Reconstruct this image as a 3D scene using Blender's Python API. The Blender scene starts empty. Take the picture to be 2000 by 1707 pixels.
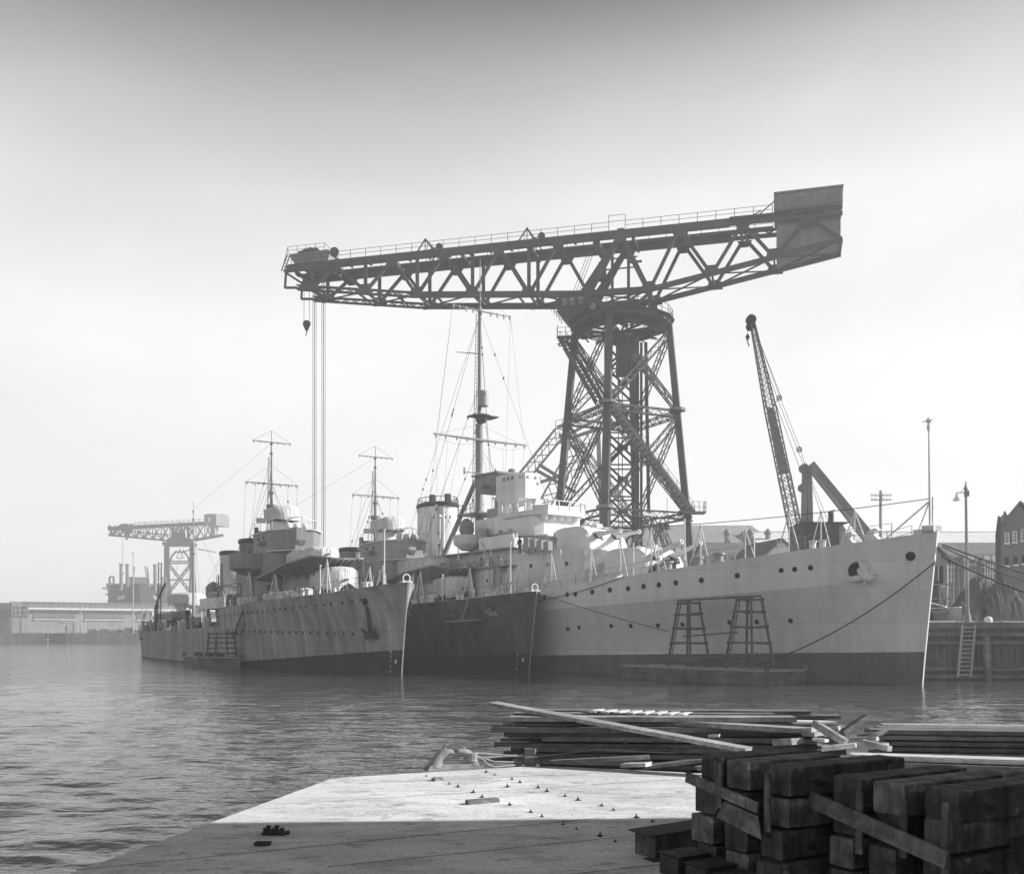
import bpy, math, random
from mathutils import Vector, Matrix, noise as mnoise
sc = bpy.context.scene
COL = sc.collection
random.seed(7)
R = math.radians
# ------------------------------------------------------------------ camera
CAMZ = 3.45
cam_d = bpy.data.cameras.new("camera"); cam = bpy.data.objects.new("camera", cam_d); COL.objects.link(cam)
cam.location = (0, 0, CAMZ); cam.rotation_euler = (R(90), 0, 0)
cam_d.sensor_width = 36; cam_d.lens = 36; cam_d.shift_y = 0.1933
cam_d.clip_start = 0.2; cam_d.clip_end = 5000
sc.camera = cam
# ------------------------------------------------------------------ sky + sun
SUN_AZ = Vector((0.998, 0.06)); SUN_EL = R(27)
wd = bpy.data.worlds.new("World"); sc.world = wd; wd.use_nodes = True
nt = wd.node_tree; bg = nt.nodes["Background"]
sky = nt.nodes.new("ShaderNodeTexSky"); sky.sky_type = 'NISHITA'; sky.sun_disc = False
sky.sun_elevation = SUN_EL; sky.sun_rotation = math.atan2(SUN_AZ.x, SUN_AZ.y)
sky.air_density = 1.0; sky.dust_density = 2.2; sky.ozone_density = 1.0
bw = nt.nodes.new("ShaderNodeRGBToBW"); nt.links.new(sky.outputs[0], bw.inputs[0])
tcw = nt.nodes.new("ShaderNodeTexCoord"); spw = nt.nodes.new("ShaderNodeSeparateXYZ"); nt.links.new(tcw.outputs["Generated"], spw.inputs[0])
rpw = nt.nodes.new("ShaderNodeValToRGB"); nt.links.new(spw.outputs[2], rpw.inputs[0])
el = rpw.color_ramp.elements; el[0].position = 0; el[0].color = (1,1,1,1); el[1].position = 1; el[1].color = (.05,.05,.05,1)
for p_, v_ in ((.18,1.0),(.3,.98),(.387,.93),(.45,.72),(.49,.52),(.535,.23),(.7,.07)):
    e_ = el.new(p_); e_.color = (v_,v_,v_,1)
mx = nt.nodes.new("ShaderNodeMath"); mx.operation = 'MINIMUM'; mx.inputs[1].default_value = 2.3; nt.links.new(bw.outputs[0], mx.inputs[0])
ml = nt.nodes.new("ShaderNodeMath"); ml.operation = 'MULTIPLY'; nt.links.new(mx.outputs[0], ml.inputs[0]); nt.links.new(rpw.outputs[0], ml.inputs[1])
mg = nt.nodes.new("ShaderNodeMath"); mg.operation = 'MULTIPLY'; mg.inputs[1].default_value = 1.88; nt.links.new(ml.outputs[0], mg.inputs[0]); 
nz = nt.nodes.new("ShaderNodeTexNoise"); nz.inputs["Scale"].default_value = 3.5; nz.inputs["Detail"].default_value = 3
mpz = nt.nodes.new("ShaderNodeMapping"); mpz.inputs["Scale"].default_value = (1, 1, 2.5); nt.links.new(tcw.outputs["Generated"], mpz.inputs[0]); nt.links.new(mpz.outputs[0], nz.inputs["Vector"])
rz_ = nt.nodes.new("ShaderNodeMapRange"); rz_.inputs[1].default_value = .3; rz_.inputs[2].default_value = .7; rz_.inputs[3].default_value = .94; rz_.inputs[4].default_value = 1.06; nt.links.new(nz.outputs["Fac"], rz_.inputs[0])
mz = nt.nodes.new("ShaderNodeMath"); mz.operation = 'MULTIPLY'; nt.links.new(mg.outputs[0], mz.inputs[0]); nt.links.new(rz_.outputs[0], mz.inputs[1])
nt.links.new(mz.outputs[0], bg.inputs[0]); bg.inputs[1].default_value = 0.15
sl = bpy.data.lights.new("sun", 'SUN'); sl.energy = 5.0; sl.angle = R(0.5); sl.color = (1, 1, 1)
so = bpy.data.objects.new("sun", sl); COL.objects.link(so)
sd = Vector((SUN_AZ.x*math.cos(SUN_EL), SUN_AZ.y*math.cos(SUN_EL), math.sin(SUN_EL)))
so.rotation_euler = sd.to_track_quat('Z', 'Y').to_euler()
so.location = (60, -40, 80)
vs = sc.view_settings
vs.view_transform = 'Standard'; vs.look = 'None'; vs.exposure = 0.6; vs.gamma = 1
sc.cycles.max_bounces = 6; sc.cycles.diffuse_bounces = 3; sc.cycles.glossy_bounces = 3; sc.cycles.volume_bounces = 1
sc.cycles.use_denoising = True

# ------------------------------------------------------------------ helpers
V = Vector
def at(px, py, d):                      # a pixel of the 2000 px photograph at depth d -> point
    return V(((px-1000)*d/2000, d, CAMZ+(1240-py)*d/2000))
def onz(px, py, z):                     # the point on the level z
    return at(px, py, 2000*(CAMZ-z)/(py-1240))

class MB:
    def __init__(s): s.v = []; s.f = []; s.c = [(0,0)]
    def cut(s): s.c.append((len(s.v), len(s.f)))   # end of one separate piece
    def add(s, vs, fs):
        n = len(s.v); s.v += [tuple(a) for a in vs]; s.f += [tuple(i+n for i in f) for f in fs]
    def bx(s, x0, x1, y0, y1, z0, z1):
        s.add([(x, y, z) for z in (z0, z1) for y in (y0, y1) for x in (x0, x1)],
              [(0,2,3,1),(4,5,7,6),(0,1,5,4),(1,3,7,5),(3,2,6,7),(2,0,4,6)])
    def bar(s, p, q, w, h=None, up=(0,0,1), w2=None, h2=None):
        p = V(p); q = V(q); h = h or w; w2 = w2 or w; h2 = h2 or h
        a = (q-p)
        if a.length < 1e-6: return
        a.normalize(); u = V(up)
        if abs(a.dot(u)) > .98: u = V((1,0,0))
        sd_ = a.cross(u).normalized(); u = sd_.cross(a)
        vs = []
        for c, ww, hh in ((p,w,h),(q,w2,h2)):
            for i, j in ((-1,-1),(1,-1),(1,1),(-1,1)): vs.append(c+sd_*ww/2*i+u*hh/2*j)
        s.add(vs, [(0,1,2,3),(7,6,5,4),(0,4,5,1),(1,5,6,2),(2,6,7,3),(3,7,4,0)])
    def tube(s, p, q, r, r2=None, n=8):
        p = V(p); q = V(q); r2 = r if r2 is None else r2; a = q-p
        if a.length < 1e-6: return
        a.normalize(); u = V((0,0,1)) if abs(a.z) < .95 else V((1,0,0))
        x = a.cross(u).normalized(); y = x.cross(a)
        vs = []
        for c, rr in ((p,r),(q,r2)):
            for i in range(n):
                t = 2*math.pi*i/n; vs.append(c+x*rr*math.cos(t)+y*rr*math.sin(t))
        fs = [(i,(i+1)%n,n+(i+1)%n,n+i) for i in range(n)]
        s.add(vs, fs+[tuple(range(n))[::-1], tuple(range(n,2*n))])
    def path(s, pts, r, n=5):
        for a, b in zip(pts, pts[1:]): s.tube(a, b, r, n=n)
    def prism(s, pts, vec):              # a polygon of 3D points extruded along vec
        n = len(pts); vec = V(vec); pts = [V(p) for p in pts]
        s.add(pts+[p+vec for p in pts], [tuple(range(n))[::-1], tuple(range(n,2*n))]+[(i,(i+1)%n,n+(i+1)%n,n+i) for i in range(n)])
    def plan(s, xy, z0, z1): s.prism([(x,y,z0) for x,y in xy], (0,0,z1-z0))
    def lathe(s, c, prof, n=16, sx=1, sy=1, cap=True):
        c = V(c); vs = []
        for r, z in prof:
            for i in range(n):
                t = 2*math.pi*i/n; vs.append(c+V((r*sx*math.cos(t), r*sy*math.sin(t), z)))
        fs = []
        for k in range(len(prof)-1):
            for i in range(n): fs.append((k*n+i, k*n+(i+1)%n, (k+1)*n+(i+1)%n, (k+1)*n+i))
        if cap: fs += [tuple(range(n))[::-1], tuple(range((len(prof)-1)*n, len(prof)*n))]
        s.add(vs, fs)
    def ball(s, c, r, n=10, sx=1, sy=1, sz=1):
        s.lathe(c, [(max(r*math.sin(math.pi*k/6), r*.02), -r*sz*math.cos(math.pi*k/6)) for k in range(7)], n, sx, sy)
    def lat(s, p, q, w, h, n, t=.1, tb=None, w2=None, h2=None, faces=4, x=False):
        p = V(p); q = V(q); a = (q-p).normalized(); u = V((0,0,1))
        if abs(a.z) > .97: u = V((1,0,0))
        sd_ = a.cross(u).normalized(); u = sd_.cross(a); w2 = w2 or w; h2 = h2 or h; tb = tb or t*.6
        def cor(k, i):
            f = i/n; c = p.lerp(q, f); ww = (w+(w2-w)*f)/2; hh = (h+(h2-h)*f)/2
            sx_, sy_ = ((-1,-1),(1,-1),(1,1),(-1,1))[k]
            return c+sd_*ww*sx_+u*hh*sy_
        for k in range(4): s.bar(cor(k,0), cor(k,n), t)
        for k in range(4):
            if faces == 2 and k in (0,2): continue
            k2 = (k+1)%4
            for i in range(n):
                if x: s.bar(cor(k,i), cor(k2,i+1), tb); s.bar(cor(k2,i), cor(k,i+1), tb)
                elif i%2: s.bar(cor(k,i), cor(k2,i+1), tb)
                else: s.bar(cor(k2,i), cor(k,i+1), tb)
    def flat(s, p, q, w, n, t=.1, side=None, tb=None):   # a flat girder: two chords, crossed lacing
        p = V(p); q = V(q); a = (q-p).normalized(); side = V(side).normalized(); tb = tb or t*.6
        o = side*(w/2)
        s.bar(p-o, q-o, t, up=side); s.bar(p+o, q+o, t, up=side)
        for i in range(n):
            A = p.lerp(q, i/n); B = p.lerp(q, (i+1)/n)
            s.bar(A-o, B+o, tb, tb*.5, up=side); s.bar(A+o, B-o, tb, tb*.5, up=side)
    def rail(s, pts, h=1.0, step=1.8, r=.025, n=2):
        for a, b in zip(pts, pts[1:]):
            a = V(a); b = V(b); m = max(1, round((b-a).length/step))
            for i in range(m+1):
                c = a.lerp(b, i/m); s.bar(c, c+V((0,0,h)), r*2)
            for k in range(1, n+1):
                s.bar(a+V((0,0,h*k/n)), b+V((0,0,h*k/n)), r*1.4)
ORG = {}
def obj(name, mb, m, parent=None, smooth=True, ang=35):
    me = bpy.data.meshes.new(name)
    if parent is None:
        xs = [a[0] for a in mb.v]; ys = [a[1] for a in mb.v]; z0 = min(a[2] for a in mb.v)
        o0 = ((min(xs)+max(xs))/2, (min(ys)+max(ys))/2, z0)
    else: o0 = ORG.get(parent.name, (0,0,0))
    me.from_pydata([(a-o0[0], b-o0[1], c-o0[2]) for a, b, c in mb.v], [], mb.f)
    if isinstance(m, (list, tuple)):
        for q in m: me.materials.append(q)
    else: me.materials.append(m)
    if smooth:
        me.polygons.foreach_set("use_smooth", [True]*len(me.polygons))
        me.set_sharp_from_angle(angle=R(ang))
    me.update()
    o = bpy.data.objects.new(name, me); COL.objects.link(o)
    if parent is None: o.location = o0
    else: o.parent = parent; ORG[o.name] = o0
    return o
def split(name, mb, m, parent, smooth=True, ang=35):
    """every piece ended by cut() becomes a part of its own"""
    if mb.c[-1][0] != len(mb.v): mb.cut()
    for (v0,f0),(v1,f1) in zip(mb.c, mb.c[1:]):
        q = MB(); q.add(mb.v[v0:v1], [tuple(i-v0 for i in f) for f in mb.f[f0:f1]])
        o = obj(name, q, m, parent, smooth, ang)
    return o
def tag(o, label, cat, group=None):
    o['label'] = label; o['category'] = cat
    if group: o['group'] = group
    return o
def thing(name, label, cat, loc=(0,0,0), rz=0, group=None):
    o = bpy.data.objects.new(name, None); COL.objects.link(o)
    o.location = loc; o.rotation_euler = (0,0,rz); o.empty_display_size = .5
    ORG[o.name] = (0,0,0) if rz else tuple(loc)
    return tag(o, label, cat, group)
def kind(o, k): o['kind'] = k; return o
def copy_tree(o, parent=None):
    c = o.copy(); COL.objects.link(c)
    if parent: c.parent = parent
    for ch in list(o.children): copy_tree(ch, c)
    return c
def text_mesh(txt, size, depth=.02):
    cu = bpy.data.curves.new("lettering", 'FONT'); cu.body = txt; cu.size = size; cu.extrude = depth; cu.align_x = 'CENTER'
    t = bpy.data.objects.new("lettering", cu); COL.objects.link(t)
    me = bpy.data.meshes.new_from_object(t.evaluated_get(bpy.context.evaluated_depsgraph_get()))
    bpy.data.objects.remove(t); bpy.data.curves.remove(cu)
    return [tuple(v.co) for v in me.vertices], [tuple(p.vertices) for p in me.polygons]
def lettering(name, txt, size, parent, m, origin, right, up, depth=.02):
    vs, fs = text_mesh(txt, size, depth); right = V(right).normalized(); up = V(up).normalized(); n = right.cross(up)
    mb = MB(); mb.add([V(origin)+right*a+up*b+n*c for a, b, c in vs], fs)
    return obj(name, mb, m, parent, smooth=False)

# ------------------------------------------------------------------ materials (all grey: a black and white photograph)
def mat(name, v, rough=.6, var=.25, scale=.6, streak=0, bump=0, bscale=8, metal=0, grain=None, plates=None, wrinkle=0, spec=.12, stretch=(1,1,1), fine=0, gr=(.6,1.35), spots=None):
    m = bpy.data.materials.new(name); m.use_nodes = True; t = m.node_tree; N = t.nodes.new; L = t.links.new
    b = t.nodes["Principled BSDF"]; b.inputs["Roughness"].default_value = rough; b.inputs["Metallic"].default_value = metal
    b.inputs["Specular IOR Level"].default_value = spec
    tc = N("ShaderNodeTexCoord")
    def noisy(sc_, stretch_, det=5, lo=.3, hi=.7, a=1-var, c=1+var):
        mp = N("ShaderNodeMapping"); mp.inputs["Scale"].default_value = stretch_; L(tc.outputs["Object"], mp.inputs[0])
        n = N("ShaderNodeTexNoise"); n.inputs["Scale"].default_value = sc_; n.inputs["Detail"].default_value = det; n.inputs["Roughness"].default_value = .62
        L(mp.outputs[0], n.inputs["Vector"])
        r = N("ShaderNodeMapRange"); r.inputs[1].default_value = lo; r.inputs[2].default_value = hi; r.inputs[3].default_value = a; r.inputs[4].default_value = c
        L(n.outputs["Fac"], r.inputs[0]); return r.outputs[0], n.outputs["Fac"]
    def mul(x, y):
        k = N("ShaderNodeMath"); k.operation = 'MULTIPLY'
        for i, q in enumerate((x, y)):
            if isinstance(q, (int, float)): k.inputs[i].default_value = q
            else: L(q, k.inputs[i])
        return k.outputs[0]
    val, raw = noisy(scale, stretch); val = mul(val, v)
    if fine: f, _ = noisy(fine, (1,1,1), 3, .3, .7, .8, 1.2); val = mul(val, f)
    if streak:
        f, _ = noisy(1.1, (1,1,.05), 6, .35, .7, 1+streak*.5, 1-streak); val = mul(val, f)
        f, _ = noisy(.35, (1,1,.12), 3, .3, .7, 1+streak*.4, 1-streak*.5); val = mul(val, f)
    hgt = None
    if grain: f, hgt = noisy(grain[0], grain[1], 5, .3, .7, gr[0], gr[1]); val = mul(val, f)
    for sp_ in spots or ():              # patches: (scale, threshold, factor, stretch)
        f, _ = noisy(sp_[0], sp_[3], 4, sp_[1], sp_[1]+.05, 1, sp_[2]); val = mul(val, f)
    if plates:                           # plate seams: (length, height, darkness), in x / z of the object
        sp = N("ShaderNodeSeparateXYZ"); L(tc.outputs["Object"], sp.inputs[0]); cb = N("ShaderNodeCombineXYZ")
        L(sp.outputs[0], cb.inputs[0]); L(sp.outputs[plates[3] if len(plates) > 3 else 2], cb.inputs[1])
        br = N("ShaderNodeTexBrick"); L(cb.outputs[0], br.inputs["Vector"]); br.inputs["Scale"].default_value = 1
        br.inputs["Brick Width"].default_value = plates[0]; br.inputs["Row Height"].default_value = plates[1]
        br.inputs["Mortar Size"].default_value = plates[4] if len(plates) > 4 else .03; br.inputs["Mortar Smooth"].default_value = .6
        br.inputs["Color1"].default_value = (1,1,1,1); br.inputs["Color2"].default_value = (.93,.93,.93,1)
        br.inputs["Mortar"].default_value = (plates[2],)*3+(1,)
        val = mul(val, br.outputs["Color"])
    L(val, b.inputs["Base Color"])
    if bump or wrinkle:
        bp = N("ShaderNodeBump"); bp.inputs["Distance"].default_value = 1
        if wrinkle:
            _, h2 = noisy(2.2, (1.3,1.3,.35), 4); bp.inputs["Strength"].default_value = 1; bp.inputs["Distance"].default_value = wrinkle; L(h2, bp.inputs["Height"])
        else:
            if hgt is None: _, hgt = noisy(bscale, stretch, 6)
            bp.inputs["Strength"].default_value = .8; bp.inputs["Distance"].default_value = bump; L(hgt, bp.inputs["Height"])
        L(bp.outputs[0], b.inputs["Normal"])
    return m
M = {}
M['d_hull'] = mat("destroyer_grey_paint", .34, .75, .16, .5, streak=.38, plates=(5.5, 1.9, .6, 2, .035), spots=((.9,.6,.78,(1,1,.1)),(1.8,.63,.8,(1,1,.06)),(1.3,.64,1.25,(1,1,.5))))
M['d2_hull'] = mat("dark_destroyer_paint", .105, .75, .2, .5, streak=.5, plates=(5.5, 1.9, .65, 2, .035), spots=((.9,.62,.75,(1,1,.15)),(1.4,.64,1.35,(1,1,.4))))
M['boot'] = mat("boot_topping_paint", .035, .7, .25, .5, streak=.25)
M['c_boot'] = mat("cruiser_boot_paint", .15, .7, .3, .35, streak=.25, plates=(6, 2.4, .75))
M['c_hull'] = mat("cruiser_pale_paint", .7, .65, .07, .25, streak=.1, plates=(14, 2.15, .78, 2, .03), spots=((.8,.63,.86,(1,1,.1)),(1.6,.67,.8,(1,1,.7)),(2.6,.66,.84,(1,1,.12))))
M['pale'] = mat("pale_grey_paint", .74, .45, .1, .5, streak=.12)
M['mid'] = mat("mid_grey_paint", .36, .5, .12, .6, streak=.18)
M['dgrey'] = mat("weathered_grey_paint", .26, .5, .15, .6, streak=.2)
M['dark'] = mat("dark_steel", .06, .5, .3, .7)
M['black'] = mat("black_opening", .012, .7, .1, 1)
M['white'] = mat("white_paint", .75, .45, .08, 1)
M['canvas'] = mat("grey_canvas", .62, .9, .18, .8, wrinkle=.25, fine=9)
M['c_top'] = mat("turret_pale_paint", .8, .6, .07, .4, streak=.08)
M['deck'] = mat("grey_ship_deck", .22, .7, .2, .5)
M['crane'] = mat("crane_steel", .085, .55, .3, .35, fine=5)
M['crane2'] = mat("crane_sheeting", .24, .6, .15, .3, streak=.2)
M['rope'] = mat("manila_rope", .36, .9, .2, 4)
M['wire'] = mat("steel_wire", .08, .6, .2, 2)
# ------------------------------------------------------------------ setting: water, land, quays
def water_mat():
    m = bpy.data.materials.new("dock_water"); m.use_nodes = True; t = m.node_tree; N = t.nodes.new; L = t.links.new
    b = t.nodes["Principled BSDF"]; b.inputs["Base Color"].default_value = (.06,.06,.06,1); b.inputs["Roughness"].default_value = .06; b.inputs["IOR"].default_value = 1.33
    tc = N("ShaderNodeTexCoord"); prev = None
    for scl, st, dist, det in ((.5, (.5,1,1), .22, 3), (3.2, (.6,1,1), .05, 2), (9, (.7,1,1), .008, 2)):
        mp = N("ShaderNodeMapping"); mp.inputs["Scale"].default_value = st; mp.inputs["Rotation"].default_value = (0,0,R(9)); L(tc.outputs["Object"], mp.inputs[0])
        n = N("ShaderNodeTexNoise"); n.inputs["Scale"].default_value = scl; n.inputs["Detail"].default_value = det; n.inputs["Roughness"].default_value = .5; n.inputs["Distortion"].default_value = .4
        L(mp.outputs[0], n.inputs["Vector"]); bp = N("ShaderNodeBump"); bp.inputs["Strength"].default_value = 1; bp.inputs["Distance"].default_value = dist
        L(n.outputs["Fac"], bp.inputs["Height"])
        if prev: L(prev, bp.inputs["Normal"])
        prev = bp.outputs[0]
    L(prev, b.inputs["Normal"]); return m
import numpy as np
def build_water():
    rng = np.random.default_rng(4); X0, X1, Y0, Y1 = -92.0, 72.0, 5.0, 150.0
    ys = [Y0]
    while ys[-1] < Y1: ys.append(ys[-1]*1.0085)
    ys[-1] = Y1; ys = np.array(ys); xs = np.linspace(X0, X1, 640); X, Y = np.meshgrid(xs, ys); H = np.zeros_like(X); dy = Y*.0085
    for i in range(64):
        lam = .34*(5.0)**rng.random(); th = rng.normal(0, .55); k = 2*np.pi/lam; kx, ky = k*math.sin(th), k*math.cos(th); ph = rng.random()*6.28
        a = .034*lam/(2*np.pi)*np.clip((lam/(3.0*dy)-.6)/.6, 0, 1)
        if abs(kx) > np.pi/.7: continue
        mod = .6+.55*np.sin(X*rng.normal(0,.16)+Y*rng.normal(0,.2)+rng.random()*6)
        H += a*mod*np.sin(kx*X+ky*Y+ph)
    fade = np.minimum.reduce([np.clip((X-X0)/6,0,1),np.clip((X1-X)/6,0,1),np.clip((Y-Y0)/.8,0,1),np.clip((Y1-Y)/25,0,1)])
    H *= fade; n, m = X.shape
    co = np.stack([X,Y,H],-1).reshape(-1,3); idx = np.arange(n*m).reshape(n,m)
    q = np.stack([idx[:-1,:-1],idx[:-1,1:],idx[1:,1:],idx[1:,:-1]],-1).reshape(-1,4)
    B = n*m; E = 1480; ext = np.array([(-E,-380,0),(E,-380,0),(E,Y0,0),(-E,Y0,0),(X0,Y0,0),(X0,Y1,0),(-E,Y1,0),(X1,Y0,0),(X1,Y1,0),(E,Y1,0),(E,E,0),(-E,E,0)],float)
    eq = np.array([(0,1,2,3),(3,4,5,6),(7,2,9,8),(6,9,10,11)])+B
    co = np.concatenate([co,ext]); q = np.concatenate([q,eq]); me = bpy.data.meshes.new("water")
    me.vertices.add(len(co)); me.vertices.foreach_set("co", co.astype(np.float32).ravel()); me.loops.add(q.size); me.loops.foreach_set("vertex_index", q.astype(np.int32).ravel())
    me.polygons.add(len(q)); me.polygons.foreach_set("loop_start", np.arange(0,q.size,4,dtype=np.int32)); me.polygons.foreach_set("use_smooth", np.ones(len(q),bool)); me.update(calc_edges=True); me.validate()
    me.materials.append(water_mat()); o = bpy.data.objects.new("water", me); COL.objects.link(o); return kind(o, 'structure')
build_water()
M['quay_top'] = mat("quay_paving", .28, .85, .3, .2, bump=.02, fine=2)
M['stone'] = mat("quay_masonry", .30, .8, .25, .3, streak=.35, plates=(2.2, .9, .7, 2, .05))
M['boards'] = mat("quay_timber_boarding", .11, .85, .3, .5, grain=(1.6,(3,3,.12)), bump=.02)
QZ = 4.35
# basin floor of land behind: far quay and the near right quay, solid ground
far = MB(); far.plan([(-900,431),(-150,431),(-90,465),(-20,508),(60,540),(60,1478),(-900,1478)], -1, QZ)
kind(obj("far_quay", far, M['stone'], smooth=False), 'structure')
C_O = V((28.2,70.4)); cth = R(55.5); cu_ = V((math.cos(cth),-math.sin(cth))); cp_ = V((math.sin(cth),math.cos(cth)))
def cw(s_, b_): q = C_O-cu_*s_+cp_*b_; return (q.x, q.y)
rq = MB(); rq.plan([(260,78.3),(30.6,78.3),cw(22,8.6),cw(45,11.2),cw(190,12),(62,519.9),(62,1478),(1400,1478),(1400,78.3)][::-1][::-1], -1, QZ)
kind(obj("right_quay", rq, M['quay_top'], smooth=False), 'structure')
# timber boarding on the end of the right quay, with walings, posts and two ladders
M['waling'] = mat("waling_timber", .16, .85, .3, .6, grain=(2,(.2,3,3)), bump=.015)
t = thing("quay_wall", "dark timber boarded quay wall with walings and a hanging ladder", "quay wall", (45,78,0))
b_ = MB()
for i in range(140):
    x = 30.65+i*.32; b_.bx(x, x+.3, 78.12+random.uniform(-.03,.03), 78.28, -.8, 3.9)
obj("boarding", b_, M['boards'], t, smooth=False)
b_ = MB(); b_.bx(30.6,76,77.85,78.1,4.0,4.42); obj("coping", b_, M['waling'], t, smooth=False)
for z, d in ((3.35,.3),(2.75,.34),(.75,.3),(.15,.4)):
    b_ = MB(); b_.bx(30.6,76,77.86-d*.3,78.1,z,z+.28); obj("waling", b_, M['waling'], t, smooth=False)
for i, x in enumerate((36.1,39.4,43,46.5,50,54)):
    b_ = MB(); b_.bar((x,77.55,-.8),(x-.12,77.7,3.3),.42,.36); obj("post", b_, M['waling'], t, smooth=False)
def ladder(mb, p, q, w, n, r=.05, side=(1,0,0)):
    p = V(p); q = V(q); o = V(side)*w/2
    mb.bar(p-o, q-o, r*2.2); mb.bar(p+o, q+o, r*2.2)
    for i in range(n): c = p.lerp(q,(i+.5)/n); mb.bar(c-o, c+o, r*1.5)
b_ = MB(); ladder(b_, (34.15,77.3,.3),(34.6,77.55,4.2),.95,12,.06)
b_.path([(34.2,77.5,4.2),(34.2,77.6,4.9),(34.5,78.2,4.5)], .03)
tag(obj("quay_ladder", b_, M['mid'], smooth=False), "wooden ladder hanging down the dark boarded quay wall", "ladder")
# ------------------------------------------------------------------ far shed on the far quay
M['shed'] = mat("pale_shed_sheeting", .30, .8, .12, .2, streak=.2, plates=(1.1, 40, .82, 2, .07))
M['shed2'] = mat("grey_shed_sheeting", .26, .8, .12, .2, streak=.2, plates=(1.6, 40, .72, 2, .09))
M['glass_dull'] = mat("dusty_glazing", .2, .3, .2, .4, plates=(1.3, 9, .45, 2, .12))
FS_A = R(30); FS_O = V((-206,436,0)); FS_U = V((math.cos(FS_A),math.sin(FS_A),0)); FS_N = V((math.sin(FS_A),-math.cos(FS_A),0))
def farp(px): k_ = (px-1000)/2000; return V(((k_*FS_O.y-FS_O.x)/(FS_U.x-k_*FS_U.y), 0, 0))
def fs_root(name, label, cat): t = thing(name, label, cat, (FS_O.x,FS_O.y,0), FS_A); return t
t = fs_root("transit_shed", "long low pale transit shed with high parapet on the far quay", "shed")
x0 = farp(55).x; x1 = 210; yb = 0
b_ = MB(); b_.bx(x0,x1,yb,yb+30,QZ,14.3); obj("wall", b_, M['shed'], t, smooth=False)
b_ = MB(); b_.bx(x0-1,x1+1,yb-1.6,yb+31,14.3,15.1); obj("eaves", b_, M['pale'], t, smooth=False)
pan = MB(); pst = MB(); pan.bx(x0-2,x1,yb-1.2,yb-.6,15.1,17.3)
for i in range(108):
    x = x0-2+i*2.05; pst.bx(x,x+.28,yb-1.35,yb-.6,15.1,17.3)
pst.bx(x0-2,x1,yb-1.5,yb-.4,17.3,17.65); pst.bx(x0-2,x1,yb-1.5,yb-.4,15.1,15.4)
obj("parapet", pan, M['shed2'], t, smooth=False); obj("parapet_frame", pst, M['dgrey'], t, smooth=False)
for a, c in ((66,147),(166,243),(268,400)):
    b_ = MB(); b_.bx(farp(a).x,farp(c).x,yb-.25,yb-.02,10.2,13.2); g = obj("window", b_, M['glass_dull'], t, smooth=False)
    f = MB(); f.bx(farp(a).x-.3,farp(c).x+.3,yb-.5,yb-.02,9.9,10.2); obj("sill", f, M['pale'], g, smooth=False)
for a, c in ((120,149),(279,300)):
    b_ = MB(); b_.bx(farp(a).x,farp(c).x,yb-.3,yb-.02,8.6,9.0); b_.bx(farp(c).x-.9,farp(c).x,yb-.3,yb-.02,QZ,8.6); d_ = obj("door", b_, M['dgrey'], t, smooth=False)
    f = MB(); f.bx(farp(a+11).x,farp(a+17).x,yb-.4,yb-.02,QZ,7.8); obj("wicket", f, M['shed2'], d_, smooth=False)
b_ = MB(); b_.bx(farp(22).x,farp(54).x,yb-1.5,yb+20,QZ,11.3); obj("annex", b_, M['dgrey'], t, smooth=False)
b_ = MB()
for z in (11.8,13.6,15.6): b_.bx(farp(22).x,farp(56).x,yb-2,yb-1.5,z,z+.5)
for p in (23,30,38,46,54): b_.bx(farp(p).x-.25,farp(p).x+.25,yb-2,yb-1.5,11.3,16.2)
b_.bx(farp(22).x,farp(56).x,yb-1.2,yb+10,15.6,17.6); obj("gantry", b_, M['shed2'], t, smooth=False)
t2 = thing("side_shed", "pale gabled shed peeping out beyond the end of the transit shed", "shed", (-225,470,QZ))
b_ = MB(); b_.prism([(-240,465,QZ),(-213,465,QZ),(-213,465,9.5),(-219,465,14),(-228,465,16),(-240,465,16.5)],(0,30,0)); obj("wall", b_, M['shed'], t2, smooth=False)
b_ = MB(); b_.bx(-240,-211.6,455,462,14.6,17.8); obj("bridge", b_, M['shed2'], t2, smooth=False)
# masonry steps and landing stage in front of the far quay
b_ = MB()
for i in range(12):
    p = at(62+i*2.6, 1240, 430); b_.bx(p.x,p.x+.62,428.5,430.9,-.2,.5+i*.32)
tag(obj("quay_steps", b_, M['stone'], smooth=False), "stone steps running down the face of the far quay", "steps")
b_ = MB(); p0 = at(95,1240,428).x; p1 = at(132,1240,428).x
for i in range(6):
    x = p0+(p1-p0)*i/5
    b_.bx(x-.2,x+.2,426,426.4,-.5,3.9); b_.bx(x-.2,x+.2,428.4,428.8,-.5,3.9)
for z in (.6,2.1,3.6): b_.bx(p0-.5,p1+.5,425.8,428.8,z,z+.5)
for i in range(5):
    if i not in (2,): b_.bx(p0+i*1.6,p0+i*1.6+.9,426,427,2.6,3.3)
tag(obj("landing_stage", b_, M['dark'], smooth=False), "dark timber landing stage beside the steps of the far quay", "landing stage")
for px, h_, lab in ((158,11.2,"thin pale mast standing on the far quay before the shed door"),(260,34,"tall thin pole standing on the far quay in front of the liner")):
    p = at(px,1240,436); m_ = MB(); m_.tube((p.x,436,QZ),(p.x,436,QZ+h_),.35,.15); m_.ball((p.x,436,QZ+h_),.4); m_.bx(p.x-.5,p.x+.5,435.5,436.5,QZ,QZ+.5)
    tag(obj("pole", m_, M['mid']), lab, "pole")
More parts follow.
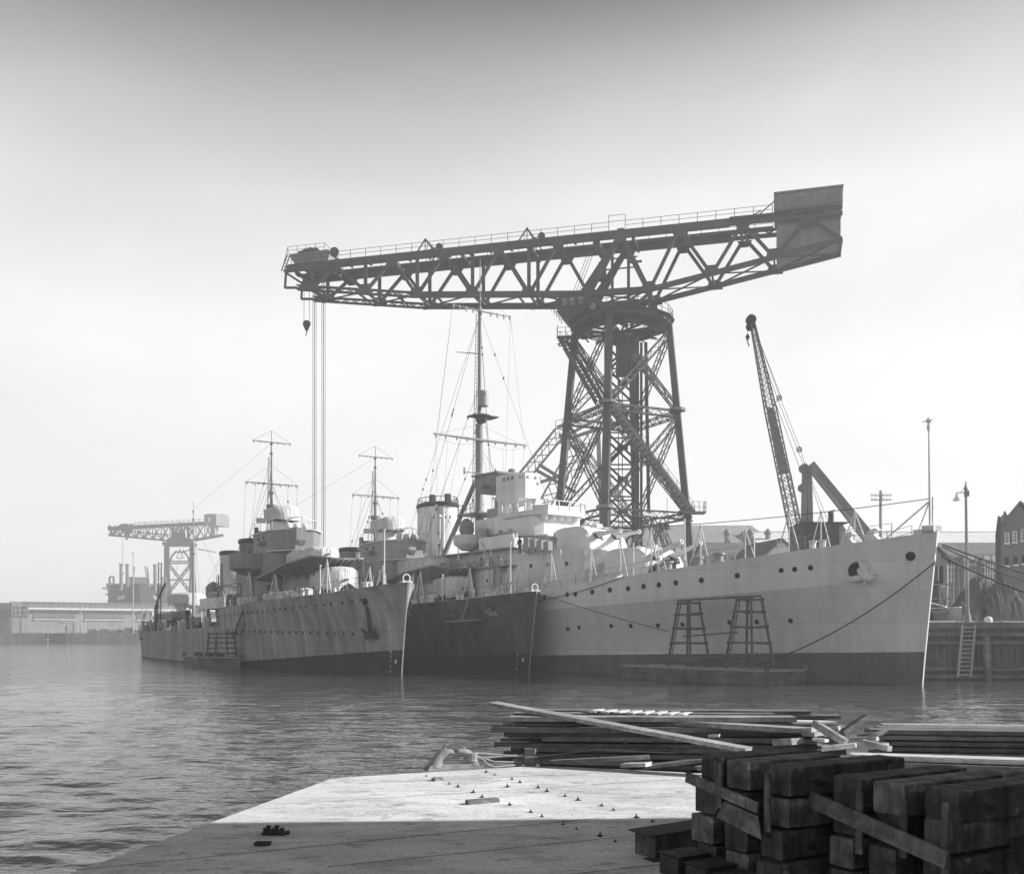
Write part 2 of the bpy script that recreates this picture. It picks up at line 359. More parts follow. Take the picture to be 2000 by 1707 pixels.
for i in range(16):
    px = 175+i*7.6+random.uniform(-2,2); p = at(px,1240,438); m_ = MB(); wx = random.uniform(.5,1.7); hh = random.uniform(.8,2.6)
    if i%3 == 0: m_.tube((p.x-wx,438,QZ+hh*.4),(p.x+wx,438,QZ+hh*.4),hh*.4,n=10)
    elif i%3 == 1:
        m_.bx(p.x-wx,p.x+wx,437,439,QZ,QZ+hh*.8); m_.bx(p.x-wx-.15,p.x+wx+.15,436.9,439.1,QZ+hh*.8,QZ+hh)
    else: m_.prism([(p.x-wx,437,QZ),(p.x+wx,437,QZ),(p.x+wx*.5,437,QZ+hh*.7),(p.x-.3*wx,437,QZ+hh)],(0,2,0))
    tag(obj(("drum","crate","scrap_heap")[i%3], m_, M[('dark','mid','dgrey')[(i+1)%3]], smooth=False),
        ("dark drum lying on the far quay in front of the shed","grey crate on the far quay in front of the shed","heap of scrap on the far quay in front of the shed")[i%3],
        ("drum","crate","scrap")[i%3], ("drums on the far quay","crates on the far quay","scrap heaps on the far quay")[i%3])

# ------------------------------------------------------------------ sheds behind the cruiser on the quay
M['roof_lit'] = mat("corrugated_roof", .3, .6, .12, .15, plates=(2.6, 60, .6, 0, .12))
M['roof_dark'] = mat("slate_roof", .16, .7, .2, .3, plates=(1.2, .8, .7))
M['brick'] = mat("sooty_brick", .17, .85, .22, .3, plates=(.5, .16, .75, 2, .02))
M['slatwall'] = mat("pale_slatted_wall", .85, .7, .1, .3, plates=(1.5, 60, .4, 2, .3))
def shed(label, pxl, pxr, yt, ye, d, back, wallm, roofm, base=QZ, over=0, wb=None):
    A = at(pxl, ye, d); B = at(pxr, ye, d); zt = at(pxl, yt, d+back).z
    t = thing("shed", label, "shed", ((A.x+B.x)/2, d, base))
    w_ = MB(); w_.bx(A.x,B.x,d,d+back*2,base,A.z); obj("wall", w_, wallm, t, smooth=False)
    r_ = MB(); r_.prism([(A.x-over,d-over,A.z),(A.x-over,d+back,zt),(A.x-over,d+2*back+over,A.z),(A.x-over,d+back,zt-.35)],(B.x-A.x+2*over,0,0)); ro = obj("roof", r_, roofm, t, smooth=False)
    g_ = MB(); g_.prism([(A.x,d,A.z-.1),(A.x,d+back,zt-.4),(A.x,d+2*back,A.z-.1)],(B.x-A.x,0,0)); obj("gable", g_, wallm, t, smooth=False)
    return t, ro, A, B, zt
t, ro, A, B, zt = shed("long corrugated roofed shed behind the crane and the gun turrets", 1225, 1512, 1026, 1066, 205, 22, M['slatwall'], M['roof_lit'], over=.6)
for px in (1420,1466,1500):
    m_ = MB(); c = at(px,1058,207); m_.tube(c-V((0,0,1)),c+V((0,0,1.6)),.55); m_.lathe(c+V((0,0,1.6)),[(.9,0),(.7,.5),(.1,1.1)],10); obj("roof_ventilator", m_, M['dgrey'], ro)
t, ro, A, B, zt = shed("tall glazed erecting shop with arched windows beside the bow", 1500, 2110, 1038, 1084, 195, 20, M['slatwall'], M['roof_dark'], over=.5)
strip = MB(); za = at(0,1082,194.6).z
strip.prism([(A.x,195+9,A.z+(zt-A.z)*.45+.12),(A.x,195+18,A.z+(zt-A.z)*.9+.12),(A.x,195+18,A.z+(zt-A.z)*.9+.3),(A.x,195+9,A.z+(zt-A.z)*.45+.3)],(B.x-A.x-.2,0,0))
obj("sunlit_roof_strip", strip, M['pale'], ro, smooth=False)  # pale strip paints the sunlight on the upper roof slope
for px in (1862,1893,1933):
    c = at(px,1240,194.9); wv = MB(); zt_ = at(0,1110,195).z; zb = QZ+3; wh = 1.35
    arch = [(c.x-wh,194.75,zb),(c.x+wh,194.75,zb)]+[(c.x+wh*math.cos(a),194.75,zt_+wh*1.2*math.sin(a)) for a in [math.pi*k/10 for k in range(11)]]
    wv.prism(arch,(0,.2,0)); wn = obj("window", wv, M['dark'], t, smooth=False)
    bars = MB()
    for k in range(-2,3): bars.bar((c.x+k*.5,194.7,zb),(c.x+k*.5,194.7,zt_+1),.14)
    for k in range(8): bars.bar((c.x-wh,194.7,zb+k*1.3),(c.x+wh,194.7,zb+k*1.3),.12)
    obj("glazing_bar", bars, M['white'], wn, smooth=False)
m_ = MB()
for px in (1828,1868,1878,1914): c = at(px,1240,194.5); m_.bx(c.x-.3,c.x+.3,194.2,194.9,QZ,at(0,1088,195).z)
for px0,px1,y in ((1822,1868,1098),(1868,1912,1112)):
    a = at(px0,y,194.3); c = at(px1,y,194.3); m_.bx(a.x,c.x,193.6,194.8,a.z,a.z+.6)
obj("column", m_, M['dark'], t, smooth=False)
t, ro, A, B, zt = shed("low dark roofed store shed behind the cruiser forecastle", 1385, 1497, 1060, 1086, 150, 7, M['mid'], M['roof_dark'], over=.3)
def gable_hut(label, pxl, pxr, ypk, ye, d, length, wallm, roofm, rake=0):
    A = at(pxl,ye,d); B = at(pxr,ye,d); pk = at((pxl+pxr)/2,ypk,d); t = thing("hut", label, "hut", ((A.x+B.x)/2,d,QZ))
    m_ = MB(); m_.prism([(A.x,d,QZ),(B.x,d,QZ),(B.x,d,B.z),(pk.x,d,pk.z),(A.x,d,A.z)],(rake,length,0)); obj("wall", m_, wallm, t, smooth=False)
    m_ = MB()
    for a, c in (((A.x-.3,A.z-.15),(pk.x,pk.z+.08)),((pk.x,pk.z+.08),(B.x+.3,B.z-.15))):
        m_.prism([(a[0],d-.4,a[1]),(c[0],d-.4,c[1]),(c[0],d-.4,c[1]+.25),(a[0],d-.4,a[1]+.25)],(rake,length+.6,0))
    obj("roof", m_, roofm, t, smooth=False); return t, A, B, pk
gable_hut("small hut with a sunlit white gable by the floating crane cab", 1497, 1556, 1056, 1082, 125, 9, M['white'], M['roof_dark'], -2)
t, A, B, pk = gable_hut("brick hut with a pitched roof beside the cruiser stem", 1800, 1850, 1068, 1092, 112, 8, M['dgrey'], M['roof_dark'], 3.6)
for px in (1832,):
    m_ = MB(); c = at(px,1122,111.9); m_.bx(c.x-.55,c.x+.55,111.85,112,c.z-1.2,c.z+.9); wn = obj("window", m_, M['black'], t, smooth=False)
    m_ = MB(); m_.bar((c.x,111.8,c.z-1.2),(c.x,111.8,c.z+.9),.08); m_.bx(c.x-.7,c.x+.7,111.7,112,c.z-1.35,c.z-1.2); obj("frame", m_, M['pale'], wn, smooth=False)
# big gabled brick mill at the right edge
t = thing("brick_warehouse", "tall sooty brick warehouse with a steep gable behind the lamp post", "warehouse", (64,122,QZ))
D = 118
w_ = MB(); P = lambda px, py, d=D: at(px, py, d)
g = [P(1955,1210),P(2062,1210),P(2062,1022),P(2030,1022),P(1989,984),P(1955,1024)]
w_.prism([(p.x,D,max(p.z,QZ)) for p in g],(19,26,0)); obj("wall", w_, M['brick'], t, smooth=False)
w_ = MB(); g = [P(1944,1210,124),P(1957,1210,124),P(1957,1012,124),P(1949,1006,124),P(1944,1045,124)]
w_.prism([(p.x,124,max(p.z,QZ)) for p in g],(11,18,0)); obj("wing", w_, M['brick'], t, smooth=False)
r_ = MB()
for a, c in ((P(1953,1026),P(1989,983)),(P(1989,983),P(2032,1023))):
    r_.prism([(a.x,D-.4,a.z),(c.x,D-.4,c.z),(c.x,D-.4,c.z+.3),(a.x,D-.4,a.z+.3)],(19,26.8,0))
ro = obj("roof", r_, M['roof_dark'], t, smooth=False)
m_ = MB(); c = P(1969,1008); m_.bx(c.x-.3,c.x+.3,D+.5,D+1.1,c.z-1,c.z+.2); m_.lathe((c.x,D+.8,c.z+.2),[(.25,0),(.15,.3),(.05,.5)],8); obj("chimney", m_, M['dgrey'], ro)
for px,y0,y1 in ((1966,1041,1060),(1981,1038,1058),(1997,1034,1055),(1966,1088,1104),(1983,1086,1102),(1999,1084,1100),(1977,1152,1180)):
    a = P(px-3.6,y1); c = P(px+3.6,y0); m_ = MB(); m_.bx(a.x,c.x,D-.06,D+.1,a.z,c.z); wn = obj("window", m_, M['black'], t, smooth=False)
    m_ = MB(); m_.bx(a.x-.1,c.x+.1,D-.2,D+.05,a.z-.2,a.z); obj("sill", m_, M['pale'], wn, smooth=False)
    if y0 < 1080:
        m_ = MB(); m_.bar(((a.x+c.x)/2,D-.1,a.z),((a.x+c.x)/2,D-.1,c.z),.06); m_.bar((a.x,D-.1,a.z),(a.x,D-.1,c.z),.09); m_.bar((c.x,D-.1,a.z),(c.x,D-.1,c.z),.09); m_.bar((a.x,D-.1,c.z),(c.x,D-.1,c.z),.09)
        for k in (1,2): m_.bar((a.x,D-.1,a.z+(c.z-a.z)*k/3),(c.x,D-.1,a.z+(c.z-a.z)*k/3),.06)
        obj("frame", m_, M['pale'], wn, smooth=False)
m_ = MB(); a = P(1978,1090,117.6); m_.tube((a.x+4,117.5,a.z-1),(a.x+4,117.5,a.z+1.3),.35,.15); obj("wall_lamp", m_, M['dgrey'], t)
# dark lean-to and heaps between
def heap(name, label, cat, px0, px1, ytop, d, m, n=60, seed=1, tops=None):
    a = at(px0,ytop,d); c = at(px1,ytop,d); h_ = a.z-QZ; wd_ = (c.x-a.x)/2; cx = (a.x+c.x)/2; mb = MB(); vs = []; K = 24
    for j in range(K+1):
        for i in range(n+1):
            u = i/n*2-1; v_ = j/K*2-1; f = max(0,1-max(abs(u),abs(v_))**1.6)
            k = mnoise.noise(V((u*2.5+seed,v_*2,seed)))*.4+mnoise.noise(V((u*16+seed,v_*11,seed)))*.13
            if tops: f *= 1+(tops*u)
            vs.append((cx+u*wd_, d+v_*wd_*.5+wd_*.5, QZ-.05+max(0,h_*f*(1+k))))
    mb.add(vs, [(j*(n+1)+i,j*(n+1)+i+1,(j+1)*(n+1)+i+1,(j+1)*(n+1)+i) for j in range(K) for i in range(n)])
    return tag(obj(name, mb, m, smooth=False), label, cat)
M['coal'] = mat("coal_and_scrap", .06, .8, .5, .9, bump=.05, bscale=3)
heap("scrap_heap","dark heap of scrap beside the brick hut on the quay","scrap heap",1790,1865,1124,104,M['coal'],seed=3)
heap("coal_heap","broad dark heap of coal before the brick warehouse","coal heap",1845,2040,1130,113,M['coal'],seed=8,tops=.35)
# pipes, boards, lamp on the quay
def qpt(px, d=82): return at(px,1240,d).x
m_ = MB(); x = qpt(1838); m_.lathe((x,82,QZ),[(.55,0),(.55,.1)],4)
m_ = MB(); m_.lathe((0,0,0),[(.62,-1.6),(.62,1.6),(.52,1.6),(.52,-1.6)],20,cap=False)
m_.v = [(34.5+a*.2-c*.98*.45, 81.6+c*.9+a*.3, QZ+.62+b) for a,b,c in m_.v]; tag(obj("steel_pipe", m_, M['mid']),"short open steel pipe lying on the quay beyond the cruiser stem","pipe")
t = thing("steel_boiler","dark capped drum lying beside the open pipe on the quay","drum",(32.2,82.4,QZ))
m_ = MB(); m_.tube((31.2,82.2,QZ+.6),(33.4,81.4,QZ+.6),.6,n=18); obj("shell", m_, M['dark'], t); m_ = MB(); m_.tube((33.35,81.42,QZ+.6),(33.46,81.38,QZ+.6),.5,n=18); obj("end_plate", m_, M['black'], t)
m_ = MB(); m_.bar((33.2,82.6,QZ+1.2),(35.6,81.2,QZ+1.3),.7,.08); m_.bar((33.0,82.7,QZ+1.9),(34.6,81.6,QZ+1.35),.7,.08)
tag(obj("steel_plate", m_, M['pale'], smooth=False),"bent pale steel sheet leaning over the pipes on the quay","sheet")
m_ = MB()
for i in range(5): m_.bar((31.2+i*.9,81,QZ+.9),(31.2+i*.9,81.1,QZ+3.1),.12)
for z in (.95,2,3.1): m_.bar((31.2,81,QZ+z),(34.8,81.05,QZ+z),.12)
for sx in (31.2,34.8): m_.bar((sx,81,QZ),(sx,81,QZ+1),.12)
tag(obj("timber_rack", m_, M['dgrey'], smooth=False),"grey slatted timber rack on the quay behind the pipes","rack")
for i in range(9):
    x = 31.5+i*1.6+random.uniform(-.5,.5); m_ = MB(); yy = 79.3+random.uniform(0,1.4); m_.bar((x-1.3,yy,QZ+.12),(x+1.5,yy+random.uniform(-.5,.5),QZ+.14),.35,.16)
    tag(obj("quay_plank", m_, M['pale'] if i%2 else M['mid'], smooth=False),("pale" if i%2 else "grey")+" loose plank lying along the quay edge by the lamp post","plank","loose planks on the quay")
m_ = MB(); m_.ball((37.2,80,QZ+.3),.3,14,1.1,1,.9); m_.lathe((37.2,80,QZ),[(.26,0),(.3,.2)],14)
tag(obj("mooring_buoy", m_, M['white']),"white rounded buoy on the quay between the lamp post and the warehouse","buoy")
t = thing("street_lamp","tall slender lamp post with a hanging shade on the quay","lamp post",(35.4,80,QZ))
px = lambda p: (p-1000)*.04
m_ = MB(); zt_ = at(0,942,80).z; m_.tube((px(1889.5),80,QZ),(px(1886.5),80,zt_-.6),.16,.09,10); m_.lathe((px(1886.5),80,zt_-.6),[(.13,0),(.16,.1),(.1,.25),(.02,.75)],8); m_.lathe((px(1889.5),80,QZ),[(.3,0),(.25,.5),(.17,.8)],10); obj("post", m_, M['dgrey'], t)
za = at(0,962,80).z; m_ = MB(); m_.bar((px(1886),80,za),(px(1869),80,za),.06); m_.bar((px(1886),80,za+.55),(px(1876),80,za),.03); m_.bx(px(1885),px(1891),79.8,80.2,za-.3,za+.15); obj("bracket", m_, M['dgrey'], t, smooth=False)
m_ = MB(); m_.lathe((px(1868),80,za-.62),[(.3,0),(.28,.06),(.1,.28),(.07,.6)],12); ls = obj("lamp_shade", m_, M['pale'], t); m_ = MB(); m_.ball((px(1868),80,za-.6),.1); obj("bulb", m_, M['white'], ls)
t = thing("telegraph_pole","telegraph pole with two crossarms behind the cruiser's forecastle","telegraph pole",(at(1720,1240,140).x,140,QZ))
x = at(1720,1240,140).x; zt_ = at(0,958,140).z; m_ = MB(); m_.tube((x,140,QZ),(x,140,zt_),.26,.2); obj("pole", m_, M['mid'], t)
for k in (.7,1.3):
    m_ = MB(); m_.bar((x-1.4,139.8,zt_-k),(x+1.4,139.8,zt_-k),.12); ca = obj("crossarm", m_, M['mid'], t, smooth=False)
    m_ = MB()
    for i in range(6): m_.tube((x-1.25+i*.5,139.8,zt_-k),(x-1.25+i*.5,139.8,zt_-k+.32),.07)
    obj("insulator", m_, M['pale'], ca)
# ------------------------------------------------------------------ giant hammerhead crane
CX, CY = 14.9, 139.6
def hammer():
    J = V((-.965,.263,0)); NN = V((-.263,-.965,0)); C0 = V((CX,CY,0)); m = M['crane']
    def P(t, o, z): return C0+J*t+NN*o+V((0,0,z))
    def T(px, o=2.6):                    # arm position whose pixel column is px
        k = (px-1000)/2000; X = CX+NN.x*o; Y = CY+NN.y*o
        return (X-k*Y)/(k*J.y-J.x)
    root = thing("giant_crane", "giant hammerhead cantilever crane on a braced tower behind the cruiser", "crane", (CX,CY,QZ))
    ZT = 56.9
    def zb(t):
        pts = [(-28.6,53.5),(-20,52.0),(-12.5,50.7),(-4.2,49.3),(5,49.5),(29,51.5),(46,54.0),(51,54.6)]
        for (a,za),(b,zc) in zip(pts,pts[1:]):
            if t <= b: return za+(zc-za)*(t-a)/(b-a)
        return pts[-1][1]
    tops = [1579,1451,1326.5,1213,1091,975,868,766,656]; bots = [1644,1512,1390,1268,1150,1033,923,815,714,610]
    ends = (-28.6, 49.2)
    for o in (2.6,-2.6):
        s_ = o/2.6
        tr = MB(); tr.bar(P(48.9,o,ZT+.1),P(-14.6,o,ZT+.1),.5,.95); tr.bar(P(-14.6,o,ZT),P(ends[0],o,ZT-.1),.35,.5); tr.bar(P(-14.6,o,ZT+.75),P(ends[0],o,ZT+.65),.3,.25)
        for i in range(10): a = -14.6-14*i/10; tr.bar(P(a,o,ZT-.1),P(a-1.4,o,ZT+.65) if i%2 else P(a-1.4,o,ZT-.1),.2); tr.bar(P(a,o,ZT+.65),P(a-1.4,o,ZT-.1),.16)
        ch = obj("top_chord", tr, m, root, smooth=False)
        bc = MB(); ts = [T(p) for p in bots]
        segs = [ends[0]]+sorted([-20,-12.5,-4.2,5,16,29])
        for a, b in zip(segs, segs[1:]): bc.bar(P(a,o,zb(a)),P(b,o,zb(b)),.5,.8 if b > 0 else .62)
        bc.flat(P(29,o+.25*s_,zb(29)),P(47.2,o+.25*s_,zb(47.2)),.6,12,.18,side=(0,0,1)); bc.flat(P(29,o-.25*s_,zb(29)),P(47.2,o-.25*s_,zb(47.2)),.6,12,.18,side=(0,0,1))
        bc.bar(P(47.2,o,zb(47)),P(49.2,o,ZT-2.6),.3); bc.bar(P(49.2,o,ZT-2.6),P(49.0,o,ZT),.3); bc.bar(P(49.1,o,ZT-.4),P(45.2,o,zb(45)),.3); bc.bar(P(49.2,o,ZT-2.6),P(45.2,o,zb(45)),.2)
        obj("bottom_chord", bc, m, root, smooth=False)
        wb = MB()
        tt = [T(p) for p in tops]; tb = [T(p) for p in bots]
        for i, t in enumerate(tt):
            for b in (tb[i], tb[i+1]):
                wb.bar(P(t+(b-t)*.06,o,ZT-.4),P(b-(b-t)*.05,o,zb(b)+.2),.36,.6 if i in (3,) else .42)
        for i in range(len(tb)):
            if i >= 5: wb.bar(P(tb[i],o,zb(tb[i])),P(tb[i],o,ZT-.5),.3,.5)
        obj("web", wb, m, root, smooth=False)
        gp = MB()
        for i, b in enumerate(tb[1:]):
            c = [P(b-1.1,o+.3*s_,zb(b)-.35),P(b+1.1,o+.3*s_,zb(b)-.35),P(b+.75,o+.3*s_,zb(b)+1.0),P(b-.75,o+.3*s_,zb(b)+1.0)]; gp.prism(c,NN*.06*s_); gp.cut()
        for t in tt:
            c = [P(t-1,o+.3*s_,ZT-.3),P(t+1,o+.3*s_,ZT-.3),P(t+.5,o+.3*s_,ZT-1.2),P(t-.5,o+.3*s_,ZT-1.2)]; gp.prism(c,NN*.06*s_); gp.cut()
        gp.prism([P(tt[3]-1.1,o+.3*s_,ZT-.6),P(tt[3]+1.1,o+.3*s_,ZT-.6),P(tt[3]+.4,o+.3*s_,ZT+.8),P(tt[3]-.4,o+.3*s_,ZT+.8)],NN*.1*s_)
        split("gusset_plate", gp, m, root, smooth=False)
    cb = MB()
    for t in list([T(p) for p in bots])+[9,14,20,26,32,38,44]:
        cb.bar(P(t,2.6,zb(t)),P(t,-2.6,zb(t)),.25)
    tb = [T(p) for p in bots]
    for a, b in zip(tb, tb[1:]):
        cb.bar(P(a,2.6,zb(a)),P(b,-2.6,zb(b)),.18); 
        if b < 20: cb.bar(P(a,-2.6,zb(a)),P(b,2.6,zb(b)),.16)
    for t in (3,-2,-9,-16,12,22,32,42,47.5): cb.bar(P(t,2.6,ZT-.4),P(t,-2.6,ZT-.4),.3,.5)
    for t in range(6,48,3): cb.bar(P(t,2.0,ZT-.2),P(t,1.4,ZT-.2),.3,.1)
    obj("cross_bracing", cb, m, root, smooth=False)
    dk = MB(); dk.bx(0,0,0,0,0,0) if 0 else None
    for o in (2.2,-2.2): dk.bar(P(48.6,o,ZT+.62),P(-20,o,ZT+.62),1.3,.1)
    dk.bar(P(48.6,0,ZT-.05),P(-20,0,ZT-.05),1.0,.1)
    obj("walkway", dk, m, root, smooth=False)
    hr = MB()
    for o in (3.0,-3.0): hr.rail([P(48,o,ZT+.6),P(1.2,o,ZT+.6)],1.15,2.4,.035); hr.rail([P(-1,o,ZT+.6),P(-20,o,ZT+.6)],1.15,2.4,.035); hr.rail([P(1.2,o,ZT+1),P(-1,o,ZT+1)],1.6,2.2,.035)
    hr.rail([P(48.4,3.2,ZT+2),P(42.6,3.2,ZT+2)],1.1,1.4,.03); hr.bar(P(49.3,3.2,ZT),P(48.4,3.2,ZT+3.1),.06); hr.bar(P(42.6,3.2,ZT+3.1),P(40.4,3.2,ZT+.7),.06)
    obj("handrail", hr, m, root, smooth=False)
    for t in (27.4,12.6):
        k = MB()
        for o in (2.6,-2.6): k.bar(P(t-1.2,o,ZT+.6),P(t,o,ZT+2.3),.16); k.bar(P(t+1.2,o,ZT+.6),P(t,o,ZT+2.3),.16); k.bar(P(t,o,ZT+.6),P(t,o,ZT+2.3),.12)
        k.bar(P(t,2.6,ZT+2.3),P(t,-2.6,ZT+2.3),.2); sv = MB(); sv.tube(P(t-2,2.5,ZT+1.1),P(t-2,2.2,ZT+1.1),.5,n=12)
        k.bar(P(t,2.6,ZT+.6),P(t-2,2.45,ZT+1.1),.1)
        sf = obj("sheave_frame", k, m, root); obj("sheave", sv, m, sf)
    # trolley at the outer end
    k = MB(); k.prism([P(42.4,2.7,ZT+.7),P(42.2,2.7,ZT+2.3),P(48.6,2.7,ZT+2.2),P(47.6,2.7,ZT+.7)],-NN*5.4); jn = obj("trolley", k, M['crane2'], root, smooth=False)
    k = MB()
    for t_, r_ in ((46.4,.7),(45.6,.85),(44.8,.75)): k.tube(P(t_,1.8,ZT+2.5),P(t_,-1.8,ZT+2.5),r_*.9,n=14)
    k.tube(P(47.6,1.2,ZT+2.7),P(46.9,1.2,ZT+2.7),.45); obj("winch_drum", k, m, jn)
    k = MB(); k.tube(P(41.4,2.6,ZT+1.9),P(41.4,2.3,ZT+1.9),.7,n=14); k.bar(P(42.4,2.5,ZT+2),P(40.6,2.5,ZT+.6),.2); ladder(k,P(49.6,2.6,ZT-.2),P(48.6,2.6,ZT+2.1),.7,5,.05,NN); obj("trolley_rail", k, m, jn, smooth=False)
    # falls and hook
    k = MB()
    for px_ in (612.5,616,630,633.5):
        t = T(px_,0)
        for o in (.25,-.25): k.tube(P(t,o,ZT-1),P(t,o,12.2),.034,n=4)
    fl = obj("hoist_ropes", k, M['wire'], root); k = MB(); t = T(623,0); k.bar(P(t-1.3,0,11.2),P(t+1.3,0,11.2),.7,2.0); k.lathe(P(t,0,8.6),[(.25,0),(.3,1.8)],10); obj("lower_block", k, m, fl)
    t = T(599,0); k = MB()
    zc = at(0,637,153).z
    for e in (-.42,.42): k.tube(P(t+e,0,ZT-2),P(t+e*1.05,0,zc),.035,n=4)
    aw = obj("auxiliary_rope", k, M['wire'], root)
    k = MB(); k.lathe(P(t,0,zc),[(.08,-1.15),(.3,-.75),(.58,-.1),(.6,.15),(.45,.42),(.15,.55)],14,1,.6); k.path([P(t,0,zc-1.1),P(t+.02,0,zc-1.5),P(t+.2,0,zc-1.75)],.07); obj("hook_block", k, M['dark'], aw)
    # machinery house and ballast box
    a, b = -20.2, -28.6
    k = MB(); k.prism([P(a,3.3,ZT+.9),P(b,3.3,ZT+.9),P(b,3.3,60.0),P(a,3.3,59.95)],-NN*6.6); mh = obj("machinery_house", k, M['crane2'], root, smooth=False)
    k = MB()
    for i in range(26): t_ = a+(b-a)*(i+.5)/26; k.bar(P(t_,3.33,ZT+1.2),P(t_,3.33,59.9),.08,.05)
    k.bar(P(a,3.45,ZT+1.15),P(b,3.45,ZT+1.2),.12,.2); k.bar(P(a,3.4,59.9),P(b,3.4,59.95),.25,.2); obj("sheeting_rib", k, M['crane2'], mh, smooth=False)
    for t_ in (-22.6,-25.7):
        k = MB(); k.bar(P(t_,3.34,59.4),P(t_-1.3,3.34,59.42),.08,.45); obj("window", k, M['dgrey'], mh, smooth=False)
    k = MB(); k.prism([P(a,3.35,59.95),P(b-.1,3.35,60.0),P(b-.1,-3.4,60.0),P(a,-3.4,59.95)],(0,0,.14)); obj("roof", k, m, mh, smooth=False)
    k = MB(); k.prism([P(a-.3,1.9,zb(-20)+.1),P(b+.2,1.9,zb(b)+.1),P(b+.2,1.9,ZT-.1),P(a-.3,1.9,ZT-.1)],-NN*3.8); obj("ballast_box", k, M['crane2'], root, smooth=False)
    k = MB()
    for i in range(3): k.bar(P(a-.5,2.55+.01*i,ZT+.3+i*.2),P(-18.2,2.4,ZT+.1+i*.05),.18)
    k.bar(P(-18,2.4,ZT+.6),P(-20.2,2.4,ZT+2.4),.12); k.bar(P(-17,2.4,ZT+.6),P(-18.6,2.4,ZT+1.4),.12); obj("rope_guide", k, m, root, smooth=False)
    # slewing support between arm and turntable
    k = MB(); ZP = 46.2
    for o in (2.6,-2.6):
        k.bar(P(5.2,o,49.4),P(7.0,o,ZP),.5,.9); k.bar(P(0,o,ZT-.5),P(7.2,o,ZP+.2),.3,.75); k.bar(P(-4.2,o,49.2),P(-4.4,o,ZP),.6,.6); k.bar(P(-4.6,o,49.2),P(-.8,o,ZP),.35); k.bar(P(5,o,49.5),P(-.5,o,ZP),.35,.55); k.bar(P(-4.2,o,49.6),P(2,o,ZP),.25)
    for t_ in (-1.2,1.0): k.bar(P(t_,1.4,ZP-.6),P(t_,1.4,56.4),.36)
    for z in (52.9,54.3,55.7): k.bar(P(-2.4,1.4,z),P(2.2,1.4,z),.16)
    k.bar(P(-3,1.4,53.6),P(-1,1.4,53.6),.16,.3); k.tube(P(2.4,1.2,51.5),P(2.4,1.2,54.0),.55,n=10); k.tube(P(2.4,1.2,54),P(2.4,1.2,56.5),.06); k.tube(P(3,2.4,56.3),P(3,-2.4,56.3),.5,n=12)
    for e in (0,.4,.8): k.tube(P(3+e,2,56.3),P(5.5+e,2,50),.04,n=4)
    obj("slewing_frame", k, m, root, smooth=False)
    k = MB(); k.prism([P(8.2,2.9,47.4),P(3.8,2.9,47.4),P(3.8,2.9,49.4),P(8.2,2.9,49.4)],-NN*5.8); k.prism([P(8.4,2.9,47.4),P(5,2.9,47.4),P(4.2,2.9,45.2),P(6.4,2.9,45.0)],-NN*5.6); cbn = obj("operator_cabin", k, m, root, smooth=False)
    k = MB()
    for e in (7.6,6.6,5.4): k.bar(P(e,2.93,48.5),P(e-.7,2.93,48.5),.06,1.1)
    obj("window", k, M['dgrey'], cbn, smooth=False); k = MB(); k.rail([P(9.0,3.1,47.4),P(9.0,-3,47.4)],1.1,1.6,.04); k.rail([P(9.0,3.1,47.4),P(3.8,3.1,47.4)],1.1,1.3,.04); obj("cabin_rail", k, m, cbn, smooth=False)
    # turntable ring on top of the tower
    k = MB(); k.lathe((CX,CY,0),[(6.6,45.3),(6.75,45.35),(6.75,46.0),(6.6,46.1),(4.9,46.1),(4.9,44.5),(4.7,44.5),(4.7,45.3),(6.6,45.3)],12,cap=False); tt_ = obj("turntable", k, m, root, smooth=False)
    k = MB()
    ring = [(CX+6.95*math.cos(2*math.pi*i/16+.2),CY+6.95*math.sin(2*math.pi*i/16+.2),46.0) for i in range(17)]; k.rail(ring,1.3,1.5,.035)
    for i in range(16): k.bar(ring[i],ring[i+1],.5,.12)
    for i in range(20):
        a_ = 2*math.pi*i/20; k.bar((CX+6.85*math.cos(a_),CY+6.85*math.sin(a_),44.9),(CX+6.85*math.cos(a_+.3),CY+6.85*math.sin(a_+.3),46),.14)
    obj("turntable_rail", k, m, tt_, smooth=False)
    k = MB()
    for i in range(6):
        a_ = math.pi*i/6; k.bar((CX+6*math.cos(a_),CY+6*math.sin(a_),44.7),(CX-6*math.cos(a_),CY-6*math.sin(a_),44.7),.2,.3)
    obj("roller_frame", k, m, tt_, smooth=False)
    # tower
    ph = R(19.5); dirs = [V((-math.sin(ph),-math.cos(ph),0)),V((math.cos(ph),-math.sin(ph),0)),V((math.sin(ph),math.cos(ph),0)),V((-math.cos(ph),math.sin(ph),0))]
    def L(k, z): return V((CX,CY,z))+dirs[k%4]*(6.6+(44.6-z)*.094)
    Z0, Z1, Z2, Z3 = QZ, 19.3, 33.0, 44.0
    for k_ in range(4):
        k = MB(); k.bar(L(k_,Z0),L(k_,45.2),1.05,.9,up=dirs[k_],w2=.85,h2=.8)
        lg = obj("leg", k, m, root, smooth=False)
        k = MB(); k.bar(L(k_,Z0)-V((0,0,0)),L(k_,Z0+1.2),2.2,2.2); obj("foot", k, M['stone'], lg, smooth=False)
    for z in (Z1,Z2):
        for k_ in range(4):
            k = MB(); k.lat(L(k_,z),L(k_+1,z),.7,.85,12,.13,.07); obj("ring_girder", k, m, root, smooth=False)
    for za, zc, n in ((Z0+1,Z1-.4,11),(Z1+.6,Z2-.6,14),(Z2+.6,Z3,12)):
        for k_ in range(4):
            for p, q in ((L(k_,za),L(k_+1,zc)),(L(k_+1,za),L(k_,zc))):
                if za < Z1: q = (L(k_,zc)+L(k_+1,zc))/2
                k = MB(); k.lat(p,q,.5,.75,n,.115,.055); obj("diagonal", k, m, root, smooth=False)
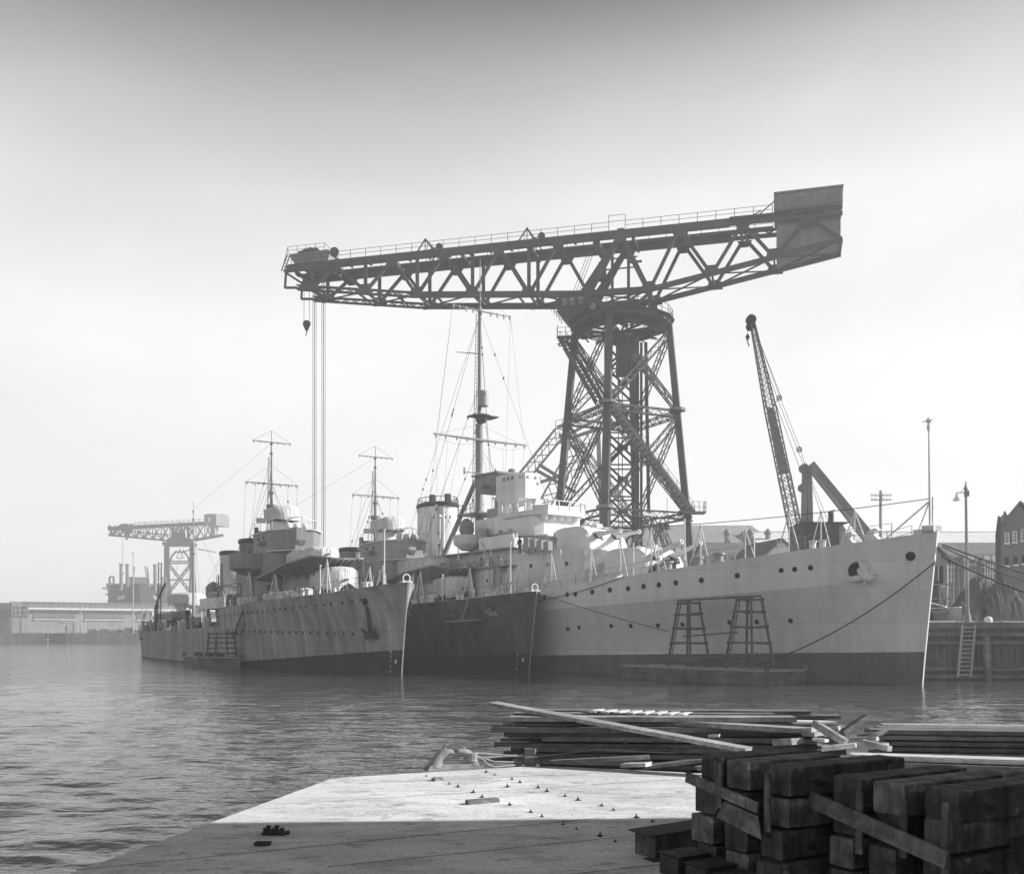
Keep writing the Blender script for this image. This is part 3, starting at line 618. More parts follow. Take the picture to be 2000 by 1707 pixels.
    for z, k_ in ((33.0,0),(33.0,1),(19.3,1),(19.3,0)):
        k = MB(); c = L(k_,z+.4); k.lathe(c,[(1.15,0),(1.15,.35)],10); obj("landing", k, M['crane2'], root, smooth=False)
    # inner column
    k = MB()
    cs_ = [V((CX+1.9*a,CY+1.9*b,0)) for a, b in ((-1,-1),(1,-1),(1,1),(-1,1))]
    for c in cs_: k.bar(c+V((0,0,QZ)),c+V((0,0,43.5)),.85 if c.x > CX else .4,.5)
    z = QZ+1
    while z < 40:
        for i in range(4): A, B = cs_[i], cs_[(i+1)%4]; k.bar(A+V((0,0,z)),B+V((0,0,z+3.6)),.26); k.bar(B+V((0,0,z)),A+V((0,0,z+3.6)),.26); k.bar(A+V((0,0,z+3.8)),B+V((0,0,z+3.8)),.18)
        k.prism([cs_[0]+V((1.2,-.02,z+1.5)),cs_[0]+V((2.6,-.02,z+1.5)),cs_[0]+V((2.6,-.02,z+2.2)),cs_[0]+V((1.2,-.02,z+2.2))],(0,.1,0))
        z += 4.3
    for o in (-.6,-.1): k.bar((CX+o,CY-2.2,QZ+2),(CX+o,CY-2.2,43),.1)
    obj("inner_column", k, m, root, smooth=False)
    k = MB(); k.bx(CX-1.0,CX+.65,CY-3.9,CY-2.6,37.9,43.2); obj("counterweight", k, m, root, smooth=False)
    k = MB(); k.bar((CX+2.6,CY-1,37),(CX+2.6,CY-1,42.6),.9,.1); k.bar((CX+2.6,CY-1.0,QZ),(CX+2.6,CY-1.0,43),.32); k.bar((CX+3.6,CY-1.0,20),(CX+3.2,CY-1.0,43),.4); obj("pipe", k, m, root, smooth=False)
    # stairs
    def stair(p, q):
        k = MB(); p = V(p); q = V(q); d_ = (q-p).normalized(); sd_ = d_.cross(V((0,0,1))).normalized()
        for e in (-.5,.5): k.bar(p+sd_*e,q+sd_*e,.1,.5)
        n = int((q-p).length/.75)
        for i in range(n): c = p.lerp(q,(i+.5)/n); k.bar(c-sd_*.5,c+sd_*.5,.34,.08)
        k.flat(p-V((0,0,.9)),q-V((0,0,.9)),.5,int((q-p).length),.12,side=(0,0,1))
        k.rail([p+sd_*.55,q+sd_*.55],1.1,2,.03); k.rail([p-sd_*.55,q-sd_*.55],1.1,2,.03)
        return obj("stair", k, m, root, smooth=False)
    top = at(1100,664,139); nl = L(0,33.3)+dirs[0]*.8+V((-.8,0,0)); stair(top, nl)
    rl = L(1,19.6)+dirs[1]*.6+V((0,-.9,0)); stair(L(0,33.1)+dirs[0]*.9+V((.7,0,0)), rl)
    k = MB(); tp = top+V((0,0,.3)); e_ = V((CX-6.6,CY-1,tp.z)); k.bar(tp-V((.8,0,0)),e_,1.2,.14); k.lat(tp-V((.7,0,.6)),e_-V((0,0,.6)),1.1,.8,6,.12); k.rail([tp+V((-.8,-.6,0)),e_+V((0,-.6,0))],1.2,1,.035); k.rail([tp+V((-.8,-.6,0)),tp+V((-.8,.6,0))],1.5,.6,.035)
    obj("upper_landing", k, m, root, smooth=False)
    k = MB(); c = rl; k.bar(c+V((-1.2,0,0)),c+V((1.6,0,0)),1.8,.25); k.rail([c+V((-.2,-.9,0)),c+V((1.6,-.9,0)),c+V((1.6,.9,0))],1.4,.9,.035); obj("lower_landing", k, M['crane2'], root, smooth=False)
    k = MB(); c = at(1303,1020,132); k.tube(c+V((0,0,3.2)),c,.03,n=4); k.lathe(c,[(.55,-.9),(.42,-.75),(.28,-.2),(.1,0)],10); obj("hanging_lamp", k, m, root)
hammer()
# ------------------------------------------------------------------ cranked lattice crane behind the tower
def bent_crane():
    d = 205; m = M['crane2']; root = thing("bent_jib_crane", "pale bent lattice crane arm sticking out left behind the giant tower", "crane", (at(1150,1240,d).x,d,QZ))
    q = lambda px, py, e=0: at(px,py,d+e)
    k = MB(); k.lat(q(985,978),q(1092,846),1.9,2.2,8,.3,.16); k.lat(q(1092,846),q(1180,800),1.9,2.2,6,.3,.16); obj("jib", k, m, root, smooth=False)
    k = MB(); k.lat(q(1132,862),q(1050,1010),2.0,2.4,8,.3,.18); k.lat(q(1168,835),q(1110,930),1.6,2,5,.26,.16); obj("strut", k, m, root, smooth=False)
    k = MB()
    for a, b in (((1030,948),(1105,925)),((1052,905),(1100,935)),((1092,846),(1130,880)),((1045,915),(1125,960)),((1092,862),(1170,835)),((1050,1010),(1060,1200)),((1110,930),(1080,1010))):
        k.bar(q(*a),q(*b),.35); k.bar(q(*a)+V((0,2,0)),q(*b)+V((0,2,0)),.35)
    obj("tie", k, m, root, smooth=False)
    k = MB(); a = q(1150,1240); k.bx(a.x-9,a.x+6,d-4,d+4,QZ,14); k.bar((a.x-6,d,14),q(1060,1010),.8); k.bar((a.x+3,d,14),q(1168,840),.8); obj("base", k, m, root, smooth=False)
    k = MB(); k.rail([q(1085,842),q(1098,838),q(1130,818)],2,1.5,.06)
    for e in (0,1.5): k.tube(q(990,965+e*4),q(1095,838),.05,n=4)
    obj("handrail", k, m, root, smooth=False)
bent_crane()
# ------------------------------------------------------------------ steam jib crane on the quay behind the bow
def steam_crane():
    d = 101; m = M['crane2']; X = at(1590,1240,d).x
    root = thing("steam_crane", "steam crane with a steep lattice jib behind the cruiser forecastle", "crane", (X,d,QZ)); q = lambda px, py, e=0: at(px,py,d+e)
    foot, top = q(1562,1075), q(1469,628)
    k = MB()
    fr = lambda f: foot.lerp(top,f); w_ = lambda f: 1.15-.75*f
    k.lat(fr(0),fr(.33),w_(0)*1.15,w_(0)*.8,9,.14,.06,w2=w_(.1)*1.1,h2=w_(.1)*.85,x=True); k.lat(fr(.62),fr(1),w_(.25),w_(.3),16,.11,.05,w2=.35,h2=.35,x=True)
    k.lat(fr(.33),fr(.62),w_(.1)*1.05,w_(.1)*.85,8,.12,.06,w2=w_(.25),h2=w_(.3)); jb = obj("jib", k, m, root, smooth=False)
    k = MB(); a, b = fr(.33), fr(.62); o = V((-.2,-.48,0)); k.prism([a+V((-.62,-.5,-.1)),a+V((.38,-.5,.1)),b+V((.26,-.4,.05)),b+V((-.5,-.4,-.05))],(0,.05,0)); obj("side_plate", k, m, jb, smooth=False)
    k = MB(); k.tube(top+V((-.12,-.3,.15)),top+V((-.12,.3,.15)),.48,n=16); k.tube(top+V((-.2,-.2,-.5)),top+V((-.2,.2,-.5)),.4,n=14); k.bar(fr(.97),top+V((0,0,.4)),.4); obj("jib_head", k, M['dark'], jb)
    c = top+V((-.45,0,-1.3)); k = MB(); k.tube(top+V((-.5,0,0)),c,.03,n=4); k.bar(c,c-V((0,0,.5)),.22); k.lathe(c-V((0,0,.3)),[(.22,0),(.22,.12)],10); k.path([c-V((0,0,.5)),c-V((0,0,.8)),c+V((.15,0,-1)),c+V((.1,0,-1.15))],.06); obj("hook", k, M['dark'], jb)
    k = MB(); a = q(1572,1060); b = q(1576,915)
    k.bar(q(1569,1060),q(1572,918),.35,.5); k.bar(q(1583,1060),q(1580,920),.4,.5); k.flat(q(1576,1050),q(1576,965),.5,8,.08,side=(1,0,0)); k.tube(b+V((-.3,-.3,0)),b+V((-.3,.3,0)),.45,n=14); k.tube(q(1567,953)-V((0,.3,0)),q(1567,953)+V((0,.2,0)),.42,n=14); k.bar(b,q(1587,912),.25); k.bar(q(1574,915),q(1573,905),.2)
    obj("mast", k, m, root)
    k = MB()
    for e in (-.9,.9): k.bar(q(1583+e*4,908)+V((0,e,0)),q(1706+e*8,1062)+V((0,e*2,0)),.32,.62)
    obj("back_stay", k, m, root, smooth=False)
    for px_, py_ in ((1522,777),(1561,878)):
        k = MB(); c = q(px_,py_)
        for i in range(18): a0 = 2*math.pi*i/18; a1 = 2*math.pi*(i+1)/18; k.bar(c+V((.24*math.cos(a0),0,.24*math.sin(a0))),c+V((.24*math.cos(a1),0,.24*math.sin(a1))),.08)
        for i in range(3): a0 = math.pi*i/3; k.bar(c+V((.24*math.cos(a0),0,.24*math.sin(a0))),c-V((.24*math.cos(a0),0,.24*math.sin(a0))),.045)
        if px_ < 1530: k.bar(c,fr(.63)+V((.3,0,0)),.07)
        obj("guide_pulley", k, M['dark'], root, smooth=False)
    k = MB()
    for pts in (((1474,640),(1522,772),(1562,874),(1573,908)),((1473,650),(1519,780),(1571,912)),((1516,790),(1566,925)),((1582,930),(1622,1030)),((1580,930),(1612,1030)),((1477,650),(1526,775))):
        k.path([q(*p) for p in pts],.025,4)
    obj("luffing_ropes", k, M['wire'], root)
    k = MB(); a = q(1556,1100); b = q(1626,1026); k.bx(a.x,b.x,d-2,d+3,QZ+1.2,b.z); k.bx(a.x-.1,b.x+.9,d-2.2,d+3.2,b.z,b.z+.12); cbn = obj("cab", k, M['crane'], root, smooth=False)
    k = MB()
    for i in range(9): x = a.x+.2+i*.39; k.bar((x,d-2.03,QZ+1.3),(x,d-2.03,b.z-.1),.05)
    obj("cab_boarding", k, M['crane'], cbn, smooth=False)
    k = MB(); c = q(1633,1060); k.lathe((c.x-.1,d-1,QZ+1.2),[(.75,0),(.75,c.z-QZ),(.5,c.z-QZ+.4)],14); obj("boiler", k, M['mid'], root)
    k = MB(); c = q(1623,1025); k.tube((c.x,d,c.z-.1),(c.x,d,q(0,1000).z),.28,n=12); k.bar((c.x-.3,d,q(0,1000).z),(c.x+.35,d,q(0,996).z),.1); obj("chimney", k, M['crane'], root)
    k = MB(); k.bx(X-3.2,X+3.4,d-2.4,d+3.4,QZ+.5,QZ+1.2)
    for sx in (-2.4,-.8,.9,2.5):
        for sy in (-1.7,2.7): k.tube((X+sx,d+sy-.15,QZ+.45),(X+sx,d+sy+.15,QZ+.45),.45,n=14)
    obj("carriage", k, M['dark'], root, smooth=False)
steam_crane()
# ------------------------------------------------------------------ distant crane and liner
def far_crane():
    d = 560; m = M['crane']; X = at(351,1240,d).x; root = thing("distant_crane", "smaller distant hammerhead crane standing beyond the far quay shed", "crane", (X,d,QZ)); q = lambda px, py, e=0: at(px,py,d+e)
    for e in (-3,3):
        for a in (326,376):
            k = MB(); k.flat(q(a-2.5,1185,e*1.6),q(a-2.5,1060,e*1.6),1.1,22,.55,side=(1,0,0)); k.bar(q(a+2.5,1185,e*1.6),q(a+2.5,1060,e*1.6),1.1); k.bar((q(a,1240).x-1.6,d+e*1.6,QZ),q(a,1062,e*1.6),.9); k.bar((q(a,1240).x+1.6,d+e*1.6,QZ),q(a,1062,e*1.6),.9); obj("leg", k, m, root, smooth=False)
        k = MB()
        for p1, p2 in (((328,1160),(374,1100)),((374,1160),(328,1100))): k.lat(q(*p1,e*1.6),q(*p2,e*1.6),.9,1.2,14,.3,.2)
        for y in (1096,1100,1132,1160): k.bar(q(326,y,e*1.6),q(376,y,e*1.6),.7)
        k.path([q(330,1100,e*1.6),q(337,1084,e*1.6),q(345,1076,e*1.6)],.5); k.path([q(372,1100,e*1.6),q(365,1084,e*1.6),q(357,1076,e*1.6)],.5); k.bar(q(345,1078,e*1.6),q(357,1078,e*1.6),.6); k.bar(q(345,1090,e*1.6),q(358,1090,e*1.6),.4); k.bar(q(351,1072,e*1.6),q(345,1090,e*1.6),.35); k.bar(q(351,1072,e*1.6),q(358,1090,e*1.6),.35)
        obj("bracing", k, m, root, smooth=False)
    k = MB(); k.plan([(q(324,0).x,d-6),(q(378,0).x,d-6),(q(378,0).x,d+6),(q(324,0).x,d+6)],q(0,1066).z,q(0,1060).z); k.bx(q(331,0).x,q(371,0).x,d-4,d+4,q(0,1060).z,q(0,1053).z); obj("platform", k, m, root, smooth=False)
    tp = lambda x: 1031-(x-213)*.053; bt = lambda x: (1045+(x-213)*.094 if x < 330 else (1056 if x < 372 else 1056-(x-372)*.17))
    for e in (-2.6,2.6):
        k = MB(); k.bar(q(211,tp(211)+1,e),q(400,tp(400)+1,e),1.4,1.9); k.bar(q(213,bt(213),e),q(330,bt(330),e),.9); k.bar(q(330,1056,e),q(372,1056,e),.9); k.bar(q(372,1056,e),q(436,1045,e),1.2,1.4)
        obj("chord", k, m, root, smooth=False)
        k = MB(); x = 213; st = 9
        while x < 405:
            n = min(x+st,412); k.bar(q(x,tp(x),e),q(n,bt(n),e),.5); k.bar(q(x,bt(x),e),q(n,tp(n),e),.5); k.bar(q(n,tp(n),e),q(n,bt(n),e),.4)
            k.bar(q(n,bt(n),e),q(n+st*.6,tp(n),e),.3); x = n; st = min(st+2.5,17)
            if n >= 412: break
        obj("web", k, m, root, smooth=False)
    k = MB(); k.lat(q(213,1038),q(330,1050),4,3,14,.3,.2); k.bx(q(330,0).x,q(372,0).x,d-3,d+3,q(0,1056).z,q(0,1028).z) if 0 else None
    for x in (336,343,350,358,366): k.bar(q(x,1056),q(x+3,1028),.6); k.bar(q(x+6,1056),q(x-3,1028),.6)
    k.bx(q(337,0).x,q(360,0).x,d-2.2,d+2.2,q(0,1056).z,q(0,1040).z); obj("cross_bracing", k, m, root, smooth=False)
    k = MB(); k.bx(q(235,0).x,q(262,0).x,d-3,d+3,q(0,1030).z,q(0,1026.5).z)
    for x in (238,243,248,256): k.tube(q(x,1025,-2),q(x,1025,2),.8,n=10)
    k.prism([q(239,1031),q(257,1031),q(248,1050)],(0,1.5,0)); k.bar(q(247.5,1050),q(247.5,1054),1.0); obj("trolley", k, m, root, smooth=False)
    k = MB(); k.tube(q(240,1052),q(239.5,1118),.12,n=4); k.lathe(q(239.5,1120),[(.1,-1.2),(.8,.3),(.8,.6),(.1,1)],8); obj("hook_block", k, M['dark'], root)
    k = MB(); k.rail([q(262,1026),q(400,1018.5)],1.6,3,.09); k.bar(q(214,1024),q(211,1031),.3); k.bar(q(214,1024),q(217,1031),.3); k.bar(q(225,1025),q(223,1031),.3); k.tube(q(240,1024),q(352,1018),.1,n=4); k.bar(q(352,1024),q(352,1018),.5); k.bar(q(361,1024),q(361,1020),.5); obj("handrail", k, m, root, smooth=False)
    k = MB(); A = q(400,1026,-5); B = q(423,1026,-5); dz = q(0,1005).z-A.z
    sec = [(0,-5.5),(0,5.5)]; vs = [(A.x,d-6,A.z),(A.x,d-6,A.z+dz*.95)]
    prof = [(-6,A.z-7.5 if 0 else A.z)]
    poly = [V((B.x,d-6,A.z)),V((B.x+4.4,d+4,A.z)),V((B.x+4.4,d+4,A.z+dz*.9)),V((B.x+3.5,d+2,A.z+dz)),V((B.x+2.2,d-1,A.z+dz*1.06)),V((B.x+.8,d-4.2,A.z+dz)),V((B.x,d-6,A.z+dz*.9))]
    k.prism(poly,(A.x-B.x,0,0)); mh = obj("machinery_house", k, M['crane2'], root, smooth=False)
    k = MB(); k.bx(q(416,0).x,q(424,0).x,d-5,d+2,q(0,1047).z,A.z); obj("ballast_box", k, M['crane2'], root, smooth=False)
    k = MB(); c = q(409,1014,-6.1); k.bx(c.x-.6,c.x+.6,d-6.15,d-6,c.z-1.4,c.z+1.2); obj("window", k, M['white'], mh, smooth=False)
far_crane()
def liner():
    d = 490; root = thing("ocean_liner", "great dark ocean liner seen bow on beyond the far quay shed", "ship", (at(272,1240,d).x,d,0)); q = lambda px, py, e=0: at(px,py,d+e)
    M['liner_dark'] = mat("liner_dark_hull", .035, .6, .15, .1); M['liner_up'] = mat("liner_upperworks", .2, .6, .15, .15)
    bx_ = at(272,1240,d).x; us = V((-.36,.933,0)); side = V((.933,.36,0))
    def st(s_, b, z): return V((bx_,d,z))+us*s_+side*b
    rows = []
    for s_, bd, bw_, zd in ((0,.3,.2,28),(3,3,1,27.4),(10,7,2.5,25.6),(20,10,5,23.6),(32,13.8,9,22),(48,14.5,12,21),(70,14.5,14,21),(130,14.5,14,21)):
        rows.append([st(s_,sg*b,z) for sg, b, z in ((-1,bd,zd),(-1,(bd+bw_)/2,zd*.5),(-1,bw_,-1),(1,bw_,-1),(1,(bd+bw_)/2,zd*.5),(1,bd,zd))])
    mb = MB(); n = 6; mb.add([p for r in rows for p in r], [(k*n+i,k*n+i+1,(k+1)*n+i+1,(k+1)*n+i) for k in range(len(rows)-1) for i in range(n-1)]+[(0,1,2,3,4,5)]+[(k*n+5,k*n,(k+1)*n,(k+1)*n+5) for k in range(len(rows)-1)])
    hl = obj("hull", mb, M['liner_dark'], root, ang=50)
    k = MB(); k.prism([st(34,-14,20.5),st(34,14,20.5),st(36,14.5,28.6),st(36,-14.5,28.6)],us*60); k.prism([st(33,-15,28.5),st(33,15,28.5),st(33,15,29.5),st(33,-15,29.5)],us*60); sp = obj("superstructure", k, M['liner_up'], root, smooth=False)
    k = MB(); k.prism([st(31,-4.5,29.4),st(31,4.5,29.4),st(31,4.5,32.8),st(31,-4.5,32.8)],us*8); obj("bridge_house", k, M['liner_up'], sp, smooth=False)
    k = MB()
    for e in (-1,1):
        k.bar(st(33,e*13,27),st(33,e*17,27),1.2,.8); k.bar(st(35,e*12.5,24),st(35,e*15.5,24),1.2,.6); k.bar(st(34,e*13,24),st(34,e*13,30),.8)
        for a, c in ((st(35,e*11.5,29.4),st(35,e*11.5,33)),(st(35,e*13.4,29.4),st(35,e*13.4,33)),(st(35,e*11.5,33),st(35,e*13.4,33))): k.bar(a,c,.8)
        k.cut()
    split("bridge_wing", k, M['liner_up'], sp, smooth=False)
    k = MB()
    for r_ in range(3):
        for i in range(12): c = st(33.9,-11+i*2,23.2+r_*2.2); k.bar(c-side*.5,c+side*.5,.3,.9); k.cut()
    split("window", k, M['black'], sp, smooth=False)
    for e in (-1,1):
        for s_, o_ in ((24,0),(27,e*-1.6+(1.6 if e < 0 else 1.6))):
            k = MB(); c = st(s_,e*8+o_*.9,22.6); k.tube(c,c+V((0,0,15.5)),.9,.8,12); k.lathe(c+V((0,0,15.5)),[(.7,0),(1.0,.2),(1.0,.9)],12); obj("derrick_post", k, M['liner_up'], root)
    k = MB()
    for a, b in ((st(14,-3,25),st(20,-5,34)),(st(14,-3,25),st(13,-2,37)),(st(12,5,25),st(14,4,37)),(st(17,5.5,24.5),st(14,4,37)),(st(24,6,23),st(22,3,38))): k.bar(a,b,.5); k.cut()
    for i in range(40):
        c = st(random.uniform(5,32),0,0); s_ = random.uniform(6,32); o_ = random.uniform(-.75,.75)*(3+s_*.27); c = st(s_,o_,27-s_*.15); k.bx(c.x-.4,c.x+.4,c.y-.3,c.y+.3,c.z-1.5,c.z+random.uniform(.3,2.2)); k.cut()
    split("deck_gear", k, M['liner_up'], root, smooth=False)
    k = MB(); c = st(4,2.2,17); k.bar(c,c+side*2+V((0,0,-.3)),1.4); k.bar(c+side*1.4+V((0,0,1.3)),c+side*1.6-V((0,0,2.5)),.7); obj("anchor", k, M['dark'], hl, smooth=False)
    up = V((0,0,1))
    def name_at(sg, s0, dy):
        d0 = st(s0,sg*8.2,20.0)
        rt = (st(s0+8,sg*9.7,20.0)-st(s0,sg*7.4,20.0)) if sg > 0 else (st(s0,sg*7.4,20.0)-st(s0+8,sg*9.7,20.0))
        return d0, rt
    for sg in (-1,1):
        bo = lambda s_: 0
        a = st(9,sg*6.0,21.6); b = st(19,sg*8.95,21.0)
        rt = (b-a) if sg > 0 else (a-b); n = rt.cross(up).normalized(); o_ = (a+b)/2+n*.7-up*.6
        lettering("ship_name", "ORION", 2.7, hl, M['white'], o_, rt, up, .5)
liner()
# ------------------------------------------------------------------ warships; ship frame: x forward of the stem foot, y to port, z up from the water
def L_(s, b, z): return V((-s, b, z))
def interp(x, xs, ys):
    if x <= xs[0]: return ys[0]
    for i in range(1, len(xs)):
        if x <= xs[i]: return ys[i-1]+(ys[i]-ys[i-1])*(x-xs[i-1])/(xs[i]-xs[i-1])
    return ys[-1]
class Hull:
    def __init__(h, S, wl, dk, zd, rake, boot, kn=None, steps=()):
        h.S, h.wl, h.dk, h.zd, h.rake, h.boot, h.kn, h.steps = S, wl, dk, zd, rake, boot, kn, steps
    def deck(h, s): return interp(s, *h.zd)
    def hb(h, s, z):
        w = interp(s, *h.wl); d = interp(s, *h.dk); zd = h.deck(s)
        f = max(0, min(1, z/zd))
        if h.kn:
            zk = interp(s, *h.kn[0]); dkn = interp(s, *h.kn[1])
            if z <= zk: return w+(d-dkn-w)*max(0,z/zk)**interp(s,[0,25,60],[2.5,2.3,1.5])
            return d-dkn+dkn*(z-zk)/(zd-zk)
        return w+(d-w)*f**interp(s,[0,6,18],[2.7,2.2,1.6])
    def x(h, s, z):
        zt = h.deck(0); return -s+h.rake*(max(0,z)/zt)**1.1*max(0,1-s/14)
    def pt(h, s, z, sg=-1, out=0): return V((h.x(s,z), sg*(h.hb(s,z)+out), z))
    def build(h, root, mh, mb_, md):
        S = []
        for s in h.S: S.append((s, h.deck(s)))
        full = []
        for s, zd in S:
            if s in h.steps: full.append((s, h.deck(s-.01), )); full.append((s, h.deck(s+.01)))
            else: full.append((s, zd))
        up = MB(); lo = MB(); dk = MB()
        fr = [0,.12,.25,.38,.5,.6,.7,.8,.9,1]
        rowsU = []; rowsL = []
        for s, zd in full:
            zb = h.boot(s); zk = interp(s,*h.kn[0]) if h.kn else None
            zs = [zb+(zd-zb)*f for f in fr]
            if zk: zs = [zb+(zk-zb)*f for f in (0,.17,.34,.5,.67,.84,1)]+[zk+(zd-zk)*f for f in (.34,.67,1)]
            rowsU.append([(s,z) for z in zs]); rowsL.append([(s,-1.2),(s,0),(s,zb*.5),(s,zb)])
        def P(s, z, sg): return (h.x(s,z), sg*h.hb(s,max(0,z)), z)
        for mb, rows in ((up,rowsU),(lo,rowsL)):
            n = len(rows[0])
            for sg in (-1,1):
                vs = [P(s,z,sg) for r in rows for s,z in r]
                fs = []
                for k in range(len(rows)-1):
                    for i in range(n-1):
                        f = (k*n+i,k*n+i+1,(k+1)*n+i+1,(k+1)*n+i); fs.append(f if sg > 0 else f[::-1])
                mb.add(vs, fs)
            for r in (rows[0], rows[-1]):
                vs = [P(s,z,sg) for s,z in r for sg in (-1,1)]; mb.add(vs, [(2*i,2*i+1,2*i+3,2*i+2) for i in range(n-1)])
        vs = [P(s,zd-.05,sg) for s,zd in full for sg in (-1,1)]; dk.add(vs, [(2*i,2*i+1,2*i+3,2*i+2) for i in range(len(full)-1)])
        h.o = obj("hull", up, mh, root, ang=9 if h.kn else 28); h.b = obj("boot_topping", lo, mb_, h.o, ang=40); obj("deck", dk, md, root, smooth=False)
        st = MB(); k_ = 10; zt = h.deck(0)
        for i in range(k_):
            za, zc = zt*i/k_, zt*(i+1)/k_; st.bar((h.x(0,za)+.02,0,za),(h.x(0,zc)+.02,0,zc),max(.1,h.hb(0,za)*1.4),.07)
        obj("stem_bar", st, h.stem_m, h.o, smooth=False)
    def port(h, s, z, r, sg=-1, first=[None]):
        p = h.pt(s,z,sg); a = h.pt(s+.3,z,sg)-h.pt(s-.3,z,sg); b = h.pt(s,z+.3,sg)-h.pt(s,z-.3,sg); n = a.cross(b).normalized()
        if n.y*sg < 0: n = -n
        mb = MB(); mb.tube(p-n*.05,p+n*.035,r,n=10); mb.tube(p-n*.05,p+n*.02,r*1.22,n=10)
        q = n.to_track_quat('Z','Y').to_matrix().to_4x4()
        if h.pm is None or abs(h.pr-r) > .01:
            m2 = MB(); m2.lathe((0,0,0),[(r,-.04),(r,.03)],10); o = obj("porthole", m2, M['black'], h.o); h.pm = o.data; h.pr = r
        else:
            o = bpy.data.objects.new("porthole", h.pm); COL.objects.link(o); o.parent = h.o
        o.matrix_local = Matrix.Translation(p) @ q
    pm = None; pr = 0
def tripod(mb, s, b, z, h=2.6, r=.05, a=.9):
    t = L_(s,b,z+h)
    for dx, dy in ((-a,0),(a*.6,a*.7),(a*.5,-a*.7)): mb.tube(L_(s+dx,b+dy,z),t,r,r*.8,5)
    mb.tube(L_(s,b,z),t,r*.8,n=5); mb.cut()
def bollard(mb, s, b, z, h=.6, r=.2):
    for e in (-.45,.45): mb.lathe(L_(s+e,b,z),[(r,0),(r,h*.75),(r*1.3,h*.8),(r*1.3,h)],8)
    mb.bx(-s-.8,-s+.8,b-.28,b+.28,z,z+.1); mb.cut()
def cover(name, root, m, s0, s1, w, z0, z1, seed=1, sag=.5, parent=None, sides=True):
    """a draped canvas cover: ridge at z1, wavy hem at about z0"""
    mb = MB(); n = 26; sec = 11; vs = []
    for i in range(n+1):
        f = i/n; s = s0+(s1-s0)*f; e = min(1,min(f,1-f)*9+.35)
        for k in range(sec):
            t = k/(sec-1)*2-1; a = abs(t); nz = mnoise.noise(V((s*1.3,t*2.2,seed)))
            y = (w/2)*(1 if a > .55 else a/.55)*(1 if t > 0 else -1)*e+nz*.12
            top = z1-.12*a/.55+(mnoise.noise(V((s*.7,seed,0)))*.22)-(1-e)*.25
            if a <= .55: z = top
            else:
                q = (a-.55)/.45; hem = z0+sag*abs(mnoise.noise(V((s*.9,seed+4,t>0))))*2-.1
                z = top+(hem-top)*q; y += (1 if t > 0 else -1)*math.sin(s*4.2+seed)*.13*q
            vs.append(L_(s,y,z))
    mb.add(vs, [(i*sec+k,i*sec+k+1,(i+1)*sec+k+1,(i+1)*sec+k) for i in range(n) for k in range(sec-1)])
    for i in (0,n): mb.add([vs[i*sec+k] for k in range(sec)], [tuple(range(sec))])
    return obj(name, mb, m, parent or root, ang=60)
def mast_set(root, m, s, z0, zt, yards, r0=.22, r1=.07, lad=None, rake=.0):
    mb = MB(); X = lambda z: L_(s+rake*(z-z0),0,z); mb.tube(X(z0),X(z0+(zt-z0)*.62),r0,r0*.7,10); mb.tube(X(z0+(zt-z0)*.6),X(zt-1.5),r0*.62,r1,8); mb.tube(X(zt-1.6),X(zt),.04,n=5)
    for z, k in ((zt-1.5,.14),(zt-2.6,.16),(z0+(zt-z0)*.6,r0*1.2)): mb.lathe(X(z),[(k,-.12),(k*1.3,0),(k,.16)],8)
    mo = obj("mast", mb, m, root)
    if lad:
        k = MB(); a, b = X(lad[0])+V((.05,-.5,0)), X(lad[1])+V((.05,-.32,0)); ladder(k,a,b,.34,int((b-a).length/.45),.022,(1,0,0)); obj("mast_ladder", k, m, mo, smooth=False)
    for z, half, r, slope in yards:
        k = MB(); c = X(z)+V((.2,0,0)); k.tube(c,c+V((0,-half,.0)),r,r*.55,7); k.tube(c,c+V((0,half,0)),r,r*.55,7)
        g = r/.09
        for f in (.95,.62,.33): 
            for sg in (-1,1): k.tube(c+V((0,sg*half*f,-.35*g*g)),c+V((0,sg*half*f,0)),.05*g,n=5)
        for f in (.28,.5,.72,.9):
            for sg in (-1,1): k.bar(c+V((0,sg*half*f,-.18*g*g)),c+V((0,sg*half*f,.08)),.09*g)
        obj("yard", k, m, mo)
    return mo, X
def wire(mb, a, b, r=.02, sag=0, n=8, beads=0):
    a = V(a); b = V(b)
    pts = [a.lerp(b,i/n)-V((0,0,sag*4*(i/n)*(1-i/n))) for i in range(n+1)] if sag else [a,b]
    mb.path(pts, r, 4)
    for i in range(beads): c = a.lerp(b,random.uniform(.15,.85)); mb.lathe(c,[(.03,-.16),(.09,-.06),(.09,.06),(.03,.16)],6)
def funnel(root, name, m, s, z0, zt, rx, ry, cap, parts=True):
    mb = MB(); mb.lathe(L_(s,0,z0),[(1,0),(1,zt-z0-.5),(1.03,zt-z0-.45)],24,rx,ry); f = obj("funnel", mb, m, root, ang=50)
    k = MB(); k.lathe(L_(s,0,zt-.55),[(1.03,0),(1.12,.1),(1.12,.4),(1.02,.55),(.9,.5)],24,rx,ry,cap=False); k.lathe(L_(s,0,zt-.5),[(.9,0),(.9,.2)],24,rx,ry); obj("funnel_cap", k, cap, f, ang=50)
    return f
def draught(root, h, m, s, zs, txt):
    for z, c in zip(zs, txt):
        p = h.pt(s,z,-1,.03); a = h.pt(s-.3,z,-1)-h.pt(s+.3,z,-1); b = h.pt(s,z+.3,-1)-h.pt(s,z-.3,-1)
        lettering("draught_mark", c, .36, root, m, p, a, b, .008)
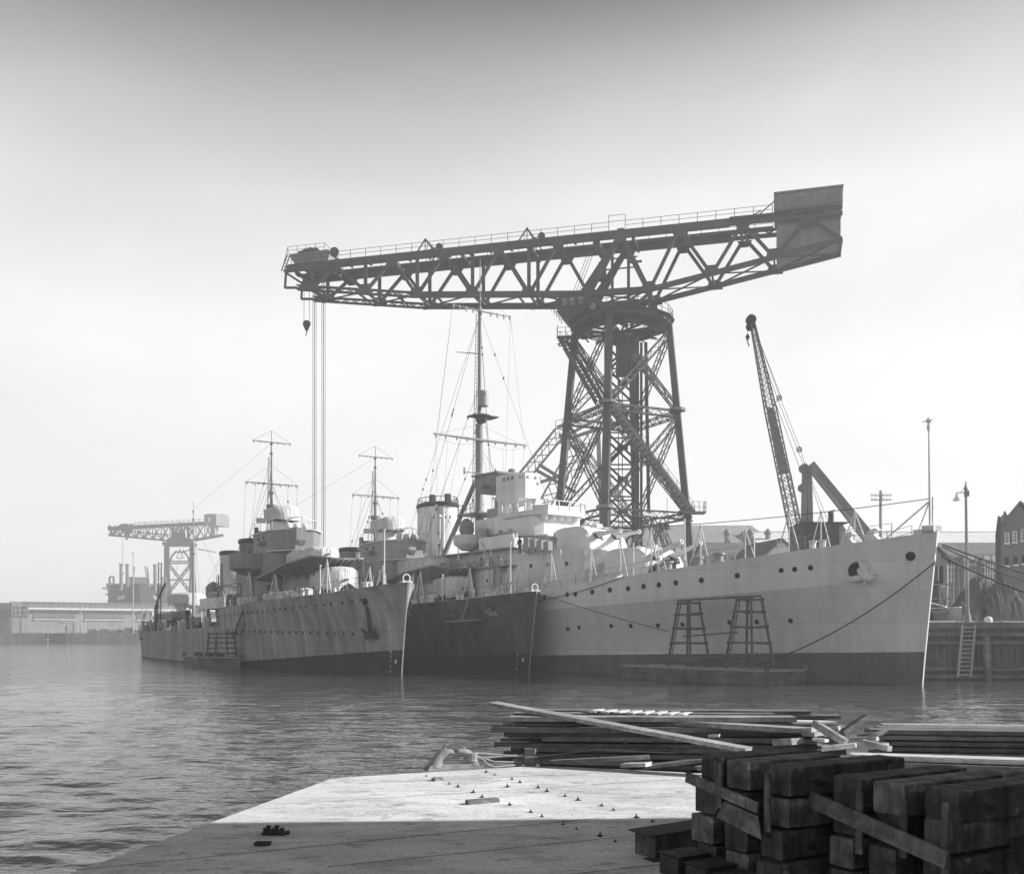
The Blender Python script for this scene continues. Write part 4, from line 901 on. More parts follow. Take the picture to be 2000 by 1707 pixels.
def anchor(mb, c, right, up, n, sc_=1, shank=1.6):
    c = V(c); r = V(right).normalized(); u = V(up).normalized(); n = V(n).normalized()
    mb.bar(c, c+u*shank*sc_, .26*sc_, .2*sc_); mb.bar(c-r*.6*sc_-u*.1*sc_, c+r*.6*sc_-u*.1*sc_, .38*sc_, .42*sc_, up=n)
    for e in (-1,1):
        a = c+r*e*.45*sc_; mb.bar(a+n*.1, a+r*e*.55*sc_+u*.55*sc_+n*.15, .36*sc_, .16*sc_, up=n, w2=.2*sc_, h2=.06)
        mb.bar(a-u*.1*sc_, a+r*e*.35*sc_-u*.28*sc_, .3*sc_, .22*sc_, up=n)
# ------------------------------------------------------------------ destroyers
def destroyer(name, label, loc, th, v):
    root = thing(name, label, "destroyer", (loc[0],loc[1],0), -R(th), "destroyers moored side by side")
    mh, mu = v['hull'], v['up']; dz = v['dz']
    S = [0,.3,.6,1,1.5,2.2,3,4,5,7.5,10,13,16,20,24,28,32,36,38.5,42,46,52,58,64,70,76,82,87,91,94.5,97,98.6,99.4]
    h = Hull(S, ([0,1.5,5,10,16,26,40,60,80,90,96,98.6,99.4],[.07,.22,.85,1.75,2.7,4.0,4.85,5.0,4.4,3.3,2.0,1.1,.3]),
             ([0,.6,1.5,3,5,8,13,18,26,40,60,80,90,96,98.6,99.4],[.12,.75,1.4,2.15,2.75,3.3,3.95,4.4,4.8,5.05,5.05,4.6,3.8,2.7,1.5,.5]),
             ([0,3,8,16,26,38.5,38.51,55,80,99.4],[7.85+dz,7.55+dz,7.25+dz,7.05+dz,6.85+dz,6.55+dz,4.45+dz*.6,4.15+dz*.5,4.0+dz*.3,4.15+dz*.3]), 1.35, v['boot'], None, (38.5,))
    h.stem_m = M['mid']; h.build(root, mh, M['boot'], M['deck']); dk = h.deck
    for i in range(22):
        s = 4.2+i*1.5+(.3 if i%3 == 0 else 0); h.port(s, dk(s)-1.0, .15)
    for i in range(21):
        s = 7+i*1.42; h.port(s, 3.55+.02*i, .14)
    for i in range(14): h.port(84+i*.95, 2.9, .12)
    hw = MB(); c = h.pt(4.0,dk(4)-1.15,-1); n = V((.45,-.85,-.25)).normalized(); hw.tube(c-n*.2,c+n*.12,.5,.42,14); pipe = obj("hawse_pipe", hw, mh, h.o); k = MB(); k.tube(c-n*.1,c+n*.14,.34,n=12); obj("hawse_hole", k, M['black'], pipe)
    a = MB(); rt = h.pt(3,5,-1)-h.pt(5,5,-1); up = V((0,0,1)); n = V((.3,-.95,-.1))
    if v['hang']:
        p = h.pt(4.0,3.5,-1,.3); up = (c-p).normalized(); anchor(a,p,rt,up,n,1.0,2.3); a.path([p+up*2.2,c+n*.15],.09)
    else:
        p = h.pt(3.9,dk(4)-1.6,-1,.3); anchor(a,p,rt,V((-.5,-.35,.8)),n,.7,1.0)
    obj("anchor", a, M['dark'] if v['hang'] else M['dgrey'], h.o, smooth=False)
    a = MB(); p = h.pt(2.9,dk(3)-2.0,1,.25); rt2 = h.pt(2,5,1)-h.pt(4,5,1); anchor(a,p,rt2,V((.1,.2,1)),V((.4,.85,-.2)),1.1,1.1); a.bar(p+V((.1,.12,-.6)),p+V((.1,.2,.75)),.95,.5,up=V((.4,.85,0))); obj("anchor", a, M['dark'], h.o, smooth=False)
    k = MB(); p = V((h.x(0,dk(0))-.35,0,dk(0)))
    for i in range(14):
        a0, a1 = 2*math.pi*i/14, 2*math.pi*(i+1)/14; k.bar(p+V((0,.33*math.cos(a0),.34+.33*math.sin(a0))),p+V((0,.33*math.cos(a1),.34+.33*math.sin(a1))),.09)
    k.bx(p.x-.5,p.x+.2,-.45,.45,p.z-.05,p.z+.1); obj("bullring", k, M['pale'], root)
    draught(h.b, h, M['pale'], 1.7, [.25,.68,1.1,1.5,1.88][:v['nd']], "5II0O")
    k = MB(); p = h.pt(.9,1.2,-1,.03); k.bar(p+V((-.16,0,0)),p+V((.16,-.0,0)),.02,.3); obj("bow_badge", k, M['pale'], h.b, smooth=False)
    # forecastle deck fittings
    k = MB()
    for s, b in ((5,-.9),(5,.9),(9,-2.3),(9,2.3),(20,-3.9),(30,-4.3)): bollard(k,s,b,dk(s),.55,.17)
    k.lathe(L_(7.5,0,dk(7.5)),[(.55,0),(.5,.15),(.34,.25),(.34,.75),(.5,.8),(.45,1)],14); split("bollard", k, M['pale'], root)
    k = MB()
    for s, b, hh in v['tripods']: tripod(k,s,b,dk(s),hh)
    split("awning_stanchion", k, M['white'], root)
    k = MB()
    for sg in (-1,1):
        pts = [h.pt(s,dk(s),sg,-.12) for s in (1.5,4,8,13,18,24,30,38)]; k.rail(pts,.95,1.9,.02,2)
        pts = [h.pt(s,dk(s),sg,-.12) for s in (39,46,54,62,70,78,86,92,97)]; k.rail(pts,.95,1.9,.02,2)
    obj("guard_rail", k, M['mid'], root, smooth=False)
    k = MB()
    for s, b, hh in ((2.4,-.5,4.8),(11.5,-2.9,2.6)): k.tube(L_(s,b,dk(s)),L_(s,b,dk(s)+hh),.07,.05,6); k.lathe(L_(s,b,dk(s)+hh),[(.1,0),(.12,.15)],6); k.cut()
    split("jackstaff", k, M['pale'], root)
    # lockers, reels, vents along the deck edge
    k = MB()
    for i in range(24):
        s = random.uniform(13,36); b = -h.hb(s,dk(s))+random.uniform(.3,.9); z = dk(s); r_ = random.random()
        if r_ < .4: k.lathe(L_(s,b,z),[(.2,0),(.2,.5),(.28,.55),(.2,.75)],8)
        elif r_ < .75: k.bx(-s-.35,-s+.35,b-.2,b+.25,z,z+random.uniform(.4,.9))
        else: k.tube(L_(s-.3,b,z+.4),L_(s+.3,b,z+.4),.36,n=10)
        k.cut()
    split("deck_locker", k, M['white'], root)
    # guns A and B under canvas
    def gun(s0, s1, z, zt, seed):
        g = MB(); g.lathe(L_(s0-(s0-s1)*.22,0,z),[(1.5,0),(1.4,.5)],18); go = obj("gun_mounting", g, mu, root)
        b = MB(); b.tube(L_(s0-3,0,z+1.45),L_(s1-.9,0,z+1.65),.17,.11,10); obj("gun_barrel", b, M['dgrey'], go); cover("gun_cover",root,M['canvas'],s0,s1,3.0,z+.75,zt,seed,.75,parent=go)
        f = MB()
        for s in (s1+.9,(s0+s1)/2,s0-.4):
            for e in (-1.35,1.35): f.bar(L_(s,e,z),L_(s,e,zt-.4),.07); f.cut()
        split("cover_frame", f, M['pale'], go, smooth=False)
    gun(20.2,12.8,dk(17),10.0+dz,v['seed']); zB = 9.75+dz
    gun(26.0,17.6,zB,12.3+dz,v['seed']+3)
    # shelter deck house and the flared B gun deck
    k = MB(); k.plan([(-36,-3.1),(-36,3.1),(-20,2.5),(-17.5,1.2),(-17.5,-1.2),(-20,-2.5)],6.6+dz,zB-.3); sh = obj("shelter_house", k, mu, root, smooth=False)
    k = MB(); k.bx(-24.2,-23.3,-2.78,-2.6,dk(24),dk(24)+1.9); k.bx(-27.5,-26.6,-3.0,-2.7,dk(27),dk(27)+1.9); obj("door", k, M['dark'], sh, smooth=False)
    rim = [(25.5,-4.5,9.35),(22.5,-4.55,9.6),(18.5,-4.0,10.35),(14.6,-2.7,10.95),(13.2,-1.2,10.75),(13.0,0,10.7),(13.2,1.2,10.75),(14.6,2.7,10.95),(18.5,4.0,10.35),(22.5,4.55,9.6),(25.5,4.5,9.35)]
    inn = [(25.5,-3.0,9.3),(22.5,-2.8,9.3),(19.5,-2.2,9.3),(17.6,-1.3,9.3),(17.2,-.6,9.3),(17.2,0,9.3),(17.2,.6,9.3),(17.6,1.3,9.3),(19.5,2.2,9.3),(22.5,2.8,9.3),(25.5,3.0,9.3)]
    k = MB(); n_ = len(rim); A = [L_(a,b,c+dz) for a,b,c in rim]; B = [L_(a,b,c+dz) for a,b,c in inn]
    k.add(A+B+[p+V((0,0,.07)) for p in A]+[p+V((0,0,.07)) for p in B], [(i,i+1,n_+i+1,n_+i) for i in range(n_-1)]+[(2*n_+i,3*n_+i,3*n_+i+1,2*n_+i+1) for i in range(n_-1)]+[(i,2*n_+i,2*n_+i+1,i+1) for i in range(n_-1)])
    k.add(B+[p-V((0,0,.1)) for p in B], [tuple(range(n_)),tuple(range(n_,2*n_))[::-1]]); gd = obj("gun_deck", k, mu, root, smooth=False)
    k = MB()
    for i in range(n_): k.bar(A[i].lerp(B[i],.02)-V((0,0,.1)),B[i]-V((0,0,.25)),.09,.28); 
    for i in range(n_-1): k.bar(A[i],A[i+1],.1,.16)
    for i in range(0,n_-1): k.bar(A[i].lerp(A[i+1],.5)-V((0,0,.1)),B[i].lerp(B[i+1],.5)-V((0,0,.25)),.07,.2)
    for s, b in ((24,-3.9),(20,-3.5),(24,3.9),(20,3.5)): k.tube(L_(s,b,dk(s)),L_(s,b,9.5+dz),.08,n=6)
    obj("gun_deck_rib", k, M['dgrey'], gd, smooth=False)
    # bridge
    k = MB(); k.plan([(-36.2,-3.2),(-36.2,3.2),(-28,3.2),(-26.2,1.8),(-25.8,0),(-26.2,-1.8),(-28,-3.2)],9.45+dz,12.3+dz); br = obj("bridge", k, mu, root, smooth=False)
    pl = [(-33.6,-2.5),(-33.6,2.7),(-27.0,2.9),(-24.2,1.1),(-24.2,-.9),(-27.0,-2.6)]
    k = MB(); k.prism([V((x,y,12.3+dz+(.12 if x > -25 else 0))) for x,y in pl],(0,0,2.2)); ub = obj("upper_bridge", k, mu, br, smooth=False)
    k = MB(); ol = [(x-.1 if x < -30 else x+.12,y*1.05) for x,y in pl]
    for i in range(len(ol)): a = V((*ol[i],14.5+dz)); b = V((*ol[(i+1)%len(ol)],14.5+dz)); k.bar(a,b,.14,.12); k.bar(a-V((0,0,2.2)),b-V((0,0,2.2)),.25,.1)
    obj("bridge_coaming", k, M['pale'], ub, smooth=False)
    k = MB(); k.plan([(-25.6,-1.7),(-24.3,-1.2),(-23.8,-.9),(-23.8,.1),(-24.9,.2)],13.3+dz,14.62+dz); k.prism([V((-25.4,-1.7,13.3+dz)),V((-23.8,-.9,13.3+dz)),V((-23.8,.1,13.3+dz)),V((-24.3,.0,12.6+dz)),V((-24.9,-1.2,12.6+dz))],(0,0,.05)); obj("chart_shelter", k, mu, ub, smooth=False)
    k = MB()
    for s, b in ((27.5,-2.52),(29,-2.54),(30.6,-2.54)): k.lathe(L_(s,b,13.4+dz),[(.01,0)],4)
    for z in (10.6,11.0): k.bar(L_(35.9,-3.25,z+dz),L_(28.2,-3.25,z+dz),.06,.06)
    k.bar(L_(29.2,-2.9,13.35+dz),L_(30.6,-2.9,13.35+dz),.5,.4); k.bar(L_(29.6,-2.5,13.3+dz),L_(29.6,-3.2,13.3+dz),.25); obj("bridge_fittings", k, M['dgrey'], br)
    k = MB()
    for s_, z_ in ((29.2,11.2),(30.6,11.2),(32,11.2),(33.4,11.2),(29.5,13.9),(31.5,13.9)):
        yb_ = -3.2 if z_ < 12 else -2.58; k.tube(L_(s_,yb_+.05,z_+dz),L_(s_,yb_-.04,z_+dz),.17,n=10); k.cut()
    split("porthole", k, M['black'], br)
    k = MB(); rl = [L_(33.4,-2.4,14.5+dz),L_(27.2,-2.4,14.5+dz),L_(24.6,0,14.6+dz),L_(27.2,2.4,14.5+dz),L_(33.4,2.4,14.5+dz)]
    k.rail(rl,1.25,2.2,.03,1); k.bar(L_(25,-.2,15.9+dz),L_(31,-.2,16.0+dz),.1,.1); obj("bridge_rail", k, M['pale'], ub, smooth=False)
    k = MB()
    for b in (-1.1,-.2,.7): k.ball(L_(25.8,b,14.95+dz),.36,12); k.tube(L_(25.8,b,14.4+dz),L_(25.8,b,14.8+dz),.14); k.cut()
    split("bridge_lamp", k, M['pale'], ub)
    for sg in (-1,1):
        k = MB(); c = L_(30.2,sg*3.9,0); k.lathe(c+V((0,0,9.9+dz)),[(.9,0),(2.1,.6),(2.15,.75),(2.15,2.2),(2.0,2.2),(2.0,.8)],20,cap=False); k.lathe(c+V((0,0,10.4+dz)),[(1.9,.2),(1.9,.28)],20); k.tube(c+V((0,-sg*.2,7+dz)),c+V((0,-sg*.2,10.4+dz)),.3,n=8); obj("bridge_wing_tub", k, mu, br)
    k = MB(); k.lathe(L_(31.6,0,14.4+dz),[(1.3,0),(1.2,1.5)],16); k.bar(L_(32.6,-2.4,16.1+dz),L_(32.6,2.4,16.1+dz),.5); dr = obj("director", k, M['pale'], br); cover("director_cover",root,M['canvas'],34.0,29.0,2.6,16.0+dz,17.6+dz,v['seed']+7,.3,parent=dr)
    k = MB()
    for i in range(6): a = L_(36,-3.3,10.5+dz); k.tube(L_(34.5+i*.35,-3.0+i*.3,10.5+dz),L_(34.5+i*.35,-3.0+i*.3,12.2+dz+.3*(i%2)),.12,n=6)
    k.tube(L_(34.6,2.2,14.5+dz),L_(34.6,2.2,15.9+dz),.3,n=8); k.bar(L_(35.4,-1.6,14.9+dz),L_(35.4,1.6,14.9+dz),.5,.6); k.bar(L_(35.4,-1.6,14.4+dz),L_(35.4,-1.6,15.6+dz),.4); obj("signal_gear", k, M['dgrey'], br)
    # foremast and rigging
    zt = 26.6+dz; mo, X = mast_set(root, M['dgrey'], 34.9, 9, zt, ((zt-6.05,3.1,.09,0),(zt-1.35,2.25,.07,0)), .24, .08, (14,zt-3))
    k = MB(); k.lathe(X(zt-8.9),[(.12,0),(.55,.1),(.6,.5)],10); obj("crows_nest", k, M['dgrey'], mo)
    k = MB()
    for sg in (-1,1):
        wire(k,X(zt-5),L_(38,sg*4.4,7+dz),.018); wire(k,X(zt-6),L_(33,sg*4.2,9.4+dz),.018,beads=2); wire(k,X(zt-1.3)+V((.2,sg*2.2,0)),X(zt),.014); wire(k,X(zt-6)+V((.2,sg*3,0)),L_(36.5,sg*2.9,9.5+dz),.012,beads=1); wire(k,X(zt-6)+V((.2,sg*1.8,0)),L_(36,sg*2.6,9.5+dz),.012,beads=1); wire(k,X(zt-6)+V((.2,sg*3,0)),X(zt-3.9),.012)
        wire(k,X(zt-3),L_(45,sg*2,7+dz),.018,beads=1)
    obj("rigging", k, M['wire'], mo)
    # funnels
    for s, zt_, rx, ry in ((42.6,14.9+dz,1.9,1.35),(51.6,14.1+dz,1.75,1.2)):
        f = funnel(root,"funnel",mu if s < 45 else M['pale'],s,4.5,zt_,rx,ry,M['dark'])
        k = MB(); k.tube(L_(s-.5,-ry-.12,6),L_(s-.5,-ry-.12,zt_-1.6),.13,n=8); k.tube(L_(s+.8,-ry-.1,6),L_(s+.8,-ry-.1,zt_-3),.1,n=8); k.path([L_(s-.9,-ry,10),L_(s-.9,-ry-.8,10),L_(s-.9,-ry-.8,11)],.05); k.lathe(L_(s,0,9.6+dz),[(1.25,0),(1.25,.2)],20,rx*1.1,ry*1.15); obj("steam_pipe", k, M['mid'], f)
        k = MB()
        for sg in (-1,1): wire(k,L_(s,sg*ry,zt_-.6),L_(s+5,sg*4.3,4.4),.016); wire(k,L_(s,sg*ry,zt_-.6),L_(s-4,sg*4.3,6.5),.016)
        obj("funnel_guy", k, M['wire'], f)
    for s in (41.0,43.6):
        k = MB(); c = L_(s,-2.4,4.4); k.tube(c,c+V((0,0,2.2)),.32,n=10)
        pts = [c+V((0,0,2.2)),c+V((.1,0,2.9)),c+V((.5,0,3.3)),c+V((1.0,0,3.3))]
        for a, b, r_ in zip(pts,pts[1:],(.34,.42,.55)): k.tube(a,b,r_,r_*1.15,10)
        obj("ventilator", k, mu, root)
    # bandstand between the funnels with a covered searchlight
    k = MB(); k.plan([(-57,-2.5),(-57,2.5),(-49.2,2.5),(-48.5,1.6),(-48.5,-1.6),(-49.2,-2.5)],6.75,8.15); bs = obj("bandstand", k, M['pale'], root, smooth=False)
    k = MB()
    for s, b in ((50,-1.8),(50,1.8),(55.5,-1.8),(55.5,1.8)): k.tube(L_(s,b,4),L_(s,b,6.8),.22,n=8)
    k.bx(-55,-50,-1,1,4,6.75); obj("bandstand_post", k, mu, bs)
    k = MB(); c = L_(58.2,-.4,8.2); k.lathe(c,[(.8,-.1),(1.05,.7),(1.0,1.6),(.6,2.1),(.12,2.35)],9); k.lathe(L_(55.9,-.8,8.1),[(1,0),(.9,.8),(.5,1)],7); obj("searchlight_cover", k, M['dgrey'], root, ang=25)
    k = MB()
    for e in (-.9,.9): k.path([L_(54.3+e*1.5,e*1.6,8.2)]+[L_(54.3+e*1.5-3.6*math.sin(a),e*1.6,8.2+.9*math.cos(a)*1.3) for a in [i*.22 for i in range(2,8)]],.16,6)
    obj("davit", k, M['dgrey'], root)
    # waist and quarterdeck: tubes, guns, boat, ventilators, charges
    for s in (47,63.5):
        k = MB()
        for i in range(4): k.tube(L_(s-3.4,-1.1+i*.72,5.5),L_(s+3.4,-1.1+i*.72,5.5),.33,n=10)
        k.lathe(L_(s,0,4.2),[(1.4,0),(1.2,1)],14); obj("torpedo_tubes", k, M['dgrey'], root)
    mo2, X2 = mast_set(root, M['mid'], 70.5, 4, 22.6+dz*.5, (), .2, .06)
    k = MB(); c = X2(15.8+dz*.5); k.tube(c,c+V((-3.4,-.9,-.3)),.09,.05,6); k.tube(c+V((0,.6,0)),c+V((2.6,2.6,-.6)),.07,.04,6); obj("gaff", k, M['mid'], mo2)
    k = MB()
    for sg in (-1,1): wire(k,X2(20),L_(78,sg*3,6),.016); wire(k,X2(20),L_(60,sg*4,4.4),.016)
    wire(k,X2(21.5),X(zt-1.4),.014); obj("rigging", k, M['wire'], mo2)
    k = MB(); k.plan([(-84,-2.2),(-84,2.2),(-68,2.4),(-68,-2.4)],4,6.7); ah = obj("after_deckhouse", k, mu, root, smooth=False)
    k = MB()
    for i in range(5): k.bx(-82+i*3-.35,-82+i*3+.35,-2.32,-2.1,4.15,6); 
    obj("door", k, M['dark'], ah, smooth=False)
    for s, z in ((75,6.7),(88,4.1)):
        g = MB(); g.lathe(L_(s,0,z),[(1.3,0),(1.25,.6)],16); g.prism([L_(s+1.0,-1.4,z+.6),L_(s-1.2,-1.4,z+.6),L_(s-1.0,-1.3,z+2.0),L_(s+1.2,-1.3,z+2.2)],(0,2.7,0)); go = obj("gun_mounting", g, M['pale'] if s < 80 else mu, root, smooth=False)
        b = MB(); b.tube(L_(s+.8,0,z+1.5),L_(s+6.2,0,z+2.6),.18,.12,10); obj("gun_barrel", b, M['dgrey'], go)
    k = MB(); p = L_(83.2,-2.6,4); k.tube(p,p+V((0,0,3.6)),.2,n=8); k.path([p+V((0,0,3.5)),p+V((1.2,0,4.4)),p+V((4.8,0,6.2)),p+V((6.8,0,7.0))],.17,8); k.tube(L_(78,-3.5,4),L_(78,-3.5,9.5),.07,n=6); obj("boat_derrick", k, M['dark'], root)
    k = MB(); k.lat(L_(79.3,-2.9,4),L_(81.0,-2.4,14.4),.42,.42,18,.06,.035); obj("lattice_derrick", k, M['dark'], root, smooth=False)
    cover("quarterdeck_cover",root,M['canvas'],79,71,3.6,7.8,9.6,v['seed']+11,.8)
    # boat in davits
    k = MB(); sec = []
    for i in range(9):
        f = i/8; w_ = .95*math.sin(math.pi*(f*.86+.09))**.6; s = 64-f*7.5
        sec.append([L_(s,-4.2+w_*y,5.6+z*(.9+.25*(2*f-1)**2)) for y, z in ((-1,.95),(-.85,.4),(-.35,0),(.35,0),(.85,.4),(1,.95))])
    k.add([p for r in sec for p in r],[(i*6+j,i*6+j+1,(i+1)*6+j+1,(i+1)*6+j) for i in range(8) for j in range(5)]+[(i*6,i*6+5,(i+1)*6+5,(i+1)*6) for i in range(8)]); bt = obj("ship_boat", k, M['dgrey'], root)
    k = MB()
    for s in (58.5,62.5): k.path([L_(s,-3.4,4.2),L_(s,-3.4,7),L_(s,-3.7,7.6),L_(s,-4.2,7.7)],.1,6); k.tube(L_(s,-4.2,7.7),L_(s,-4.2,6.4),.03,n=4)
    obj("davit", k, M['pale'], bt)
    k = MB(); kk = MB(); k3 = MB()
    for i in range(85):
        s = random.uniform(42,97); b = -interp(s,*h.dk)+random.uniform(.3,2.2); z = dk(s); r_ = random.random(); q = (k,kk,k3)[i%3]
        if r_ < .3: q.bx(-s-random.uniform(.2,.6),-s+.4,b-.3,b+.3,z,z+random.uniform(.5,1.5))
        elif r_ < .5: q.tube(L_(s,b,z),L_(s,b,z+random.uniform(1,2.4)),random.uniform(.07,.22),n=8)
        elif r_ < .66: q.tube(L_(s-.35,b,z+.4),L_(s+.35,b,z+.4),.36,n=10)
        elif r_ < .8: q.bar(L_(s,b,z),L_(s+random.uniform(-1.5,1.5),b+.3,z+random.uniform(1,2.8)),.08)
        else: q.lathe(L_(s,b,z),[(.26,0),(.26,1.0),(.5,1.25),(.45,1.6)],9)
        q.cut()
    split("deck_locker", k, M['dark'], root); split("ventilator", kk, M['dgrey'], root); split("deck_fitting", k3, M['white'], root)
    k = MB(); rr = random.Random(v['seed'])  # pale boxes added to stand in for sunlit faces of the deck clutter
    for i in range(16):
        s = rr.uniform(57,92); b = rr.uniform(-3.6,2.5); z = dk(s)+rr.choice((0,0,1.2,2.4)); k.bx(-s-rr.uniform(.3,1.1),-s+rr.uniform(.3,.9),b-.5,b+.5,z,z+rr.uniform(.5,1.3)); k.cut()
    split("lit_face_box", k, M['pale'], root)
    k = MB()
    for s in (94,98): k.tube(L_(s,-1.6,4.1),L_(s,-1.6,8.4),.08,n=6)
    k.bar(L_(93.2,-1.6,8.4),L_(94.8,-1.6,8.4),.16); k.path([L_(95,-2.2,4.1),L_(95.4,-2.2,5.6),L_(93.2,-2.2,7)],.1,6); k.path([L_(93.8,-2.4,4.1),L_(91.2,-2.4,7.4)],.07,6); k.tube(L_(99.4,0,4.2),L_(101,0,4.2),.1); obj("ensign_staff", k, M['mid'], root)
    k = MB()
    for i in range(7): k.tube(L_(96.2+i*.35,-1.2,4.55),L_(96.2+i*.35,-.3,4.55),.3,n=10)
    obj("depth_charge_rack", k, M['dark'], root)
    return root, h
D1, H1 = destroyer("moored_destroyer", "grey destroyer with its anchor hanging down the bow and a raft at its side", (-9.3,86.2), 59,
    dict(hull=M['d_hull'], up=M['dgrey'], dz=0, boot=lambda s: max(.12,2.22-s*.052), hang=True, nd=5, seed=2,
         tripods=((21.5,-3.9,2.9),(10.5,-2.6,3.2),(10,1.4,2.6),(29,-4.3,3.6),(6.5,1.2,2.4))))
k = MB()
for z in (5.0,3.65):
    for q in range(1):
        s = 34.2; p = H1.pt(s,z,-1,.03); a = H1.pt(s-.3,z,-1)-H1.pt(s+.3,z,-1)
M['ghost'] = mat("faded_number_paint", .32, .6, .3, 2)
for z in (4.75,3.0):
    s = 34.4; lettering("pennant_number", "9", 2.0, H1.o, M['ghost'], H1.pt(s,z,-1,.04), H1.pt(s-.4,z+.6,-1)-H1.pt(s+.4,z+.6,-1), H1.pt(s,z+1.2,-1)-H1.pt(s,z,-1), .006)
D2, H2 = destroyer("moored_destroyer", "darker destroyer with a painting stage hung on its bow, moored against the cruiser", (1.54,93.2), 59,
    dict(hull=M['d2_hull'], up=M['mid'], dz=-.45, boot=lambda s: max(.12,1.78-s*.035), hang=False, nd=4, seed=21,
         tripods=((15.5,-3.4,3.4),(18.5,-3.9,2.6),(7.5,-2,3.0),(6.2,1.6,3.2),(24,-4.2,4.2),(28,-4.4,5.2))))
# painters' stage on the dark destroyer's bow
k = MB(); a = H2.pt(5.4,4.9,-1,.45); b = H2.pt(10.4,4.75,-1,.45); k.bar(a,b,.5,.16)
so_ = obj("painting_stage", k, M['dgrey'], D2, smooth=False)
k = MB(); mid_ = a.lerp(b,.55); tp_ = H2.pt(6.4,H2.deck(6.4)+.2,-1,.1)
for e in (-.12,.12): wire(k,tp_+V((e,0,0)),mid_+V((e,0,0)),.045)
obj("stage_rope", k, M['rope'], so_)
# ------------------------------------------------------------------ cruiser
def cruiser():
    root = thing("moored_cruiser", "big pale grey cruiser with twin gun turrets, a wide funnel and a very tall mast", "cruiser", (28.2,70.4,0), -R(55.5))
    S = [0,.6,1.5,3,5,7.5,10,13,16,20,24,28,32,36,40,45,50,58,66,76,90,105,120,135,148,156,162,165]
    h = Hull(S, ([0,2,5,10,16,24,32,42,55,90,130,150,160,165],[.09,.35,.95,1.95,3.1,4.5,5.7,6.9,7.8,8.4,7.6,5.2,2.8,.6]),
             ([0,2,4,7,10,15,20,25,32,42,55,90,130,150,160,165],[.14,1.1,1.95,2.95,3.75,4.75,5.55,6.25,7.1,8.0,8.45,8.5,8.0,6.2,4.2,1.2]),
             ([0,5,10,15,20,25,30,40,55,80,98,98.01,165],[10.45,9.95,9.5,9.1,8.75,8.3,7.95,7.4,7.0,6.8,6.8,5.0,5.2]), 1.15, lambda s: max(.15,2.3-s*.021),
             (([0,7,20,28,45,70,165],[7.4,6.95,6.3,5.95,5.5,5.2,3.4]),([0,6,15,30,60,90,165],[.03,.12,.1,.06,.04,.03,.02])), (98.0,))
    h.stem_m = M['white']; h.build(root, M['c_hull'], M['c_boot'], M['deck']); dk = h.deck
    S_ = lambda px, py, b: ship_loc(28.2,70.4,55.5,px,py,b)
    def ports(lst, r):
        for px, py in lst:
            b = -3
            for _ in range(6): s, z = S_(px,py,b); b = -h.hb(max(0,s),z)
            h.port(s, z, r)
    ports([(1064,1166),(1108,1161),(1124,1160),(1157,1156),(1191,1152),(1227,1149),(1257,1145),(1287,1142),(1320,1138),(1370,1133),(1439,1124)], .23)
    ports([(1520,1114),(1545,1112),(1574,1109)], .2)
    ports([(1109,1228),(1131,1225),(1194,1222),(1232,1222),(1285,1221),(1333,1219),(1425,1215),(1477,1214),(1541,1212)], .2)
    s, z = S_(1751,1087,-1.2); h.port(s+.1, z, .33)
    # hawse, anchor
    b = -2.0
    for _ in range(6): s, z = S_(1661,1115,b); b = -h.hb(s,z)
    c = h.pt(s,z,-1); n = V((.42,-.88,-.2)).normalized(); k = MB(); k.tube(c-n*.3,c+n*.16,.78,.7,18); hp = obj("hawse_pipe", k, M['c_hull'], h.o); k = MB(); k.tube(c-n*.1,c+n*.2,.62,n=16); obj("hawse_hole", k, M['black'], hp)
    k = MB(); rt = (h.pt(s-1,z,-1)-h.pt(s+1,z,-1)).normalized(); p = c+rt*.75-V((0,0,.45))+n*.25
    k.bar(c+n*.05-rt*.1+V((0,0,.25)),p,.26,.24); k.bar(p-rt*.3-V((0,0,.15)),p+rt*.4+V((0,0,.12)),.5,.4,up=n); k.ball(p+n*.05,.36,10)
    def fluke(tip, w): 
        o = V((0,0,1)); t = V(tip); a = (t-p); pr = a.cross(n).normalized()
        k.prism([p-pr*w*.3,p+a*.45-pr*w,p+a*.8-pr*w*.75,t,p+a*.8+pr*w*.75,p+a*.45+pr*w,p+pr*w*.3],n*.16)
        k.bar(p+n*.16,t+n*.16,.16,.1,up=n)
    fluke(p-rt*.55+V((0,0,1.35)),.24); fluke(p-rt*1.5-V((0,0,.1)),.22); k.bar(p,p+rt*.45+V((0,0,.3)),.42,.3); k.bar(c,p,.3,.28); k.bar(p,p-rt*.2-V((0,0,.5)),.18,.18); obj("anchor", k, M['c_hull'], h.o, ang=30)
    # deck edge fittings
    k = MB()
    for sg in (-1,1): k.rail([h.pt(s,dk(s),sg,-.15) for s in (2.5,5,8,12,16,20,25,30,36,42,50,60,75,96)],1.0,2.0,.022,2)
    obj("guard_rail", k, M['mid'], root, smooth=False)
    k = MB()
    for s, b, hh in ((4.6,-1.2,2.3),(9.3,-2.7,3.0),(9.0,.6,3.4),(13,-3.4,2.4),(16.8,-4.4,3.3),(21,-5.1,2.9),(22.2,-4.8,3.8),(25.2,-5.6,3.4),(28.5,-6.2,3.1),(33.5,-6.8,3.2),(38.5,-7,2.6)): tripod(k,s,b,dk(s),hh,.055,1.0)
    for s, b, hh in ((18.4,-4.6,4.0),(34.6,-4.9,3.8),(12,-3.5,1.7),(23.4,-5.7,2.8)): k.tube(L_(s,b,dk(s)),L_(s,b,dk(s)+hh),.06,n=6); k.cut()
    split("awning_stanchion", k, M['white'], root)
    k = MB()
